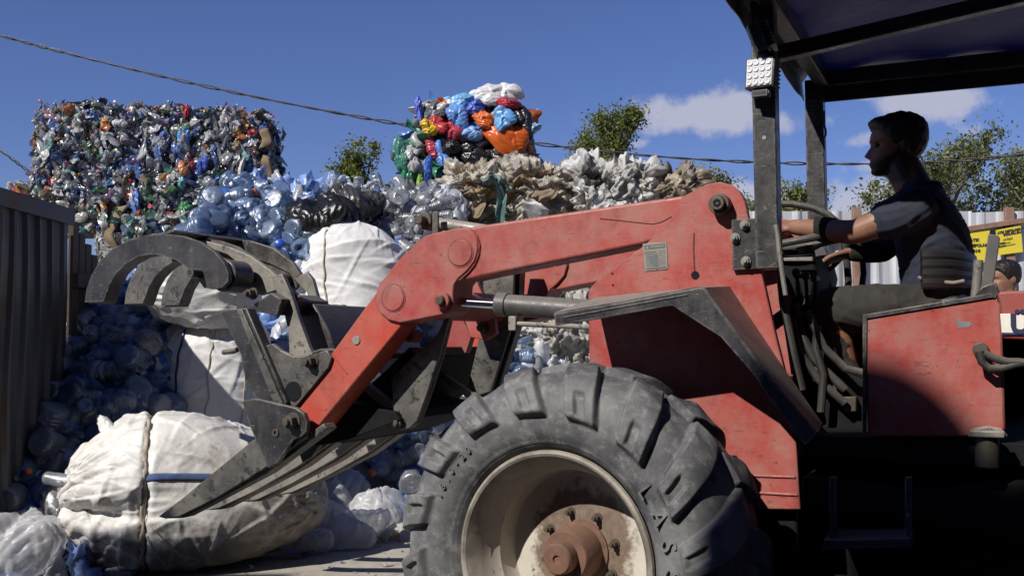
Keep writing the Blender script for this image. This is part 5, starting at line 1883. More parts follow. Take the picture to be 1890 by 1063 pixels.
# ================================================================== PLASTIC WASTE: materials
def film_mat(name, rough=0.35, trans=0.25, tl=0.3, spec=0.5, bump=0.25, bs=60, var=0.5, const=None):
    t = NT(name)
    col = t.attr() if const is None else const
    n = t.noise(bs, 5, 0.7, 0.5)
    d = t.mix(t.mapr(t.noise(7, 5, 0.65), 0.4, 0.75, 0, var), col, (0.10, 0.085, 0.065))
    nm = t.bump(n, bump, 0.006)
    p = t.principled(d, rough, 0, nm, spec)
    tr_ = t.n('ShaderNodeBsdfTranslucent')
    t.set(tr_.inputs[0], d)
    m1 = t.n('ShaderNodeMixShader')
    m1.inputs[0].default_value = tl
    t.t.links.new(p, m1.inputs[1])
    t.t.links.new(tr_.outputs[0], m1.inputs[2])
    if trans <= 0:
        return t.done(m1.outputs[0])
    tp_ = t.n('ShaderNodeBsdfTransparent')
    lw = t.n('ShaderNodeLayerWeight')
    lw.inputs[0].default_value = 0.35
    m2 = t.n('ShaderNodeMixShader')
    t.set(m2.inputs[0], t.mapr(lw.outputs['Facing'], 0.0, 1.0, 1 - trans, 1.0))
    t.t.links.new(tp_.outputs[0], m2.inputs[1])
    t.t.links.new(m1.outputs[0], m2.inputs[2])
    return t.done(m2.outputs[0])


def pet_mat(name, tint, haze, hazecol, rough=0.20):
    """thin clear bottle wall: see-through, mirror-like at grazing angles, a little milky"""
    t = NT(name)
    tr_ = t.n('ShaderNodeBsdfTransparent')
    t.set(tr_.inputs[0], tint)
    df = t.n('ShaderNodeBsdfDiffuse')
    t.set(df.inputs[0], hazecol)
    tl = t.n('ShaderNodeBsdfTranslucent')
    t.set(tl.inputs[0], hazecol)
    a = t.n('ShaderNodeMixShader')
    a.inputs[0].default_value = 0.6
    t.t.links.new(df.outputs[0], a.inputs[1])
    t.t.links.new(tl.outputs[0], a.inputs[2])
    lw = t.n('ShaderNodeLayerWeight')
    lw.inputs[0].default_value = 0.30
    b = t.n('ShaderNodeMixShader')
    t.set(b.inputs[0], t.mapr(lw.outputs['Facing'], 0.0, 1.0, haze, min(1.0, haze + 0.50)))
    t.t.links.new(tr_.outputs[0], b.inputs[1])
    t.t.links.new(a.outputs[0], b.inputs[2])
    gl = t.n('ShaderNodeBsdfGlossy')
    gl.inputs['Roughness'].default_value = rough
    nm = t.bump(t.noise(60, 5, 0.65), 0.55, 0.006)
    t.t.links.new(nm, gl.inputs['Normal'])
    fr = t.n('ShaderNodeFresnel')
    fr.inputs[0].default_value = 1.5
    t.t.links.new(nm, fr.inputs['Normal'])
    c = t.n('ShaderNodeMixShader')
    t.set(c.inputs[0], t.mapr(fr.outputs[0], 0.0, 1.0, 0.06, 1.0))
    t.t.links.new(b.outputs[0], c.inputs[1])
    t.t.links.new(gl.outputs[0], c.inputs[2])
    return t.done(c.outputs[0])


M['pieces'] = film_mat('packed_plastic', 0.24, 0.22, 0.12, 0.7, 0.2, 90, 0.25)
M['film'] = film_mat('dusty_film', 0.32, 0.10, 0.30, 0.5, 0.45, 70, 0.5)
M['bagfilm'] = film_mat('bag_film', 0.26, 0.0, 0.15, 0.5, 0.35, 50, 0.12)
M['clearfilm'] = film_mat('clear_film', 0.22, 0.60, 0.40, 0.7, 0.4, 40, 0.12, (0.80, 0.80, 0.82))
M['pet_blue'] = pet_mat('pet_blue', (0.74, 0.87, 1.0), 0.28, (0.48, 0.67, 1.0), 0.20)
M['pet_clear'] = pet_mat('pet_clear', (0.96, 0.975, 0.99), 0.26, (0.84, 0.87, 0.92), 0.20)
M['pet_heap'] = film_mat('heap_plastic', 0.22, 0.25, 0.25, 0.7, 0.3, 70, 0.2)
M['navy_label'] = flat('navy_label', (0.012, 0.018, 0.085), 0.35)
M['blue_label'] = flat('blue_label', (0.03, 0.12, 0.42), 0.35)
M['white_label'] = flat('white_label', (0.60, 0.62, 0.66), 0.4)
M['cap_blue'] = flat('blue_cap', (0.02, 0.07, 0.40), 0.35)
M['cap_white'] = flat('white_cap', (0.6, 0.6, 0.6), 0.4)
M['cap_orange'] = flat('orange_cap', (0.62, 0.14, 0.02), 0.4)
M['gap_core'] = flat('gap_dark_core', (0.016, 0.015, 0.015), 0.9, 0, 0.5)  # near-black inner box, so gaps between the pieces read as shade
M['wire'] = flat('baling_wire', (0.02, 0.02, 0.02), 0.5)
M['card'] = worn('cardboard', (0.20, 0.145, 0.085), (0.26, 0.19, 0.115), dust=(0.12, 0.10, 0.08), dust_amt=0.5, rough=0.85, up=0.1)

t = NT('woven_sack')
n1, n2 = t.noise(2.6, 6, 0.65), t.noise(16, 6, 0.7, 0.4)
col = t.mix(t.mapr(n1, 0.3, 0.7), (0.74, 0.735, 0.72), (0.80, 0.80, 0.79))
col = t.mix(t.mapr(n2, 0.50, 0.78, 0, 0.45), col, (0.36, 0.32, 0.26))
col = t.mix(t.mapr(t.noise(3.4, 7, 0.75, 0.8), 0.60, 0.74, 0, 0.75), col, (0.24, 0.20, 0.155))
wv = t.n('ShaderNodeTexWave')
t.t.links.new(t.co, wv.inputs[0])
wv.inputs['Scale'].default_value = 130
wv.inputs['Distortion'].default_value = 1.5
p = t.principled(col, 0.55, 0, t.bump(t.math('ADD', t.math('MULTIPLY', wv.outputs['Fac'], 0.12), t.noise(38, 6, 0.7, 0.6)), 0.35, 0.006), 0.4)
tl = t.n('ShaderNodeBsdfTranslucent')
tl.inputs[0].default_value = (0.6, 0.58, 0.54, 1)
mx = t.n('ShaderNodeMixShader')
mx.inputs[0].default_value = 0.12
t.t.links.new(p, mx.inputs[1])
t.t.links.new(tl.outputs[0], mx.inputs[2])
M['sack'] = t.done(mx.outputs[0])
t = NT('soiled_sack')
n1, n2 = t.noise(2.2, 6, 0.65), t.noise(14, 6, 0.7, 0.4)
col = t.mix(t.mapr(n1, 0.3, 0.7), (0.60, 0.59, 0.56), (0.68, 0.67, 0.645))
col = t.mix(t.mapr(n2, 0.45, 0.75, 0, 0.55), col, (0.33, 0.29, 0.235))
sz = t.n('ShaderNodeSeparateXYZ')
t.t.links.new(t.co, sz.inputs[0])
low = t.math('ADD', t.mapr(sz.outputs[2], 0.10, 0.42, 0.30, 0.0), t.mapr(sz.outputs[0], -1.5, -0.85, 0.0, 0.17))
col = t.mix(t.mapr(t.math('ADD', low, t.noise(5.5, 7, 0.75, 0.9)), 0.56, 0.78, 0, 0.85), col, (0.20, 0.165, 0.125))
col = t.mix(t.mapr(t.noise(22, 5, 0.7), 0.70, 0.74, 0, 0.8), col, (0.06, 0.05, 0.04))
M['sack_dirty'] = t.done(t.principled(col, 0.55, 0, t.bump(t.noise(42, 6, 0.72, 0.6), 0.35, 0.006), 0.4))
M['rope'] = worn('jute_tie', (0.42, 0.37, 0.29), (0.50, 0.45, 0.37), dust=(0.25, 0.21, 0.16), dust_amt=0.5, rough=0.9, up=0.1, bump=0.4)
M['blue_strap'] = cloth_mat('blue_webbing', (0.05, 0.085, 0.19), (0.07, 0.11, 0.23), damt=0.35)


# ================================================================== piece generators
def crumple(rng, w, h, n, m, k=9, amp=0.35, main=None, soft=0.010, curl=0.0, tuck=0.0):
    x, y = np.meshgrid(np.linspace(-w / 2, w / 2, n), np.linspace(-h / 2, h / 2, m), indexing='ij')
    x, y = x + rng.normal(0, w / n * 0.12, x.shape), y + rng.normal(0, h / m * 0.12, y.shape)
    z = np.zeros_like(x)
    # ragged outline
    r = 1 + 0.07 * np.sin(np.arctan2(y, x) * rng.integers(2, 5) + rng.uniform(0, 6)) + 0.05 * np.sin(np.arctan2(y, x) * rng.integers(5, 9) + rng.uniform(0, 6))
    x, y = x * r, y * r
    X, Y = x.copy(), y.copy()
    s = max(w, h)
    for i in range(k):
        a = rng.uniform(0, math.pi) if main is None else main + rng.normal(0, 0.28 if rng.random() < 0.75 else 1.0)
        c = rng.uniform(-0.5, 0.5) * s
        d = X * math.cos(a) + Y * math.sin(a) - c + 0.04 * s * np.sin((X * math.sin(a) - Y * math.cos(a)) * 9 / s + rng.uniform(0, 6))
        f = np.sqrt(d * d + soft * soft * rng.uniform(0.3, 2.0))
        g = rng.choice((-1, 1)) * rng.uniform(0.3, 1.0) * amp
        z += g * f
        x -= math.cos(a) * np.sign(d) * f * abs(g) * 0.22
        y -= math.sin(a) * np.sign(d) * f * abs(g) * 0.22
    z -= z.mean()
    if tuck:
        q = np.hypot(X / w, Y / h) * 2
        z -= tuck * s * np.clip(q - 0.35, 0, None) ** 1.6 * 0.5
        x *= 1 - 0.22 * np.clip(q - 0.6, 0, 1) * min(tuck, 1)
        y *= 1 - 0.22 * np.clip(q - 0.6, 0, 1) * min(tuck, 1)
    if curl:
        a = rng.uniform(0, math.pi)
        q = x * math.cos(a) + y * math.sin(a)
        z -= curl * q * q / s * 2
    return np.stack([x, y, z], -1).reshape(-1, 3)


def rot_from(n, ang):
    """3x3 with local z -> n, local x turned by ang in the plane (ang measured from the horizontal)"""
    n = np.asarray(n, float)
    n = n / np.linalg.norm(n)
    ref = np.array([0, 0, 1.0]) if abs(n[2]) < 0.9 else np.array([0, 1.0, 0])
    a = np.cross(ref, n)
    a /= np.linalg.norm(a)
    b = np.cross(n, a)
    x = a * math.cos(ang) + b * math.sin(ang)
    y = np.cross(n, x)
    return np.stack([x, y, n], 1)


def crushed_bottle(rng, r, L, squash=0.45):
    na, nl = 11, 10
    a = np.arange(na) / na * 2 * math.pi
    s = np.linspace(0, 1, nl)
    rad = np.interp(s, [0, 0.04, 0.62, 0.82, 0.88, 1.0], [0.55, 1, 1, 0.5, 0.36, 0.34]) * r
    A, Sg = np.meshgrid(a, s, indexing='ij')
    rr = rad[None] * (1 + 0.22 * np.sin(A * rng.integers(2, 5) + Sg * rng.uniform(4, 14) + rng.uniform(0, 6)) + 0.13 * np.sin(Sg * rng.uniform(20, 40) + A))
    x, y, z = np.cos(A) * rr * rng.uniform(1.0, 1.35), (Sg - 0.5) * L, np.sin(A) * rr * squash
    y = y + 0.12 * L * np.sin(Sg * 3 + A + rng.uniform(0, 6))
    z = z + 0.05 * L * np.sin(Sg * rng.uniform(3, 8) + rng.uniform(0, 6))
    x = x + 0.10 * L * np.sin(Sg * rng.uniform(2, 6) + rng.uniform(0, 6))
    q = np.stack([x, y, z], -1).reshape(-1, 3)
    return q + rng.normal(0, 0.085 * r, q.shape), grid_quads(na, nl, wrap_n=True)


CAP_V = np.array([[math.cos(i * math.pi / 4) * k, math.sin(i * math.pi / 4) * k, h] for h, k in ((0, 1), (1, 1), (1.05, 0.85), (1.02, 0.0)) for i in range(8)])
CAP_Q = np.concatenate([[[j * 8 + i, j * 8 + (i + 1) % 8, (j + 1) * 8 + (i + 1) % 8, (j + 1) * 8 + i] for i in range(8)] for j in range(3)])


class Faces:
    """the faces of a packed block that can be seen: front (-Y), top, both ends"""
    def __init__(self, c, sx, sy, sz, rz=0.0):
        self.c, self.s = np.array(c, float), (sx, sy, sz)
        ca, sa = math.cos(rz), math.sin(rz)
        self.ax, self.ay, self.az = np.array([ca, sa, 0]), np.array([-sa, ca, 0]), np.array([0, 0, 1.0])
        self.list = [('front', -self.ay, self.ax, self.az, sx, sz, sy / 2), ('top', self.az, self.ax, self.ay, sx, sy, sz / 2),
                     ('left', -self.ax, self.ay, self.az, sy, sz, sx / 2), ('right', self.ax, self.ay, self.az, sy, sz, sx / 2)]

    def point(self, f, s, t, off):
        _, n, a, b, la, lb, d = f
        # rounded block: pull the rim in, let the middle belly out
        e = 1 - max(abs(s), abs(t)) ** 10
        return self.c + n * (d - 0.030 + 0.030 * e + off) + a * (s * la / 2 * 0.985) + b * (t * lb / 2 * 0.985), n

    def core(self, name, m, parent, seed, inset=0.045):
        bm = bmesh.new()
        bmesh.ops.create_cube(bm, size=1.0)
        bmesh.ops.subdivide_edges(bm, edges=bm.edges[:], cuts=9, use_grid_fill=True)
        rng = np.random.default_rng(seed)
        sx, sy, sz = (q - inset * 2 for q in self.s)
        for v in bm.verts:
            p = np.array(v.co) + rng.normal(0, 0.006, 3)
            v.co = self.c + self.ax * p[0] * sx + self.ay * p[1] * sy + self.az * p[2] * sz
        me = bpy.data.meshes.new(name)
        bm.to_mesh(me)
        bm.free()
        return link(name, me, m, parent)

    def wires(self, parent, zs, seed=0):
        sx, sy, sz = self.s
        rng = np.random.default_rng(seed)
        for q in zs:
            P = []
            for s in np.linspace(-1, 1, 40):
                p, n = self.point(self.list[0], s, q, 0.028 + 0.008 * math.sin(s * 9 + q * 7))
                P.append(Vector(p))
            MB().path(P, 0.0032, seg=5).build('baling_wire', M['wire'], parent)


def pick(rng, pal):
    w = np.array([p[0] for p in pal], float)
    c = pal[rng.choice(len(pal), p=w / w.sum())][1]
    return np.clip(np.array(c) * rng.uniform(0.75, 1.25), 0, 0.85)


PAL_MIX = [(30, (0.26, 0.28, 0.31)), (22, (0.42, 0.44, 0.47)), (11, (0.07, 0.11, 0.28)), (5, (0.08, 0.17, 0.46)), (14, (0.04, 0.04, 0.05)), (5, (0.05, 0.14, 0.07)), (3, (0.14, 0.28, 0.27)),
           (9, (0.60, 0.60, 0.58)), (1.5, (0.45, 0.05, 0.05)), (1, (0.52, 0.38, 0.08)), (1, (0.5, 0.20, 0.07)), (2, (0.22, 0.13, 0.26)), (4, (0.22, 0.16, 0.10)), (1, (0.48, 0.28, 0.33))]
PAL_CAP = [(3, (0.55, 0.03, 0.03)), (3, (0.05, 0.12, 0.50)), (2, (0.65, 0.45, 0.04)), (2, (0.62, 0.62, 0.6)), (2, (0.05, 0.30, 0.10)), (1, (0.60, 0.22, 0.03)), (1, (0.55, 0.25, 0.35))]
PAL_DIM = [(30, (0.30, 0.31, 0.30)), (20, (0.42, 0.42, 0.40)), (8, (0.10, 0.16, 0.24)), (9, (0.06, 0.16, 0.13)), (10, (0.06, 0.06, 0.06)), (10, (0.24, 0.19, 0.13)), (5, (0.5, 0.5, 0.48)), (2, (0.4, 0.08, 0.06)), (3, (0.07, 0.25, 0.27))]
PAL_BEIGE = [(34, (0.50, 0.45, 0.36)), (22, (0.58, 0.54, 0.46)), (12, (0.40, 0.34, 0.25)), (10, (0.68, 0.66, 0.62)), (3, (0.18, 0.28, 0.28)), (3, (0.42, 0.28, 0.15))]
PAL_WHITE = [(36, (0.66, 0.65, 0.63)), (18, (0.55, 0.53, 0.49)), (12, (0.42, 0.38, 0.32)), (8, (0.14, 0.13, 0.12)), (8, (0.72, 0.72, 0.72))]
PAL_BROWN = [(30, (0.36, 0.30, 0.22)), (18, (0.44, 0.39, 0.31)), (16, (0.27, 0.22, 0.16)), (10, (0.55, 0.52, 0.47)), (8, (0.12, 0.10, 0.08))]
PAL_COL = [(14, (0.62, 0.62, 0.62)), (16, (0.10, 0.28, 0.62)), (10, (0.18, 0.38, 0.68)), (14, (0.45, 0.04, 0.06)), (8, (0.60, 0.14, 0.03)), (18, (0.020, 0.020, 0.024)), (4, (0.62, 0.42, 0.03)), (8, (0.30, 0.31, 0.31)), (5, (0.05, 0.07, 0.30))]
PAL_GRN = [(18, (0.05, 0.24, 0.13)), (20, (0.38, 0.40, 0.39)), (12, (0.10, 0.11, 0.11)), (10, (0.08, 0.22, 0.24)), (8, (0.06, 0.14, 0.42)), (8, (0.55, 0.56, 0.55)), (3, (0.25, 0.45, 0.05)), (2, (0.45, 0.05, 0.06)), (2, (0.55, 0.25, 0.04))]


def bottle_bale(label, c, sx, sy, sz, rz, n, pal, seed, wires=(-0.5, 0.0, 0.45), faces=('front', 'top', 'left', 'right'), scale=1.0, group='pressed plastic bales'):
    fc = Faces(c, sx, sy, sz, rz)
    root = empty('plastic_bale', (c[0], c[1], c[2] - sz / 2), label, 'bale', group)
    fc.core('gap_dark_core', M['gap_core'], root, seed)
    rng = np.random.default_rng(seed)
    P = Pieces()
    fl_ = [f for f in fc.list if f[0] in faces]
    area = np.array([f[4] * f[5] for f in fl_])
    area = area * np.array([1.5 if f[0] == 'front' else 0.8 for f in fl_])
    for i in range(n):
        f = fl_[rng.choice(len(fl_), p=area / area.sum())]
        s, t_ = rng.uniform(-1, 1), rng.uniform(-1, 1)
        p, nn = fc.point(f, s, t_, rng.normal(-0.008, 0.030))
        nn = nn + rng.normal(0, 0.40, 3)
        ang = rng.normal(0.0, 0.32) if rng.random() < 0.8 else rng.uniform(0, 6.28)
        Rm = rot_from(nn, ang)
        kind = rng.random()
        col = pick(rng, pal)
        if kind < 0.90:
            v, q = crushed_bottle(rng, rng.uniform(0.016, 0.036) * scale, rng.uniform(0.08, 0.19) * scale, rng.uniform(0.3, 0.6))
            if rng.random() < 0.22:
                e = p + Rm @ np.array([rng.normal(0, 0.01), v[:, 1].max(), 0.012])
                P.add((CAP_V * np.array([0.013, 0.013, 0.013]) * scale) @ rot_from(nn + rng.normal(0, 0.8, 3), 0).T + e, CAP_Q, pick(rng, PAL_CAP))
        else:
            w, h = rng.uniform(0.06, 0.15, 2) * scale
            v, q = blob_geo(rng, w, h, 0.018, 0.008, 14, 20)
        P.add(v @ Rm.T + p, q, col)
    # ragged fringe standing over the top edge and hanging from the lower one
    top = fc.list[1]
    for i in range(int(n * 0.05)):
        s, t_ = rng.uniform(-1, 1), rng.uniform(-1, -0.2)
        p, nn = fc.point(top, s, t_, rng.uniform(-0.015, 0.012))
        Rm = rot_from(rng.normal(0, 0.7, 3) + np.array([0, -0.3, 1.0]), rng.uniform(0, 6))
        if rng.random() < 0.85:
            v, q = crushed_bottle(rng, rng.uniform(0.024, 0.04) * scale, rng.uniform(0.10, 0.2) * scale, 0.6)
        else:
            w, h = rng.uniform(0.07, 0.16, 2) * scale
            v, q = blob_geo(rng, w, h, 0.02, 0.008, 14, 20)
        P.add(v @ Rm.T + p, q, pick(rng, pal))
    o = link('pressed_plastic', P.mesh('pressed_plastic', False), M['pieces'], root)
    tag(o, kind='stuff')
    fc.wires(root, wires, seed)
    return root, fc


def billow(rng, q, d, e, freq):
    """soft folds with sharp valleys running across direction d"""
    ph = q @ d * freq + 1.3 * np.sin(q @ e * freq * 0.45 + rng.uniform(0, 6)) + 0.6 * np.sin(q @ d * freq * 0.37 + q @ e * freq * 0.9)
    tri = np.abs(((ph / math.pi) % 1.0) * 2 - 1)
    return 0.72 * tri + 0.28 * np.abs(np.sin(ph * 1.0)) ** 0.75


def unit(v):
    return v / (np.linalg.norm(v) + 1e-9)


def film_skin(P, N, rng, pal, cell, squash=(1.0, 1.0, 1.0), fold=0.016, bulge=0.05, jit=0.035, gap=0.02, axis=None, flow=0.0):
    """covers surface points P (normals N) with packed folded bags: returns moved points and their colours"""
    n_cell = max(8, int(cell))
    sq = np.array(squash)
    seeds = P[rng.choice(len(P), n_cell, replace=False)] * sq
    W_ = P + 0.022 * np.sin(P[:, [1, 2, 0]] * 31 + 1) + 0.010 * np.sin(P[:, [2, 0, 1]] * 77 + 2)
    Q = W_ * sq
    D1, D2, I1 = np.full(len(P), 9.0), np.full(len(P), 9.0), np.zeros(len(P), int)
    for k, c in enumerate(seeds):
        d = np.linalg.norm(Q - c, axis=1)
        nearer = d < D1
        D2 = np.where(nearer, D1, np.minimum(D2, d))
        I1 = np.where(nearer, k, I1)
        D1 = np.where(nearer, d, D1)
    edge = D2 - D1
    H = bulge * (1 - np.exp(-edge / gap)) - bulge * 0.6
    col = np.zeros((len(P), 3))
    if flow:
        d0 = unit(np.array(axis if axis is not None else (0.3, 0.2, 1.0)))
        warp = sum(a_ * np.sin(W_ @ unit(rng.normal(0, 1, 3)) * f_ + rng.uniform(0, 6)) for a_, f_ in ((2.6, 7), (2.0, 12), (1.3, 21), (0.8, 38), (0.4, 70)))
        bent = W_ @ d0
        for amp_, fr, wk in ((0.034, 26, 1.3), (0.030, 58, 2.2), (0.019, 125, 3.2), (0.008, 250, 5.0)):
            ph = bent * fr + warp * wk + rng.uniform(0, 6)
            s_ = np.abs(np.sin(ph))
            msk = 0.45 + 0.55 * np.sin(W_ @ unit(rng.normal(0, 1, 3)) * rng.uniform(9, 22) + warp * 0.7)
            H += flow * amp_ * ((1 - s_) ** 1.3 - 0.35) * np.clip(msk, 0.1, 1)
        # crumpled facets: distances to scattered points at three sizes
        for cnt_, amp_ in ((260, 0.42), (900, 0.40), (2600, 0.36)):
            pts_ = P[rng.choice(len(P), cnt_, replace=False)] * (1, 1, 1)
            Wq = W_ + 0.012 * warp[:, None] * d0
            d1 = np.full(len(P), 9.0)
            order = np.argsort(pts_[:, 0])
            pts_ = pts_[order]
            for a_ in range(0, len(P), 4000):
                q_ = Wq[a_:a_ + 4000]
                lo, hi = np.searchsorted(pts_[:, 0], (q_[:, 0].min() - 0.16, q_[:, 0].max() + 0.16))
                if hi <= lo:
                    continue
                d1[a_:a_ + 4000] = np.sqrt(((q_[:, None] - pts_[None, lo:hi]) ** 2).sum(-1).min(1))
            d1 = np.minimum(d1, 0.12)
            H += flow * amp_ * (d1 - d1.mean())
        H += 0.045 * np.sin(W_ @ np.array([7.0, 3, 2]) + rng.uniform(0, 6)) * np.sin(W_ @ np.array([-3.0, 5, 11]) + rng.uniform(0, 6))
    for k in range(n_cell):
        m = I1 == k
        if not m.any():
            continue
        d = unit(rng.normal(0, 1, 3) + (0 if axis is None else np.array(axis) * rng.choice((1.6, 1.6, 0.3))))
        e = unit(np.cross(d, N[m][0] + 0.01))
        f = rng.uniform(70, 170)
        x = billow(rng, W_[m], d, e, f)
        x2 = billow(rng, W_[m], unit(d + 0.6 * rng.normal(0, 1, 3)), e, f * 2.3)
        x3 = billow(rng, W_[m], unit(rng.normal(0, 1, 3)), e, f * 0.5)
        H[m] += fold * rng.uniform(0.6, 1.5) * (0.85 * x + 0.5 * x2 + 0.8 * x3 - 1.05) + rng.normal(0, jit)
        col[m] = pick(rng, pal) * (1 + 0.10 * (x[:, None] - 0.5))  # fold crests lighter, valleys darker: crease shading put into the colour
    return P + N * H[:, None], np.clip(col, 0, 0.85)


def film_bale(label, c, sx, sy, sz, rz, cells, pal, seed, mat='film', group='pressed plastic bales', squash=(0.8, 0.8, 1.25), fold=0.016, bulge=0.055, jit=0.03, step=0.0062, flaps=14, flap=(0.10, 0.2), k=7.0, flow=0.0, axis=None):
    fc = Faces(c, sx, sy, sz, rz)
    root = empty('film_bale', (c[0], c[1], c[2] - sz / 2), label, 'bale', group)
    rng = np.random.default_rng(seed)
    half = np.array([sx, sy, sz]) / 2 - 0.02
    Vs, Ns, Qs, base = [], [], [], 0
    for ax_, sg_ in ((1, -1), (2, 1), (0, -1), (0, 1), (1, 1)):
        o1, o2 = [q for q in range(3) if q != ax_]
        st = step if (ax_, sg_) != (1, 1) else 0.04
        n1, n2 = max(6, int(half[o1] * 2 / st)), max(6, int(half[o2] * 2 / st))
        A, B = np.meshgrid(np.linspace(-1, 1, n1), np.linspace(-1, 1, n2), indexing='ij')
        p = np.zeros((n1, n2, 3))
        p[..., o1], p[..., o2], p[..., ax_] = A, B, sg_
        p = p.reshape(-1, 3)
        r = (np.abs(p) ** k).sum(1) ** (1 / k)
        p = p / r[:, None]
        nrm = np.sign(p) * np.abs(p) ** (k - 1) / half
        nrm /= np.linalg.norm(nrm, axis=1, keepdims=True)
        Vs.append(p * half)
        Ns.append(nrm)
        Qs.append(grid_quads(n1, n2) + base)
        base += n1 * n2
    P, N = np.concatenate(Vs), np.concatenate(Ns)
    P, col = film_skin(P, N, rng, pal, cells, squash, fold, bulge, jit, 0.014, axis, flow)
    Rm = np.stack([fc.ax, fc.ay, fc.az], 1)
    P = P @ Rm.T + fc.c
    link('pressed_film', np_mesh('pressed_film', P, np.concatenate(Qs), col), M[mat], root)
    # loose strands of film working out of the packing
    PP = Pieces()
    for i in range(flaps):
        f = fc.list[rng.choice((0, 0, 0, 0, 1, 1, 2, 3))]
        p, nn = fc.point(f, rng.uniform(-0.97, 0.97), rng.uniform(-0.97, 0.95), rng.uniform(0.0, 0.03))
        w = rng.uniform(*flap)
        v, q = strand_geo(rng, w, w * rng.uniform(0.28, 0.7))
        PP.add(v @ rot_from(nn + rng.normal(0, 0.16, 3), (0 if axis is None or axis[2] > 0.5 else math.pi / 2) + rng.normal(0, 0.55)).T + p, q, pick(rng, pal))
    if flaps:
        tag(link('loose_tails', PP.mesh('loose_tails'), M[mat], root), kind='stuff')
    return root, fc, None


def strand_geo(rng, w, h, nx=54, ny=36):
    """pleated strip of film, gathered at both ends; the pleats run along local x"""
    x, y = np.meshgrid(np.linspace(-w / 2, w / 2, nx), np.linspace(-h / 2, h / 2, ny), indexing='ij')
    z = np.zeros_like(x)
    for _ in range(15):
        a = rng.normal(0, 0.22)
        d = y * math.cos(a) + x * math.sin(a) - rng.uniform(-0.5, 0.5) * h + 0.05 * h * np.sin(x / w * rng.uniform(4, 10) + rng.uniform(0, 6))
        z += rng.choice((-1, 1)) * rng.uniform(0.2, 0.7) * np.sqrt(d * d + 2e-6)
    for _ in range(16):
        a = rng.uniform(0, math.pi)
        d = x * math.cos(a) + y * math.sin(a) - rng.uniform(-0.4, 0.4) * w
        z += rng.choice((-1, 1)) * rng.uniform(0.06, 0.22) * np.sqrt(d * d + 2e-6)
    z = z - z.mean()
    g0, g1 = rng.uniform(0.15, 0.8, 2)
    t = x / w + 0.5
    g = np.where(t < 0.5, g0 + (1 - g0) * np.sin(np.clip(t * 2, 0, 1) * math.pi / 2), g1 + (1 - g1) * np.sin(np.clip((1 - t) * 2, 0, 1) * math.pi / 2))
    z = z * (1.0 + 0.5 * (1 - g))
    z -= 0.9 * h * np.clip(np.abs(y) / h * 2 - 0.45, 0, 1) ** 1.5 * 0.5 + 0.25 * w * np.clip(np.abs(t - 0.5) * 2 - 0.6, 0, 1) ** 2
    y = y * g
    y = y + rng.uniform(-0.5, 0.5) * (x * x) / w + 0.03 * w * np.sin(x / w * 7 + rng.uniform(0, 6))
    tw = rng.uniform(-0.5, 0.5) * x / w
    y, z = y * np.cos(tw) - z * np.sin(tw), y * np.sin(tw) + z * np.cos(tw)
    return np.stack([x, y, z], -1).reshape(-1, 3), grid_quads(nx, ny)


def blob_geo(rng, w, h, d, fold=0.010, nt=40, nf=60, main=None):
    """flattened closed bag with folds; local z is its thin direction"""
    th = np.linspace(0.03, math.pi - 0.03, nt)
    f = np.arange(nf) / nf * 2 * math.pi
    A, B = np.meshgrid(th, f, indexing='ij')
    n = np.stack([np.cos(A), np.sin(A) * np.cos(B), np.sin(A) * np.sin(B)], -1).reshape(-1, 3)
    ang = np.arctan2(n[:, 1], n[:, 0])
    rr = 1 + 0.14 * np.sin(ang * 2 + rng.uniform(0, 6)) + 0.12 * np.sin(ang * 3 + rng.uniform(0, 6)) + 0.05 * np.sin(ang * 7 + rng.uniform(0, 6))
    P = n * np.array([w / 2, h / 2, d]) * rr[:, None]
    nn = n / np.array([w, h, max(d * 2, 0.02)])
    nn /= np.linalg.norm(nn, axis=1, keepdims=True)
    a = rng.uniform(0, math.pi) if main is None else main + math.pi / 2
    dd = np.array([math.cos(a), math.sin(a), 0.2])
    e = np.array([-math.sin(a), math.cos(a), 0.1])
    f0 = min(rng.uniform(90, 170) * 0.12 / max(0.06, min(w, h)), 190)
    x = billow(rng, P, dd, e, f0) + 0.5 * billow(rng, P, unit(dd + 0.5 * rng.normal(0, 1, 3)), e, f0 * 2.1) + 0.9 * billow(rng, P, unit(rng.normal(0, 1, 3)), e, f0 * 0.5)
    P = P + nn * (0.85 * fold * (x - 1.2))[:, None]
    P = P + nn * (0.10 * min(w, h) * (billow(rng, P, unit(rng.normal(0, 1, 3)), e, 0.22 * f0) - 0.5))[:, None]
    b = rng.uniform(-0.8, 0.8, 2) / max(w, h)
    P[:, 2] += b[0] * P[:, 0] ** 2 + b[1] * P[:, 1] ** 2
    return P, grid_quads(nt, nf, wrap_m=True)


def film_blob(name, parent, c, n, w, h, ang, col, seed, mat='bagfilm', d=0.045, fold=0.011, main=0.0):
    rng = np.random.default_rng(seed)
    P = Pieces()
    v, q = blob_geo(rng, w, h, d, fold, 60, 90, main)
    P.add(v @ rot_from(n, ang).T + np.array(c), q, col)
    return link(name, P.mesh(name), M[mat], parent)


def film_piece(name, parent, c, n, w, h, ang, col, seed, mat='bagfilm', amp=0.55, k=12, curl=0.6, main=None, g=30, label=None, tuck=0.7):
    rng = np.random.default_rng(seed)
    v = crumple(rng, w, h, g, g, k, amp, main=main, soft=0.006, curl=curl, tuck=tuck)
    P = Pieces()
    P.add(v @ rot_from(n, ang).T + np.array(c), grid_quads(g, g), col)
    o = link(name, P.mesh(name), M[mat], parent)
    if label:
        o['label'] = label
    return o


def film_strand(name, parent, c, n, w, h, ang, col, seed, mat):
    P = Pieces()
    v, q = strand_geo(np.random.default_rng(seed), w, h)
    P.add(v @ rot_from(n, ang).T + np.array(c), q, col)
    return link(name, P.mesh(name), M[mat], parent)


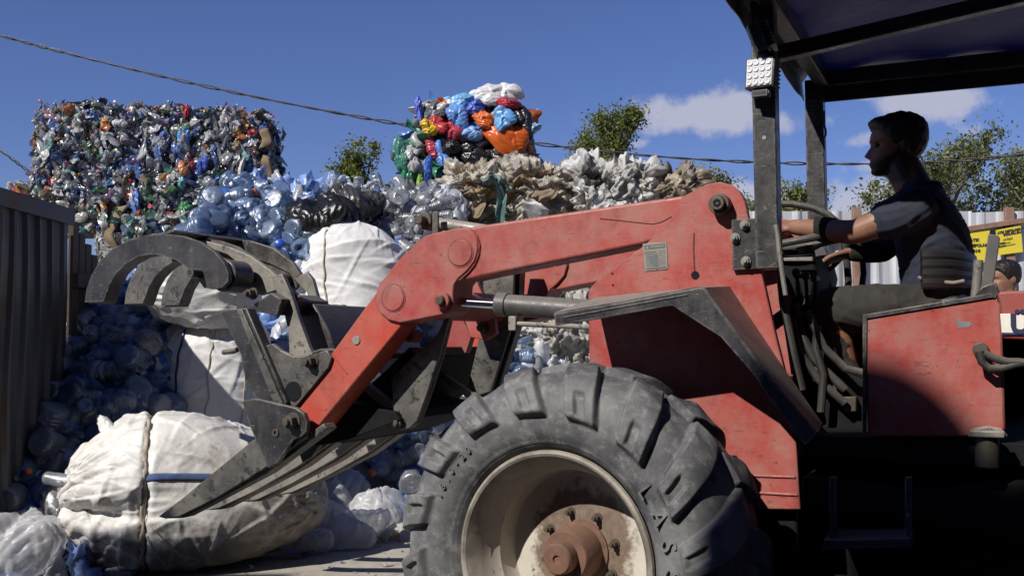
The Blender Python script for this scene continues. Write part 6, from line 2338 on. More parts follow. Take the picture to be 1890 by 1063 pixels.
def card_sheet(parent, c, n, w, h, ang, seed):
    rng = np.random.default_rng(seed)
    x, y = np.meshgrid(np.linspace(-w / 2, w / 2, 14), np.linspace(-h / 2, h / 2, 14), indexing='ij')
    f0, f1 = rng.uniform(-0.2, 0.2) * w, rng.uniform(-0.25, 0.25) * h
    z = -0.5 * np.abs(x - f0) * rng.uniform(0.3, 1.1) - np.abs(y - f1) * rng.uniform(0.1, 0.5) - 1.1 * x * x / w + 0.008 * np.sin(x * 60 + y * 35)
    x = x + 0.010 * np.sin(y * 50 + seed)
    y = y + 0.012 * np.sin(x * 44 + seed) + x * rng.uniform(-0.25, 0.25)
    o = link('cardboard_flap', np_mesh('cardboard_flap', np.stack([x, y, z], -1).reshape(-1, 3) @ rot_from(n, ang).T + np.array(c), grid_quads(14, 14)), M['card'], parent)
    o.modifiers.new('s', 'SOLIDIFY').thickness = 0.005
    return o


def X(px, py, y):
    return np.array(at_y(px, py, y))


# ------------------------------------------------------------------ the bales
def bale_box(x0, y0, x1, y1, Y, depth):
    """block whose front face spans the photo box at distance Y"""
    a, b = at_y(x0, y1, Y), at_y(x1, y0, Y)
    return ((a.x + b.x) / 2, Y + depth / 2, (a.z + b.z) / 2), b.x - a.x, depth, b.z - a.z


c, sx, sy, sz = bale_box(66, 208, 474, 383, 7.3, 0.75)
B1, f1 = bottle_bale('big multicoloured bale of crushed bottles high on the left with cardboard at both ends', c, sx, sy, sz, 0.10, 4300, PAL_MIX, 101, (-0.62, -0.05, 0.42), scale=0.86)
rng = np.random.default_rng(5)
for i, (px, py, w, h_, a) in enumerate(((72, 262, 0.22, 0.17, 1.3), (66, 305, 0.20, 0.30, 0.2), (96, 232, 0.14, 0.24, 0.3), (482, 258, 0.10, 0.16, -0.1), (486, 312, 0.09, 0.20, 0.1), (60, 345, 0.2, 0.16, 0.4))):
    card_sheet(B1, X(px + (14 if px > 200 else -4), py, 7.24 + 0.05 * (i % 3)), (-0.45 if px < 200 else 0.8, -1, 0.1), w * 0.85, h_ * 0.9, a, 200 + i)
film_blob('black_bag', B1, X(140, 206, 7.36), (0.1, -0.6, 0.9), 0.26, 0.20, 0.2, (0.012, 0.012, 0.014), 220)
film_blob('black_bag', B1, X(165, 200, 7.35), (0.1, -0.4, 0.9), 0.22, 0.16, 0.2, (0.012, 0.012, 0.014), 221)
for i, (px, py, w, h_, col) in enumerate(((215, 235, 0.16, 0.12, (0.42, 0.42, 0.45)), (345, 205, 0.03, 0.12, (0.5, 0.04, 0.06)), (300, 258, 0.07, 0.12, (0.06, 0.16, 0.55)), (340, 255, 0.09, 0.14, (0.08, 0.25, 0.62)), (375, 300, 0.08, 0.16, (0.04, 0.08, 0.35)),
                                        (212, 268, 0.13, 0.26, (0.03, 0.035, 0.05)), (340, 385, 0.1, 0.12, (0.05, 0.2, 0.08)), (445, 313, 0.04, 0.15, (0.62, 0.6, 0.55)), (100, 237, 0.09, 0.1, (0.5, 0.48, 0.05)), (335, 336, 0.08, 0.09, (0.2, 0.5, 0.48)))):
    film_blob('plastic_scrap', B1, X(px, py, 7.27), (rng.normal(0, 0.2), -1, rng.normal(0, 0.2)), w, h_, rng.normal(0, 0.3), col, 240 + i, d=0.022, fold=0.008)

c, sx, sy, sz = bale_box(182, 404, 620, 640, 7.2, 0.9)
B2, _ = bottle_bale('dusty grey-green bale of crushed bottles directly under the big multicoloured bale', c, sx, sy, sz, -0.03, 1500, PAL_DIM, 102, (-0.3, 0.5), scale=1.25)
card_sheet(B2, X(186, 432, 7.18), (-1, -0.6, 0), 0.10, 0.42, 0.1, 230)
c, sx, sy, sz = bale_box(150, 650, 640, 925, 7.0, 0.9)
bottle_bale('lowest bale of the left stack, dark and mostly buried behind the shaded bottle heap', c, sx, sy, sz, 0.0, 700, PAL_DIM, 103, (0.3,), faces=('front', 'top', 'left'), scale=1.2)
# low ledge of rubbish at the left foot of the big bale
c, sx, sy, sz = bale_box(10, 352, 175, 430, 7.25, 0.9)
bottle_bale('low ragged bale of pale scraps jutting out left, behind the tin fence', c, sx, sy, sz, 0.0, 420, PAL_DIM + [(12, (0.5, 0.42, 0.3)), (6, (0.55, 0.33, 0.28)), (5, (0.5, 0.35, 0.06))], 104, ())

# colour film bale and the green-grey one below it
c, sx, sy, sz = bale_box(772, 180, 982, 325, 8.0, 0.9)
B3, f3, _ = film_bale('bright bale of red, orange, blue and black plastic bags topping the centre stack', c, sx, sy, sz, -0.05, 46, PAL_COL, 111, 'bagfilm', squash=(0.9, 0.9, 1.2), bulge=0.07, jit=0.035, fold=0.018, k=4.5, flaps=18)
for i, (px, py, dy, w, h_, a, col, am) in enumerate((
        (918, 243, -0.10, 0.46, 0.20, -0.75, (0.62, 0.115, 0.018), 0.45), (948, 252, -0.09, 0.18, 0.30, 0.25, (0.60, 0.11, 0.018), 0.5), (892, 222, -0.09, 0.20, 0.10, -0.6, (0.62, 0.13, 0.02), 0.5),
        (930, 220, -0.15, 0.15, 0.19, 0.35, (0.16, 0.40, 0.74), 0.35), (846, 215, -0.12, 0.15, 0.22, 0.2, (0.14, 0.30, 0.66), 0.4), (872, 247, -0.13, 0.17, 0.10, 0.1, (0.22, 0.40, 0.72), 0.35),
        (840, 245, -0.12, 0.10, 0.15, -0.5, (0.46, 0.05, 0.09), 0.45), (806, 235, -0.08, 0.18, 0.14, 0.4, (0.50, 0.05, 0.05), 0.5), (792, 238, -0.10, 0.12, 0.13, 0.6, (0.62, 0.40, 0.02), 0.5),
        (938, 192, -0.08, 0.17, 0.10, -0.2, (0.42, 0.03, 0.05), 0.5), (968, 225, -0.05, 0.14, 0.24, 0.2, (0.02, 0.02, 0.024), 0.6), (835, 272, -0.10, 0.16, 0.13, 0.2, (0.015, 0.015, 0.018), 0.6),
        (872, 285, -0.06, 0.22, 0.16, 0.1, (0.013, 0.013, 0.016), 0.6), (815, 290, -0.08, 0.11, 0.20, 0.2, (0.10, 0.25, 0.62), 0.4), (798, 275, -0.06, 0.10, 0.2, 0.4, (0.42, 0.04, 0.08), 0.5),
        (905, 176, 0.05, 0.34, 0.16, 0.1, (0.66, 0.66, 0.65), 0.6), (935, 172, 0.1, 0.22, 0.18, -0.3, (0.70, 0.70, 0.70), 0.6), (855, 188, -0.02, 0.24, 0.13, 0.3, (0.20, 0.45, 0.72), 0.5), (875, 200, -0.05, 0.2, 0.1, 0.2, (0.07, 0.12, 0.5), 0.5),
        (830, 196, 0.02, 0.26, 0.13, 0.3, (0.5, 0.5, 0.48), 0.6), (800, 210, 0.0, 0.2, 0.14, 0.5, (0.12, 0.12, 0.13), 0.6), (773, 203, -0.05, 0.06, 0.19, 0.1, (0.12, 0.17, 0.62), 0.3), (985, 237, -0.02, 0.10, 0.08, 0.5, (0.25, 0.45, 0.7), 0.4),
        (910, 290, -0.04, 0.2, 0.16, 0.1, (0.02, 0.02, 0.022), 0.6), (955, 285, -0.02, 0.14, 0.16, 0.1, (0.3, 0.3, 0.3), 0.6))):
    film_blob('plastic_bag', B3, X(px, py, 7.98 + dy * 0.6), (rng.normal(0.0, 0.2), -1, 0.30 + rng.normal(0, 0.15)), w * 1.05, h_ * 1.05, a, col, 300 + i)
c, sx, sy, sz = bale_box(742, 300, 990, 450, 7.9, 0.9)
B4, _, _ = film_bale('green and grey bale of film and netting under the bright bag bale', c, sx, sy, sz, 0.04, 120, PAL_GRN, 112, 'bagfilm', squash=(1.4, 1.2, 0.7), jit=0.04)
c2, sx2, sy2, sz2 = bale_box(738, 238, 800, 320, 7.95, 0.5)
film_bale('ragged grey and green clump of bags hanging left of the bright bag bale', c2, sx2, sy2, sz2, 0.3, 50, PAL_GRN, 113, 'bagfilm', squash=(1.3, 1.2, 0.8), jit=0.035, k=3.5)
for i, (px, py, w, h_, col) in enumerate(((752, 335, 0.13, 0.36, (0.04, 0.26, 0.13)), (742, 290, 0.12, 0.25, (0.05, 0.2, 0.15)), (778, 345, 0.07, 0.22, (0.25, 0.45, 0.06)), (790, 320, 0.06, 0.3, (0.06, 0.15, 0.5)), (788, 360, 0.05, 0.12, (0.55, 0.22, 0.03)), (760, 300, 0.12, 0.16, (0.5, 0.5, 0.48)))):
    film_blob('plastic_bag', B4, X(px, py, 7.78), (rng.normal(-0.2, 0.2), -1, 0.1), w, h_, 0.1, col, 340 + i, main=1.57)

c, sx, sy, sz = bale_box(812, 292, 1052, 430, 7.15, 0.8)
B5, _, _ = film_bale('beige bale of dusty folded film between the bright bag bale and the white one', c, sx, sy, sz, 0.02, 190, PAL_BEIGE, 121, squash=(0.6, 0.8, 1.7), bulge=0.022, jit=0.022, fold=0.006, k=7.0, flaps=0, flow=1.25, axis=(0.35, 0, 1))
for i, (px, py, w, h_, col, mt) in enumerate(((872, 390, 0.22, 0.2, (0.4, 0.27, 0.15), 'card'), (1005, 355, 0.14, 0.2, (0.4, 0.27, 0.15), 'card'), (925, 370, 0.06, 0.42, (0.10, 0.22, 0.22), 'film'), (985, 395, 0.2, 0.1, (0.74, 0.74, 0.74), 'film'))):
    film_strand('film_scrap', B5, X(px, py, 7.09), (rng.normal(0, 0.2), -1, 0.3), max(w, h_), min(w, h_) * 1.2, 0.5 * (-1) ** i + (1.2 if h_ > w else 0), col, 360 + i, mt)
c, sx, sy, sz = bale_box(1050, 292, 1212, 440, 7.2, 0.8)
film_bale('white and grey film bale right of the beige one with torn dark gaps', c, sx, sy, sz, 0.05, 260, PAL_WHITE, 122, squash=(1.6, 1.2, 1.0), jit=0.045, bulge=0.035, fold=0.007, k=7.0, flaps=0, flow=1.25, axis=(1, 0, 0.3))
c, sx, sy, sz = bale_box(1204, 298, 1305, 430, 7.25, 0.8)
film_bale('brown bale of twisted film at the right end of the row, above the loader arm', c, sx, sy, sz, 0.06, 130, PAL_BROWN, 123, squash=(1.2, 1.0, 1.2), jit=0.025, bulge=0.025, fold=0.007, k=6.5, flaps=0, flow=1.25, axis=(0.6, 0, 1))
c, sx, sy, sz = bale_box(905, 455, 1330, 770, 7.0, 0.9)
film_bale('white and grey film bale low behind the lift cylinder, seen through the loader arms', c, sx, sy, sz, 0.0, 150, PAL_WHITE, 124, squash=(1.0, 1.0, 0.9), jit=0.03, bulge=0.03, step=0.010, flaps=0, flow=1.2, axis=(1, 0, 0.4))
c, sx, sy, sz = bale_box(640, 440, 900, 800, 7.4, 0.9)
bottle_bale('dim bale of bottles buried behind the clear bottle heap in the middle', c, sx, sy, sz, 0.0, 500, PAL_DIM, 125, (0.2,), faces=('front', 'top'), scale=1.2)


# ------------------------------------------------------------------ the bottle heap
def heap(x, y):
    x, y = np.asarray(x, float), np.asarray(y, float)
    foot = 4.95 + 0.08 * np.sin(x * 2.1) - 0.75 * smooth(-1.45, -1.9, x) + 0.92 * smooth(-1.25, -0.95, x)
    crest = 1.98 - 0.06 * np.cos(x * 2.6 + 0.4) + 0.06 * smooth(-1.2, -0.9, x)
    z = ground_z(x, y) + crest * smooth(0, 1, (y - foot) / (1.75 + 0.5 * smooth(-1.45, -1.85, x) - 0.55 * smooth(-1.25, -0.95, x))) ** 0.82
    z = z * (1 - 0.45 * smooth(-0.42, -0.05, x)) * (1 - 0.5 * smooth(0.0, 0.8, x))
    left = smooth(-1.95, -2.3, x)
    z = z - 0.55 * smooth(-1.75, -2.05, x) * smooth(5.6, 6.2, y) * 1.0
    return z + 0.05 * np.sin(x * 7.3 + y * 3) * np.sin(y * 6.1) * smooth(foot, foot + 0.3, y) - 0.02


def heap_hit(px, py):
    d = ray(px, py)
    s = 4.2
    while s < 7.4:
        p = CAM + d * (s / d.y)
        if p.z <= float(heap(p.x, p.y)):
            return p
        s += 0.02
    return None


def bottle_profile(kind):
    if kind == 'large':     # five litre water bottle
        H_, r = 0.315, 0.077
        pr = [(0.0, 0.006), (0.055, 0.0), (0.070, 0.006), (r, 0.020)]
        for k in range(4):
            z0 = 0.030 + k * 0.021
            pr += [(r, z0), (r, z0 + 0.007), (r - 0.003, z0 + 0.010), (r - 0.003, z0 + 0.012), (r, z0 + 0.015)]
        pr += [(r, 0.118), (r, 0.180), (r - 0.003, 0.186), (r, 0.194), (r - 0.003, 0.203), (r, 0.212), (r - 0.004, 0.228), (0.062, 0.255), (0.040, 0.280), (0.026, 0.292), (0.0245, 0.300), (0.029, 0.302), (0.029, 0.305), (0.0245, 0.307), (0.0245, 0.318)]
        return pr, (0.121, 0.177, r + 0.0012), (0.027, 0.300, 0.024)
    if kind == 'medium':    # one and a half litre
        r = 0.045
        pr = [(0.0, 0.012), (0.02, 0.006), (0.034, 0.0), (0.043, 0.008), (r, 0.020)]
        for k in range(6):
            z0 = 0.030 + k * 0.016
            pr += [(r, z0), (r - 0.003, z0 + 0.005), (r - 0.003, z0 + 0.009), (r, z0 + 0.014)]
        pr += [(r, 0.130), (r, 0.185), (r - 0.003, 0.192), (r, 0.200), (0.040, 0.232), (0.028, 0.265), (0.0165, 0.292), (0.0145, 0.300), (0.0175, 0.302), (0.0145, 0.305), (0.0145, 0.318)]
        return pr, (0.132, 0.182, r + 0.001), (0.0155, 0.302, 0.017)
    r = 0.033
    pr = [(0.0, 0.010), (0.016, 0.004), (0.026, 0.0), (r, 0.012), (r, 0.03), (r - 0.002, 0.036), (r, 0.042), (r - 0.002, 0.050), (r, 0.058), (r, 0.11), (r - 0.002, 0.116), (r, 0.122), (0.030, 0.150), (0.020, 0.178), (0.0135, 0.194), (0.0125, 0.198), (0.0155, 0.2), (0.0125, 0.203), (0.0125, 0.214)]
    return pr, (0.064, 0.106, r + 0.001), (0.0145, 0.200, 0.015)


def dent(v, rng, L, amt):
    """presses random dents into a bottle mesh (works on any part with the same seed)"""
    v = v.copy()
    for _ in range(4):
        a, zc, w = rng.uniform(0, 6.28), rng.uniform(0.1, 0.75) * L, rng.uniform(0.03, 0.08)
        d = np.array([math.cos(a), math.sin(a)])
        side = v[:, 0] * d[0] + v[:, 1] * d[1]
        g = np.exp(-((v[:, 2] - zc) / w) ** 2) * np.clip(side / 0.05, 0, 1.5)
        v[:, :2] -= d * (g * amt)[:, None]
    k = rng.uniform(-0.5, 0.5, 2)
    v[:, 0] += k[0] * amt * np.sin(v[:, 2] / L * 5)
    v[:, 1] += k[1] * amt * np.sin(v[:, 2] / L * 4)
    return v


def lathe_z(pr, seg):
    a = np.arange(seg) / seg * 2 * math.pi
    P = np.array(pr, float)
    V = np.stack([np.cos(a)[:, None] * P[:, 0], np.sin(a)[:, None] * P[:, 0], np.broadcast_to(P[:, 1], (seg, len(P)))], -1).reshape(-1, 3)
    return V, grid_quads(seg, len(P), wrap_n=True)


BOT = {}
for kind in ('large', 'medium', 'small'):
    pr, lab, cap = bottle_profile(kind)
    L = pr[-1][1]
    for var in range(4):
        amt = (0.001, 0.006, 0.014, 0.026)[var] * (1.0 if kind == 'large' else 0.6)
        v, q = lathe_z(pr, 22)
        lz = np.linspace(lab[0], lab[1], 5)
        lv, lq = lathe_z([(lab[2], z) for z in lz], 22)
        ofs = np.array([0, 0, -L / 2])
        v2 = dent(v, np.random.default_rng(50 + var), L, amt) + ofs
        lv2 = dent(lv, np.random.default_rng(50 + var), L, amt) + ofs
        cv, cq = lathe_z([(0.0005, cap[1] + cap[2]), (cap[0] * 0.9, cap[1] + cap[2]), (cap[0], cap[1] + cap[2] * 0.85), (cap[0], cap[1])], 16)
        cv2 = dent(cv, np.random.default_rng(50 + var), L, amt) + ofs
        D = {'low': (v2, q)}
        for tint in ('pet_blue', 'pet_clear'):
            me = np_mesh('bottle_body', v2, q)
            me.materials.append(M[tint])
            D[tint] = me
        for lm in ('navy_label', 'blue_label', 'white_label'):
            me = np_mesh('bottle_label', lv2, lq)
            me.materials.append(M[lm])
            D[lm] = me
        for cm in ('cap_blue', 'cap_white', 'cap_orange'):
            me = np_mesh('bottle_cap', cv2, cq)
            me.materials.append(M[cm])
            D[cm] = me
        BOT[kind, var] = D

# the buried mass: one countless lump under the bottles one can pick out
rng = np.random.default_rng(77)
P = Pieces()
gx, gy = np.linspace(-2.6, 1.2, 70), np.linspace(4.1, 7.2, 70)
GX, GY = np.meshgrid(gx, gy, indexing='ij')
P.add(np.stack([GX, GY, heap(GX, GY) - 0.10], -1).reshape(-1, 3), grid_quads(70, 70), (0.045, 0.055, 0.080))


def in_zone(x, y):
    return float(heap(x, y)) > gz(x, y) + 0.02


cnt = 0
while cnt < 1000:
    x, y = rng.uniform(-2.2, 0.6), rng.uniform(4.25, 7.1)
    if not in_zone(x, y):
        continue
    cnt += 1
    z = float(heap(x, y)) - rng.uniform(0.0, 0.09)
    kd = 'medium' if rng.random() < 0.6 else 'small'
    r0 = 0.04
    n_ax = rng.normal(0, 1, 3) * np.array([1, 1, 0.45])
    v, q = crushed_bottle(rng, rng.uniform(0.03, 0.055), rng.uniform(0.16, 0.27), rng.uniform(0.5, 0.9))
    Rm = rot_from(n_ax, rng.uniform(0, 6.28))
    u_ = rng.random()
    blue = x < -1.2 or (x > -0.75 and y < 6.4)
    col = (0.30, 0.46, 0.85) if (blue and u_ < 0.65) else ((0.66, 0.70, 0.76) if u_ < 0.93 else (0.05, 0.08, 0.25))
    P.add(v @ Rm.T + np.array([x, y, z]), q, np.array(col) * rng.uniform(0.6, 1.2))
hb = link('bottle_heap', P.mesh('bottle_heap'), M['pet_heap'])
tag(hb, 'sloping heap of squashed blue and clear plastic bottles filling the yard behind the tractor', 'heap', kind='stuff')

used_pts = []


def bottle(kind, var, tint, lm, cm, p, axis, spin, sc, label, group):
    D = BOT[kind, var]
    o = bpy.data.objects.new('plastic_bottle', D[tint])
    C.objects.link(o)
    rot = Vector((0, 0, 1)).rotation_difference(Vector(axis).normalized()).to_matrix().to_4x4() @ Matrix.Rotation(spin, 4, 'Z')
    o.matrix_world = Matrix.Translation(p) @ rot @ Matrix.Scale(sc, 4)
    tag(o, label, 'bottle', group)
    for nm, k in (('label', lm), ('cap', cm)):
        if k:
            ch = bpy.data.objects.new(nm, D[k])
            C.objects.link(ch)
            ch.parent = o
    return o


def scatter(n, region, kinds, tints, label, group, seed, label_p=0.6, cap_p=0.2, lift=0.05, gap=26, sc=(0.9, 1.12), labs=('navy_label', 'navy_label', 'blue_label', 'white_label')):
    rng = np.random.default_rng(seed)
    done, tries = 0, 0
    poly = region
    xs, ys = [p[0] for p in poly], [p[1] for p in poly]
    while done < n and tries < n * 60:
        tries += 1
        px, py = rng.uniform(min(xs), max(xs)), rng.uniform(min(ys), max(ys))
        ins = False
        j = len(poly) - 1
        for i in range(len(poly)):
            if (poly[i][1] > py) != (poly[j][1] > py) and px < (poly[j][0] - poly[i][0]) * (py - poly[i][1]) / (poly[j][1] - poly[i][1]) + poly[i][0]:
                ins = not ins
            j = i
        if not ins:
            continue
        g_ = gap * (1.0 if tries < n * 20 else 0.6)
        if any((px - a) ** 2 + (py - b) ** 2 < g_ * g_ for a, b in used_pts):
            continue
        h_ = heap_hit(px, py)
        if h_ is None:
            continue
        used_pts.append((px, py))
        if kinds[0] == 'large' and px > 640 and py > 600:
            lift = 0.03
        kd = kinds[rng.integers(len(kinds))]
        ax = Vector(rng.normal(0, 1, 3) * np.array([1, 0.8, 0.45]))
        bottle(kd, int(rng.integers(0, 4)), tints[rng.integers(len(tints))], labs[rng.integers(len(labs))] if rng.random() < label_p else None,
               ('cap_blue', 'cap_blue', 'cap_white', 'cap_orange')[rng.integers(4)] if rng.random() < cap_p else None,
               h_ + Vector((0, 0, rng.uniform(0.3, 1.0) * lift)), ax, rng.uniform(0, 6.28), rng.uniform(*sc), label, group)
        done += 1


scatter(84, [(306, 398), (345, 362), (470, 358), (540, 385), (572, 430), (570, 475), (520, 480), (440, 470), (300, 440)], ('large', 'large', 'large', 'medium'), ('pet_blue',),
        'blue-tinted water bottle in the sunlit heap just under the multicoloured bale', 'sunlit blue-tinted water bottles', 401, 0.7, 0.2, gap=19, sc=(0.82, 1.02))
scatter(80, [(600, 400), (640, 368), (690, 358), (740, 345), (800, 360), (810, 420), (770, 470), (735, 520), (715, 470), (690, 425), (620, 420)], ('medium', 'large', 'medium', 'small'), ('pet_clear',),
        'clear bottle in the sunlit heap between the white sack and the beige film bale', 'sunlit clear bottles', 402, 0.22, 0.25, gap=15, sc=(0.75, 0.95), labs=('blue_label', 'white_label'))
scatter(110, [(8, 830), (60, 770), (110, 690), (140, 600), (230, 550), (300, 600), (310, 720), (300, 760), (180, 800), (120, 900), (110, 970), (6, 980)], ('large', 'large', 'large', 'medium'), ('pet_blue', 'pet_clear'),
        'water bottle lying in the dark shade beside the tin fence', 'shaded water bottles', 403, 0.7, 0.3, gap=20, sc=(0.80, 1.02))
scatter(56, [(690, 800), (740, 740), (800, 690), (880, 640), (960, 640), (965, 690), (880, 700), (800, 790), (770, 900), (690, 870)], ('large', 'medium', 'large'), ('pet_blue', 'pet_blue', 'pet_clear'),
        'blue-tinted bottle in the heap seen between the loader linkage and the front tyre', 'bottles behind the front tyre', 404, 0.35, 0.25, gap=17, sc=(0.8, 1.0))


# ================================================================== SACKS
def ridges(rng, P, k, scl, dirs=None, spread=1.0):
    """soft-crested folds running across a set of points"""
    out = np.zeros(len(P))
    Q = P + 0.035 * np.sin(P[:, [1, 2, 0]] * 11 + 1.7) + 0.014 * np.sin(P[:, [2, 0, 1]] * 37)
    for _ in range(k):
        d = rng.normal(0, 1, 3) if dirs is None else np.array(dirs) + rng.normal(0, spread, 3)
        d /= np.linalg.norm(d)
        s = np.sin(Q @ d * scl * rng.uniform(0.6, 1.5) + rng.uniform(0, 6.28))
        m = 0.5 + 0.5 * np.sin(Q @ rng.normal(0, 1, 3) * 5 + rng.uniform(0, 6))
        out += (1 - np.abs(s)) ** 1.6 * m
    return out / k


class Sack:
    def __init__(self, label, c, axis, up, half, p=2.6, pq=2.4, seed=0, mat='sack', pleat=(0.05, 26, 0.30), pleat1=(0.0, 20, 0.2), fold=0.03, fold_dir=None, fold_scl=24, fold_spread=0.5, sag=0.0, cinch=None, floor=None, res=(170, 240), group=None, neck=0.0, crease=None, twist=0.0, name='woven_sack', lumps=0.06, taper=0.0, creases=130, crease_h=0.011):
        a = Vector(axis).normalized()
        u = Vector(up)
        u = (u - a * u.dot(a)).normalized()
        w = a.cross(u)
        self.a, self.u, self.w, self.c = a, u, w, Vector(c)
        rng = np.random.default_rng(seed)
        nt, nf = res
        t = np.linspace(-1, 1, nt)
        t = np.sign(t) * np.abs(t) ** 0.85 * 0 + np.sin(t * math.pi / 2) * 0.6 + t * 0.4
        f = np.arange(nf) / nf * 2 * math.pi
        Tt, Ff = np.meshgrid(t, f, indexing='ij')
        rad = (1 - np.abs(Tt) ** p) ** (1 / pq) * (1 - taper * smooth(0.0, 1.0, Tt)) * (1 - taper * 0.35 * smooth(-0.45, -1.0, Tt))
        if cinch is not None:
            for (t0, depth, wdt) in cinch:
                rad = rad * (1 - depth * np.exp(-((Tt - t0) / wdt) ** 2))
        end0 = smooth(-1 + pleat[2] * 2, -1, Tt)
        end1 = smooth(1 - pleat1[2] * 2, 1, Tt)
        ph = Ff + twist * Tt + 0.10 * np.sin(Ff * 3 + seed) + 0.06 * np.sin(Ff * 7 + 2 * seed)
        pm = 0.35 + 0.65 * np.clip(np.sin(Ff * 5 + seed) + 0.8 * np.sin(Ff * 11 + 2.3 * seed) + 0.4 * np.sin(Ff * 3 - 6 * Tt), 0, 1.6)
        pl = (np.abs(np.sin((ph + 0.02 * np.sin(Tt * 3 + Ff * 2)) * pleat[1] / 2)) ** 0.8 - 0.5 + 0.8 * (np.abs(np.sin(ph * pleat[1] * 0.17 + 1 + Tt * 2)) - 0.5)) * pm
        rad = rad + pl * pleat[0] * end0 * np.sqrt(np.clip(rad, 0.02, 1)) + (np.abs(np.sin(ph * pleat1[1] / 2)) - 0.5) * pleat1[0] * end1 * np.sqrt(np.clip(rad, 0.02, 1))
        if neck:
            rad = np.maximum(rad, neck * smooth(1.0, 0.9, -Tt) * 0)
        # lumps of the load inside
        lump = np.zeros_like(rad)
        for _ in range(7):
            k1, k2 = rng.integers(1, 5), rng.uniform(1, 5)
            lump += np.sin(Ff * k1 + rng.uniform(0, 6)) * np.sin(Tt * k2 + rng.uniform(0, 6))
        rad = rad * (1 + lumps * lump / 3)
        if crease is not None:
            for (f0, t0, t1, depth, wd) in crease:
                df = (Ff - f0 + math.pi) % (2 * math.pi) - math.pi
                rad = rad - depth * np.exp(-(df / wd) ** 2) * smooth(t1, t0, Tt) * rad
        ha, hu, hw = half
        cf, sf = np.cos(Ff), np.sin(Ff)
        sg = lambda x: np.sign(x) * np.abs(x) ** 0.92
        L = np.stack([Tt * ha, sg(cf) * rad * hu, sg(sf) * rad * hw], -1)
        P = np.array(self.c)[None, None] + L[..., :1] * np.array(a) + L[..., 1:2] * np.array(u) + L[..., 2:3] * np.array(w)
        flat_ = P.reshape(-1, 3)
        n = self._normals(P)
        d = ridges(rng, flat_, 9, fold_scl, fold_dir, fold_spread) - 0.22
        d2 = ridges(rng, flat_, 8, fold_scl * 2.7, None) - 0.22
        amp = fold * np.clip(rad.reshape(-1), 0.25, 1)
        nn_ = n.reshape(-1, 3)
        cr = np.zeros(len(flat_))
        pool = rng.choice(len(flat_), creases)
        for q in pool:
            c0, n0 = flat_[q], nn_[q]
            if fold_dir is not None and rng.random() < 0.7:
                dd = np.cross(np.array(fold_dir) + rng.normal(0, fold_spread, 3), n0)
            else:
                dd = np.cross(rng.normal(0, 1, 3), n0)
            dd /= np.linalg.norm(dd) + 1e-9
            ee = np.cross(n0, dd)
            v = flat_ - c0
            al, ac, up_ = v @ dd, v @ ee, v @ n0
            ln = rng.uniform(0.05, 0.22) * min(half) / 0.3
            wd = rng.uniform(0.008, 0.022)
            ac = ac + 0.25 * ln * np.sin(al / ln * 1.5 + rng.uniform(0, 6)) * 0.3
            tent = np.where(ac > 0, np.clip(1 - ac / wd, 0, 1), np.clip(1 + ac / (wd * 2.6), 0, 1) ** 1.3)
            cr += rng.uniform(0.4, 1.0) * crease_h * tent * np.exp(-(al / ln) ** 2) * (np.abs(up_) < 0.12)
        flat_ = flat_ + nn_ * ((d + 0.25 * d2) * amp + np.minimum(cr, crease_h * 1.6))[:, None]
        if sag:
            zc = flat_[:, 2]
            flat_[:, 2] -= sag * ((flat_[:, 0] - self.c.x) / half[0]) ** 2
        if floor is not None:
            fz_ = floor(flat_[:, 0], flat_[:, 1])
            low = flat_[:, 2] < fz_ + 0.05
            over = np.where(low, (fz_ + 0.05 - flat_[:, 2]), 0)
            flat_[:, 2] = np.where(low, fz_ + 0.05 * np.exp(-over / 0.05) + 0.001, flat_[:, 2])
        self.P = flat_.reshape(nt, nf, 3)
        self.N = self._normals(self.P)
        self.t, self.nf = t, nf
        o = link(name, np_mesh(name, flat_, grid_quads(nt, nf, wrap_m=True)), M[mat])
        o.location = (0, 0, 0)
        self.o = tag(o, label, 'sack', group)
        WLOC[o.name] = Vector((0, 0, 0))

    @staticmethod
    def _normals(P):
        dt = np.gradient(P, axis=0)
        df = np.roll(P, -1, 1) - np.roll(P, 1, 1)
        n = np.cross(df, dt)
        n /= np.linalg.norm(n, axis=-1, keepdims=True) + 1e-9
        c = P.mean((0, 1))
        s = np.sign(((P - c) * n).sum(-1)).mean()
        return n * (s if s != 0 else 1)

    def at(self, t, f, off=0.0):
        i = int(np.clip(np.searchsorted(self.t, t), 0, len(self.t) - 1))
        j = int(round(f / (2 * math.pi) * self.nf)) % self.nf
        return Vector(self.P[i, j] + self.N[i, j] * off), Vector(self.N[i, j])

    def cord(self, name, tf, r, m, off=0.004):
        pts = [self.at(t_, f_, off)[0] for t_, f_ in tf]
        # light smoothing
        for _ in range(3):
            pts = [pts[0]] + [(pts[i - 1] + pts[i] * 2 + pts[i + 1]) / 4 for i in range(1, len(pts) - 1)] + [pts[-1]]
        return MB().path(pts, r, seg=7).build(name, m, self.o)

    def band(self, name, tf, wdt, m, off=0.007):
        pts, nr = zip(*[self.at(t_, f_, off) for t_, f_ in tf])
        pts = list(pts)
        for _ in range(4):
            pts = [pts[0]] + [(pts[i - 1] + pts[i] * 2 + pts[i + 1]) / 4 for i in range(1, len(pts) - 1)] + [pts[-1]]
        V = []
        for i, p in enumerate(pts):
            d = (pts[min(i + 1, len(pts) - 1)] - pts[max(i - 1, 0)]).normalized()
            s = d.cross(nr[i]).normalized() * wdt / 2
            for k in (-1, -0.4, 0.4, 1):
                V.append(p + s * k + nr[i] * (0.003 * (1 - k * k)))
        o = link(name, np_mesh(name, np.array([[*v] for v in V]), grid_quads(len(pts), 4)), m, self.o)
        o.modifiers.new('s', 'SOLIDIFY').thickness = 0.003
        return o


lin = lambda a, b, n: [a + (b - a) * i / (n - 1) for i in range(n)]

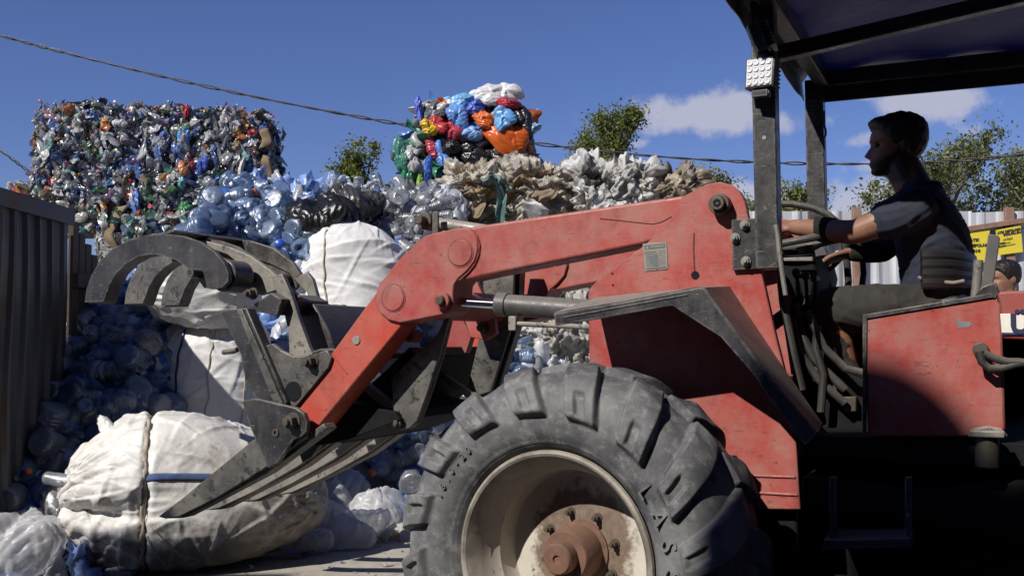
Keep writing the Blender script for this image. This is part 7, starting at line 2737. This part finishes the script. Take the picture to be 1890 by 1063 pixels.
# the big sack under the fork: its axis runs along the picture, mouth at the left
P_l, P_r = at_y(112, 925, 4.62), at_y(598, 912, 4.95)
cc_ = (P_l + P_r) / 2
cc_.z = 0.415
SB = Sack('large soiled white woven sack lying on the ground under the fork tips', cc_, (P_r - P_l).normalized(), (0, 0, 1), ((P_r - P_l).length / 2 * 1.0, 0.365, 0.36), p=3.0, pq=2.3, seed=4, mat='sack_dirty',
          pleat=(0.055, 47, 0.38), pleat1=(0.04, 23, 0.2), fold=0.040, fold_dir=(0.12, 0.35, 1.0), fold_spread=0.35, fold_scl=11, creases=260, crease_h=0.012, sag=0.035, cinch=[(-0.36, 0.075, 0.03), (0.25, 0.04, 0.25)], taper=0.30, floor=ground_z, res=(260, 420),
          crease=[(math.pi * 0.5 + 0.12, -1.05, -0.15, 0.55, 0.15), (math.pi * 0.5 - 0.80, -1.0, -0.35, 0.25, 0.10), (math.pi * 0.5 + 0.95, -1.0, -0.4, 0.25, 0.10), (math.pi * 0.5 - 0.4, -1.0, -0.5, 0.18, 0.06)], lumps=0.085)
# which side faces the camera?
_f = [SB.at(-0.38, q)[0].y for q in (math.pi / 2, math.pi * 1.5)]
FRONT = math.pi / 2 if _f[0] < _f[1] else math.pi * 1.5
sgn = 1 if FRONT < 2 else -1
SB.band('tie_band', [(-0.38 + 0.03 * math.sin(k * 5), FRONT + d) for k, d in enumerate(lin(-2.2, 2.2, 60))], 0.021, M['rope'], 0.004)
SB.band('blue_strap', [(t_, FRONT - sgn * 0.30 - 0.10 * sgn * (t_ + 0.38) * 0) for t_ in lin(-0.36, 0.16, 34)], 0.030, M['blue_strap'], 0.0035)
SB.cord('loose_thread', [(-0.34 + 0.02 * k, FRONT + sgn * (0.35 + 0.07 * k)) for k in range(10)], 0.002, M['rope'], 0.008)
SB.cord('loose_thread', [(-0.30 + 0.03 * k, FRONT + sgn * (0.25 + 0.05 * k)) for k in range(9)], 0.002, M['rope'], 0.010)
# frilled mouth of the sack
rng = np.random.default_rng(9)
for i, (px, py, w, h_) in enumerate(((150, 845, 0.20, 0.12), (128, 905, 0.16, 0.10), (122, 960, 0.22, 0.14), (200, 800, 0.18, 0.10))):
    film_blob('mouth_frill', SB.o, X(px, py, 4.70), (-0.7, -0.7, 0.2), w * 0.8, h_, 0.8 + 0.5 * i, (0.68, 0.66, 0.61), 500 + i, mat='sack_dirty', d=0.03, fold=0.010)
D0 = BOT['small', 2]

# standing sack in the middle distance
def standing(label, px0, px1, pyt, pyb, Y, seed, tilt=0.0, hw=None, **kw):
    a, b = at_y((px0 + px1) / 2, pyt, Y), at_y((px0 + px1) / 2, pyb, Y)
    hx_ = (at_y(px1, pyb, Y).x - at_y(px0, pyb, Y).x) / 2
    c_ = (a + b) / 2
    return Sack(label, c_, (tilt, 0, -1), (1, 0, tilt), ((a.z - b.z) / 2, hx_, hw or hx_ * 0.85), seed=seed, **kw)


S1 = standing('tall white woven sack standing behind the grapple, crossed by the fence shadow, knotted on top', 300, 500, 582, 830, 5.45, 21, tilt=0.10, p=4.5, pq=2.2, pleat=(0.10, 26, 0.30), fold=0.014, fold_dir=(0.1, 0, 1.0), fold_spread=0.35, fold_scl=20, lumps=0.05, creases=170, crease_h=0.009)
S2 = Sack('white woven sack with a blue cord lying across the top of the tall knotted sack', X(374, 536, 5.28), (1, 0.1, -0.18), (0.15, 0, 1), (0.30, 0.185, 0.19), p=2.8, pq=2.2, seed=22, pleat=(0.12, 22, 0.35), pleat1=(0.05, 16, 0.3), fold=0.022, fold_scl=18, fold_dir=(0.3, 0, 1), lumps=0.08)
S3 = standing('bright white woven sack leaning in the middle of the heap behind the red lower arm', 540, 742, 412, 735, 6.15, 23, tilt=-0.10, p=4.6, pq=2.0, pleat1=(0.015, 13, 0.2), pleat=(0.02, 31, 0.22), fold=0.022, fold_dir=(0.15, 0, 1.0), fold_spread=0.35, fold_scl=15, lumps=0.13, creases=160, crease_h=0.012)


def front_f(S_, t_):
    q = [S_.at(t_, k * 2 * math.pi / 24)[0].y for k in range(24)]
    return int(np.argmin(q)) * 2 * math.pi / 24


def xpath(S_, ts, xfun):
    """cord laid on the camera side of a sack at given picture x"""
    out = []
    for t_ in ts:
        best = None
        for k in range(96):
            f_ = k * 2 * math.pi / 96
            p, n_ = S_.at(t_, f_)
            if n_.y > 0.15:
                continue
            d = CAM - p
            e = p - CAM
            px = CX + F * e.x / (e.y * math.cos(TILT) + e.z * math.sin(TILT))
            err = abs(px - xfun(t_))
            if best is None or err < best[0]:
                best = (err, f_)
        out.append((t_, best[1]))
    return out


S1.cord('blue_seam', xpath(S1, lin(-0.80, 0.95, 40), lambda t_: 340 - 18 * (t_ + 0.8) + 4 * math.sin(t_ * 4)), 0.0065, M['navy_label'], 0.003)
S1.cord('sewn_cord', xpath(S1, lin(-0.86, 0.95, 40), lambda t_: 398 - 18 * (t_ + 0.8) + 3 * math.sin(t_ * 5)), 0.0045, M['rope'], 0.003)
S1.cord('sewn_cord', xpath(S1, lin(-0.2, 0.95, 30), lambda t_: 452 - 10 * t_), 0.0035, M['rope'], 0.003)
S3.cord('sewn_cord', xpath(S3, lin(-0.86, 0.4, 40), lambda t_: 604 + 6 * math.sin(t_ * 3)), 0.0055, M['rope'], 0.004)
# knot of the tall sack
kp = at_y(402, 572, 5.30)
mb = MB()
ring_ = [kp + Vector((math.cos(a) * 0.035, math.sin(a) * 0.03, math.sin(a * 2) * 0.012)) for a in lin(0, 2 * math.pi, 24)]
mb.path(ring_, 0.009, seg=8)
mb.build('knot', M['sack'], S1.o)
for i, (px, py, a) in enumerate(((392, 566, 0.4), (410, 562, -0.5), (400, 582, 1.5))):
    film_blob('tied_corner', S1.o, X(px, py, 5.27), (0.1 * i - 0.1, -1, 0.2), 0.08, 0.10, a, (0.7, 0.7, 0.68), 520 + i, mat='sack', d=0.02, fold=0.008)
# blue cord looping over the upper sack
pts = [at_y(x, y, 5.30) for x, y in ((334, 492), (312, 506), (294, 530), (286, 556), (290, 572))]
MB().path(pts, 0.008, seg=8).build('blue_cord', M['blue_strap'], S2.o)
pts = [at_y(x, y, 5.24) for x, y in ((334, 606), (350, 597), (368, 592), (384, 585), (396, 578))]
MB().path(pts, 0.012, seg=8).build('blue_cord', M['blue_strap'], S1.o)


# ================================================================== LOOSE BAGS AND SCRAPS
def loose_bag(label, c, half, seed, mat, col=(0.6, 0.6, 0.62), crease=0.30, group=None, name='plastic_bag', floor=True, n_blob=3):
    """crumpled bag: a few folded lobes pressed together"""
    rng = np.random.default_rng(seed)
    P = Pieces()
    for k in range(n_blob):
        v, q = blob_geo(rng, half[0] * 2 * rng.uniform(0.75, 1.0), half[1] * 2 * rng.uniform(0.75, 1.0), half[2] * rng.uniform(0.75, 1.0), 0.20 * half[2] + 0.004, 56, 84)
        a = rng.uniform(-0.5, 0.5)
        Rm = np.array([[math.cos(a), -math.sin(a), 0], [math.sin(a), math.cos(a), 0], [0, 0, 1]])
        v = v @ Rm.T + np.array(c) + rng.normal(0, 0.30, 3) * np.array(half) * (k > 0)
        if floor:
            g_ = ground_z(v[:, 0], v[:, 1]) + 0.004
            v[:, 2] = np.where(v[:, 2] < g_ + 0.03, g_ + 0.03 * np.exp(-(g_ + 0.03 - v[:, 2]) / 0.03), v[:, 2])
        P.add(v, q, col)
    return tag(link(name, P.mesh(name), M[mat]), label, 'plastic bag', group)


GP = lambda px, py: at_y(px, py, 1.0) if False else None


def on_ground(px, py):
    """point of the yard seen at a photo pixel"""
    y = 4.6
    for _ in range(8):
        d = ray(px, py)
        y = d.y * (gz(0, y) - CAM_Z) / d.z
    return CAM + ray(px, py) * (y / ray(px, py).y)


g1 = heap_hit(62, 1000)
loose_bag('clear crumpled bag on the ground at the lower left corner, left of the soiled sack', (g1.x, g1.y - 0.05, g1.z + 0.02), (0.20, 0.13, 0.13), 601, 'clearfilm', crease=0.5)
g1 = heap_hit(12, 1022)
loose_bag('bright blue bag scrap on the ground under the clear crumpled bag', (g1.x, g1.y, g1.z + 0.02), (0.11, 0.07, 0.06), 602, 'bagfilm', (0.06, 0.22, 0.6), crease=0.5)
spec_ = [
    ((640, 985), (0.20, 0.12, 0.09), 'clearfilm', 'flat clear film bag right of the soiled sack, nearest to it'),
    ((575, 1000), (0.07, 0.07, 0.06), 'clearfilm', 'small clear film puff tucked against the right end of the soiled sack'),
    ((690, 960), (0.13, 0.10, 0.10), 'clearfilm', 'upright clear film bag between the soiled sack and the tyre, beside the black cup'),
    ((612, 945), (0.16, 0.12, 0.13), 'clearfilm', 'high clear film bag under the fork tines'),
    ((735, 935), (0.08, 0.07, 0.07), 'clearfilm', 'clear film twist close to the front tyre'),
    ((672, 905), (0.18, 0.12, 0.13), 'clearfilm', 'clear film bag at the foot of the blue bottles, behind the tines'),
]
for i, ((px, py), hf_, mt, lb) in enumerate(spec_):
    q = on_ground(px, py + 18)
    kk = q.y / 4.9
    hf_ = tuple(h__ * kk for h__ in hf_)
    loose_bag(lb, (q.x, q.y, 0.09 + hf_[2] * 0.75), hf_, 610 + i, mt, crease=0.5)
for i, (px, py, Y, hf_, lb) in enumerate(((612, 412, 6.6, (0.22, 0.14, 0.13), 'shiny black rubbish bag left of the white leaning sack, in the heap'),
                                        (580, 430, 6.45, (0.17, 0.12, 0.11), 'black bag wedged between the blue bottles and the white leaning sack'),
                                        (650, 402, 6.65, (0.17, 0.12, 0.11), 'grey-black bag behind the top of the white leaning sack'))):
    loose_bag(lb, np.array(heap_hit(px, py) or at_y(px, py, Y)) + np.array([0, -0.10, 0.05]), hf_, 630 + i, 'bagfilm', (0.012, 0.012, 0.014) if i < 2 else (0.05, 0.05, 0.052), crease=0.45, floor=False)
# ridge of mixed scraps behind the black bags
rngs = np.random.default_rng(12)
P = Pieces()
for i in range(120):
    px = rngs.uniform(505, 690)
    p = X(px, 384 - 16 * math.exp(-((px - 625) / 40) ** 2) + rngs.normal(0, 8) + (12 if px < 560 else 0), 7.0 + rngs.uniform(-0.1, 0.1))
    v, q = crushed_bottle(rngs, rngs.uniform(0.025, 0.05), rngs.uniform(0.12, 0.22), 0.7)
    P.add(v @ rot_from(rngs.normal(0, 1, 3), rngs.uniform(0, 6)).T + p, q, pick(rngs, PAL_DIM + PAL_CAP[:3]))
ms = link('scrap_heap', P.mesh('scrap_heap'), M['pieces'])
tag(ms, 'ridge of mixed grey bottle scraps with coloured caps behind the black bags', 'heap', kind='stuff')

# small scraps on the yard
q = on_ground(742, 930)
cup = MB()
cup.tube(q + Vector((-0.06, 0.05, 0.045)), q + Vector((0.04, 0.03, 0.05)), 0.042, 0.034, 24)
tag(cup.build('plastic_cup', M['rubber_seat'], bevel=0.003), 'black plastic cup lying by the front tyre', 'cup')
q = on_ground(600, 915)
P = Pieces()
P.add(crumple(np.random.default_rng(3), 0.16, 0.11, 10, 10, 3, 0.2) @ rot_from((-0.3, -1, 0.4), 0.2).T + np.array([q.x, q.y, 0.20]), grid_quads(10, 10), (0.2, 0.15, 0.1))
o = link('cardboard_scrap', P.mesh('cardboard_scrap'), M['card'])
o.modifiers.new('s', 'SOLIDIFY').thickness = 0.004
tag(o, 'small brown cardboard scrap standing behind the fork tines', 'cardboard')
q = on_ground(625, 925)
mb = MB()
mb.tube(q + Vector((-0.03, 0.0, 0.055)), q + Vector((0.035, 0.01, 0.045)), 0.020, 0.024, 16)
mb.ring(q + Vector((-0.03, 0, 0.055)), (1, 0.1, -0.1), 0.027, 0.02, 0.012, 16)
tag(mb.build('bottle_cap', M['cap_orange'], bevel=0.002), 'orange screw cap on the ground behind the fork tines', 'cap')
bottle('small', 2, 'pet_clear', None, 'cap_orange', X(122, 888, 4.58), (0.9, -0.2, -0.15), 0.3, 1.0, 'small clear bottle with an orange cap sticking out of the mouth of the soiled sack', None)
for i, (px, py, w, h_, col, mt, lb) in enumerate((
        (560, 1030, 0.16, 0.05, (0.15, 0.06, 0.32), 'bagfilm', 'purple film strip on the striped shadow beside the soiled sack'),
        (600, 1008, 0.26, 0.09, (0.62, 0.60, 0.56), 'film', 'long pale film strip on the yard beside the purple strip'),
        (700, 1000, 0.22, 0.10, (0.60, 0.57, 0.50), 'film', 'torn beige film strip lying just in front of the clear bags'),
        (740, 982, 0.14, 0.07, (0.58, 0.56, 0.50), 'film', 'short torn film strip beside the front tyre'),
        (712, 1045, 0.06, 0.04, (0.5, 0.48, 0.44), 'film', 'tiny paper scrap in front of the torn beige strip'),
        (470, 1052, 0.08, 0.04, (0.5, 0.48, 0.44), 'film', 'small scrap in the shade along the lower edge of the soiled sack'))):
    q = on_ground(px, py)
    P = Pieces()
    v = crumple(np.random.default_rng(650 + i), w, h_, 20, 12, 9, 0.55, soft=0.004)
    v[:, 2] = np.abs(v[:, 2]) * 0.7
    P.add(v @ rot_from((0, 0, 1), 0.2 * i - 0.3).T + np.array([q.x, q.y, gz(q.x, q.y) + 0.004]), grid_quads(20, 12), col)
    tag(link('film_scrap', P.mesh('film_scrap'), M[mt]), lb, 'scrap')
rngs = np.random.default_rng(88)
for i in range(26):
    px, py = rngs.uniform(585, 765), rngs.uniform(905, 1012)
    if px < 640 and py < 940:
        continue
    q = on_ground(px, py)
    w = rngs.uniform(0.07, 0.20)
    P = Pieces()
    v, qd = blob_geo(rngs, w, w * rngs.uniform(0.4, 0.9), rngs.uniform(0.015, 0.04), 0.010, 36, 54)
    v[:, 2] = np.maximum(v[:, 2], -0.008)
    P.add(v @ rot_from((rngs.normal(0, 0.2), rngs.normal(0, 0.2), 1), rngs.uniform(0, 6)).T + np.array([q.x, q.y, gz(q.x, q.y) + 0.012]), qd, (0.74, 0.73, 0.70) if i % 3 else (0.55, 0.52, 0.46))
    tag(link('film_scrap', P.mesh('film_scrap'), M['clearfilm' if i % 2 else 'film']), 'small crumpled white film scrap on the yard between the soiled sack and the tyre', 'scrap', 'torn film scraps by the tyre')
# grit and confetti of plastic trodden into the yard
P = Pieces()
rngs = np.random.default_rng(31)
for i in range(420):
    x, y = rngs.uniform(-2.1, 0.6), 3.6 + 2.4 * rngs.random() ** 1.1
    s = rngs.uniform(0.004, 0.022)
    v = crumple(rngs, s, s * rngs.uniform(0.4, 1.0), 3, 3, 2, 0.6, soft=0.001)
    v[:, 2] = np.abs(v[:, 2]) + 0.003
    P.add(v @ rot_from((rngs.normal(0, 0.3), rngs.normal(0, 0.3), 1), rngs.uniform(0, 6)).T + np.array([x, y, gz(x, y)]), grid_quads(3, 3), pick(rngs, PAL_DIM + PAL_CAP[:2]))
tag(link('litter', P.mesh('litter'), M['film']), 'trodden crumbs of plastic and paper scattered over the yard', 'litter', kind='stuff')
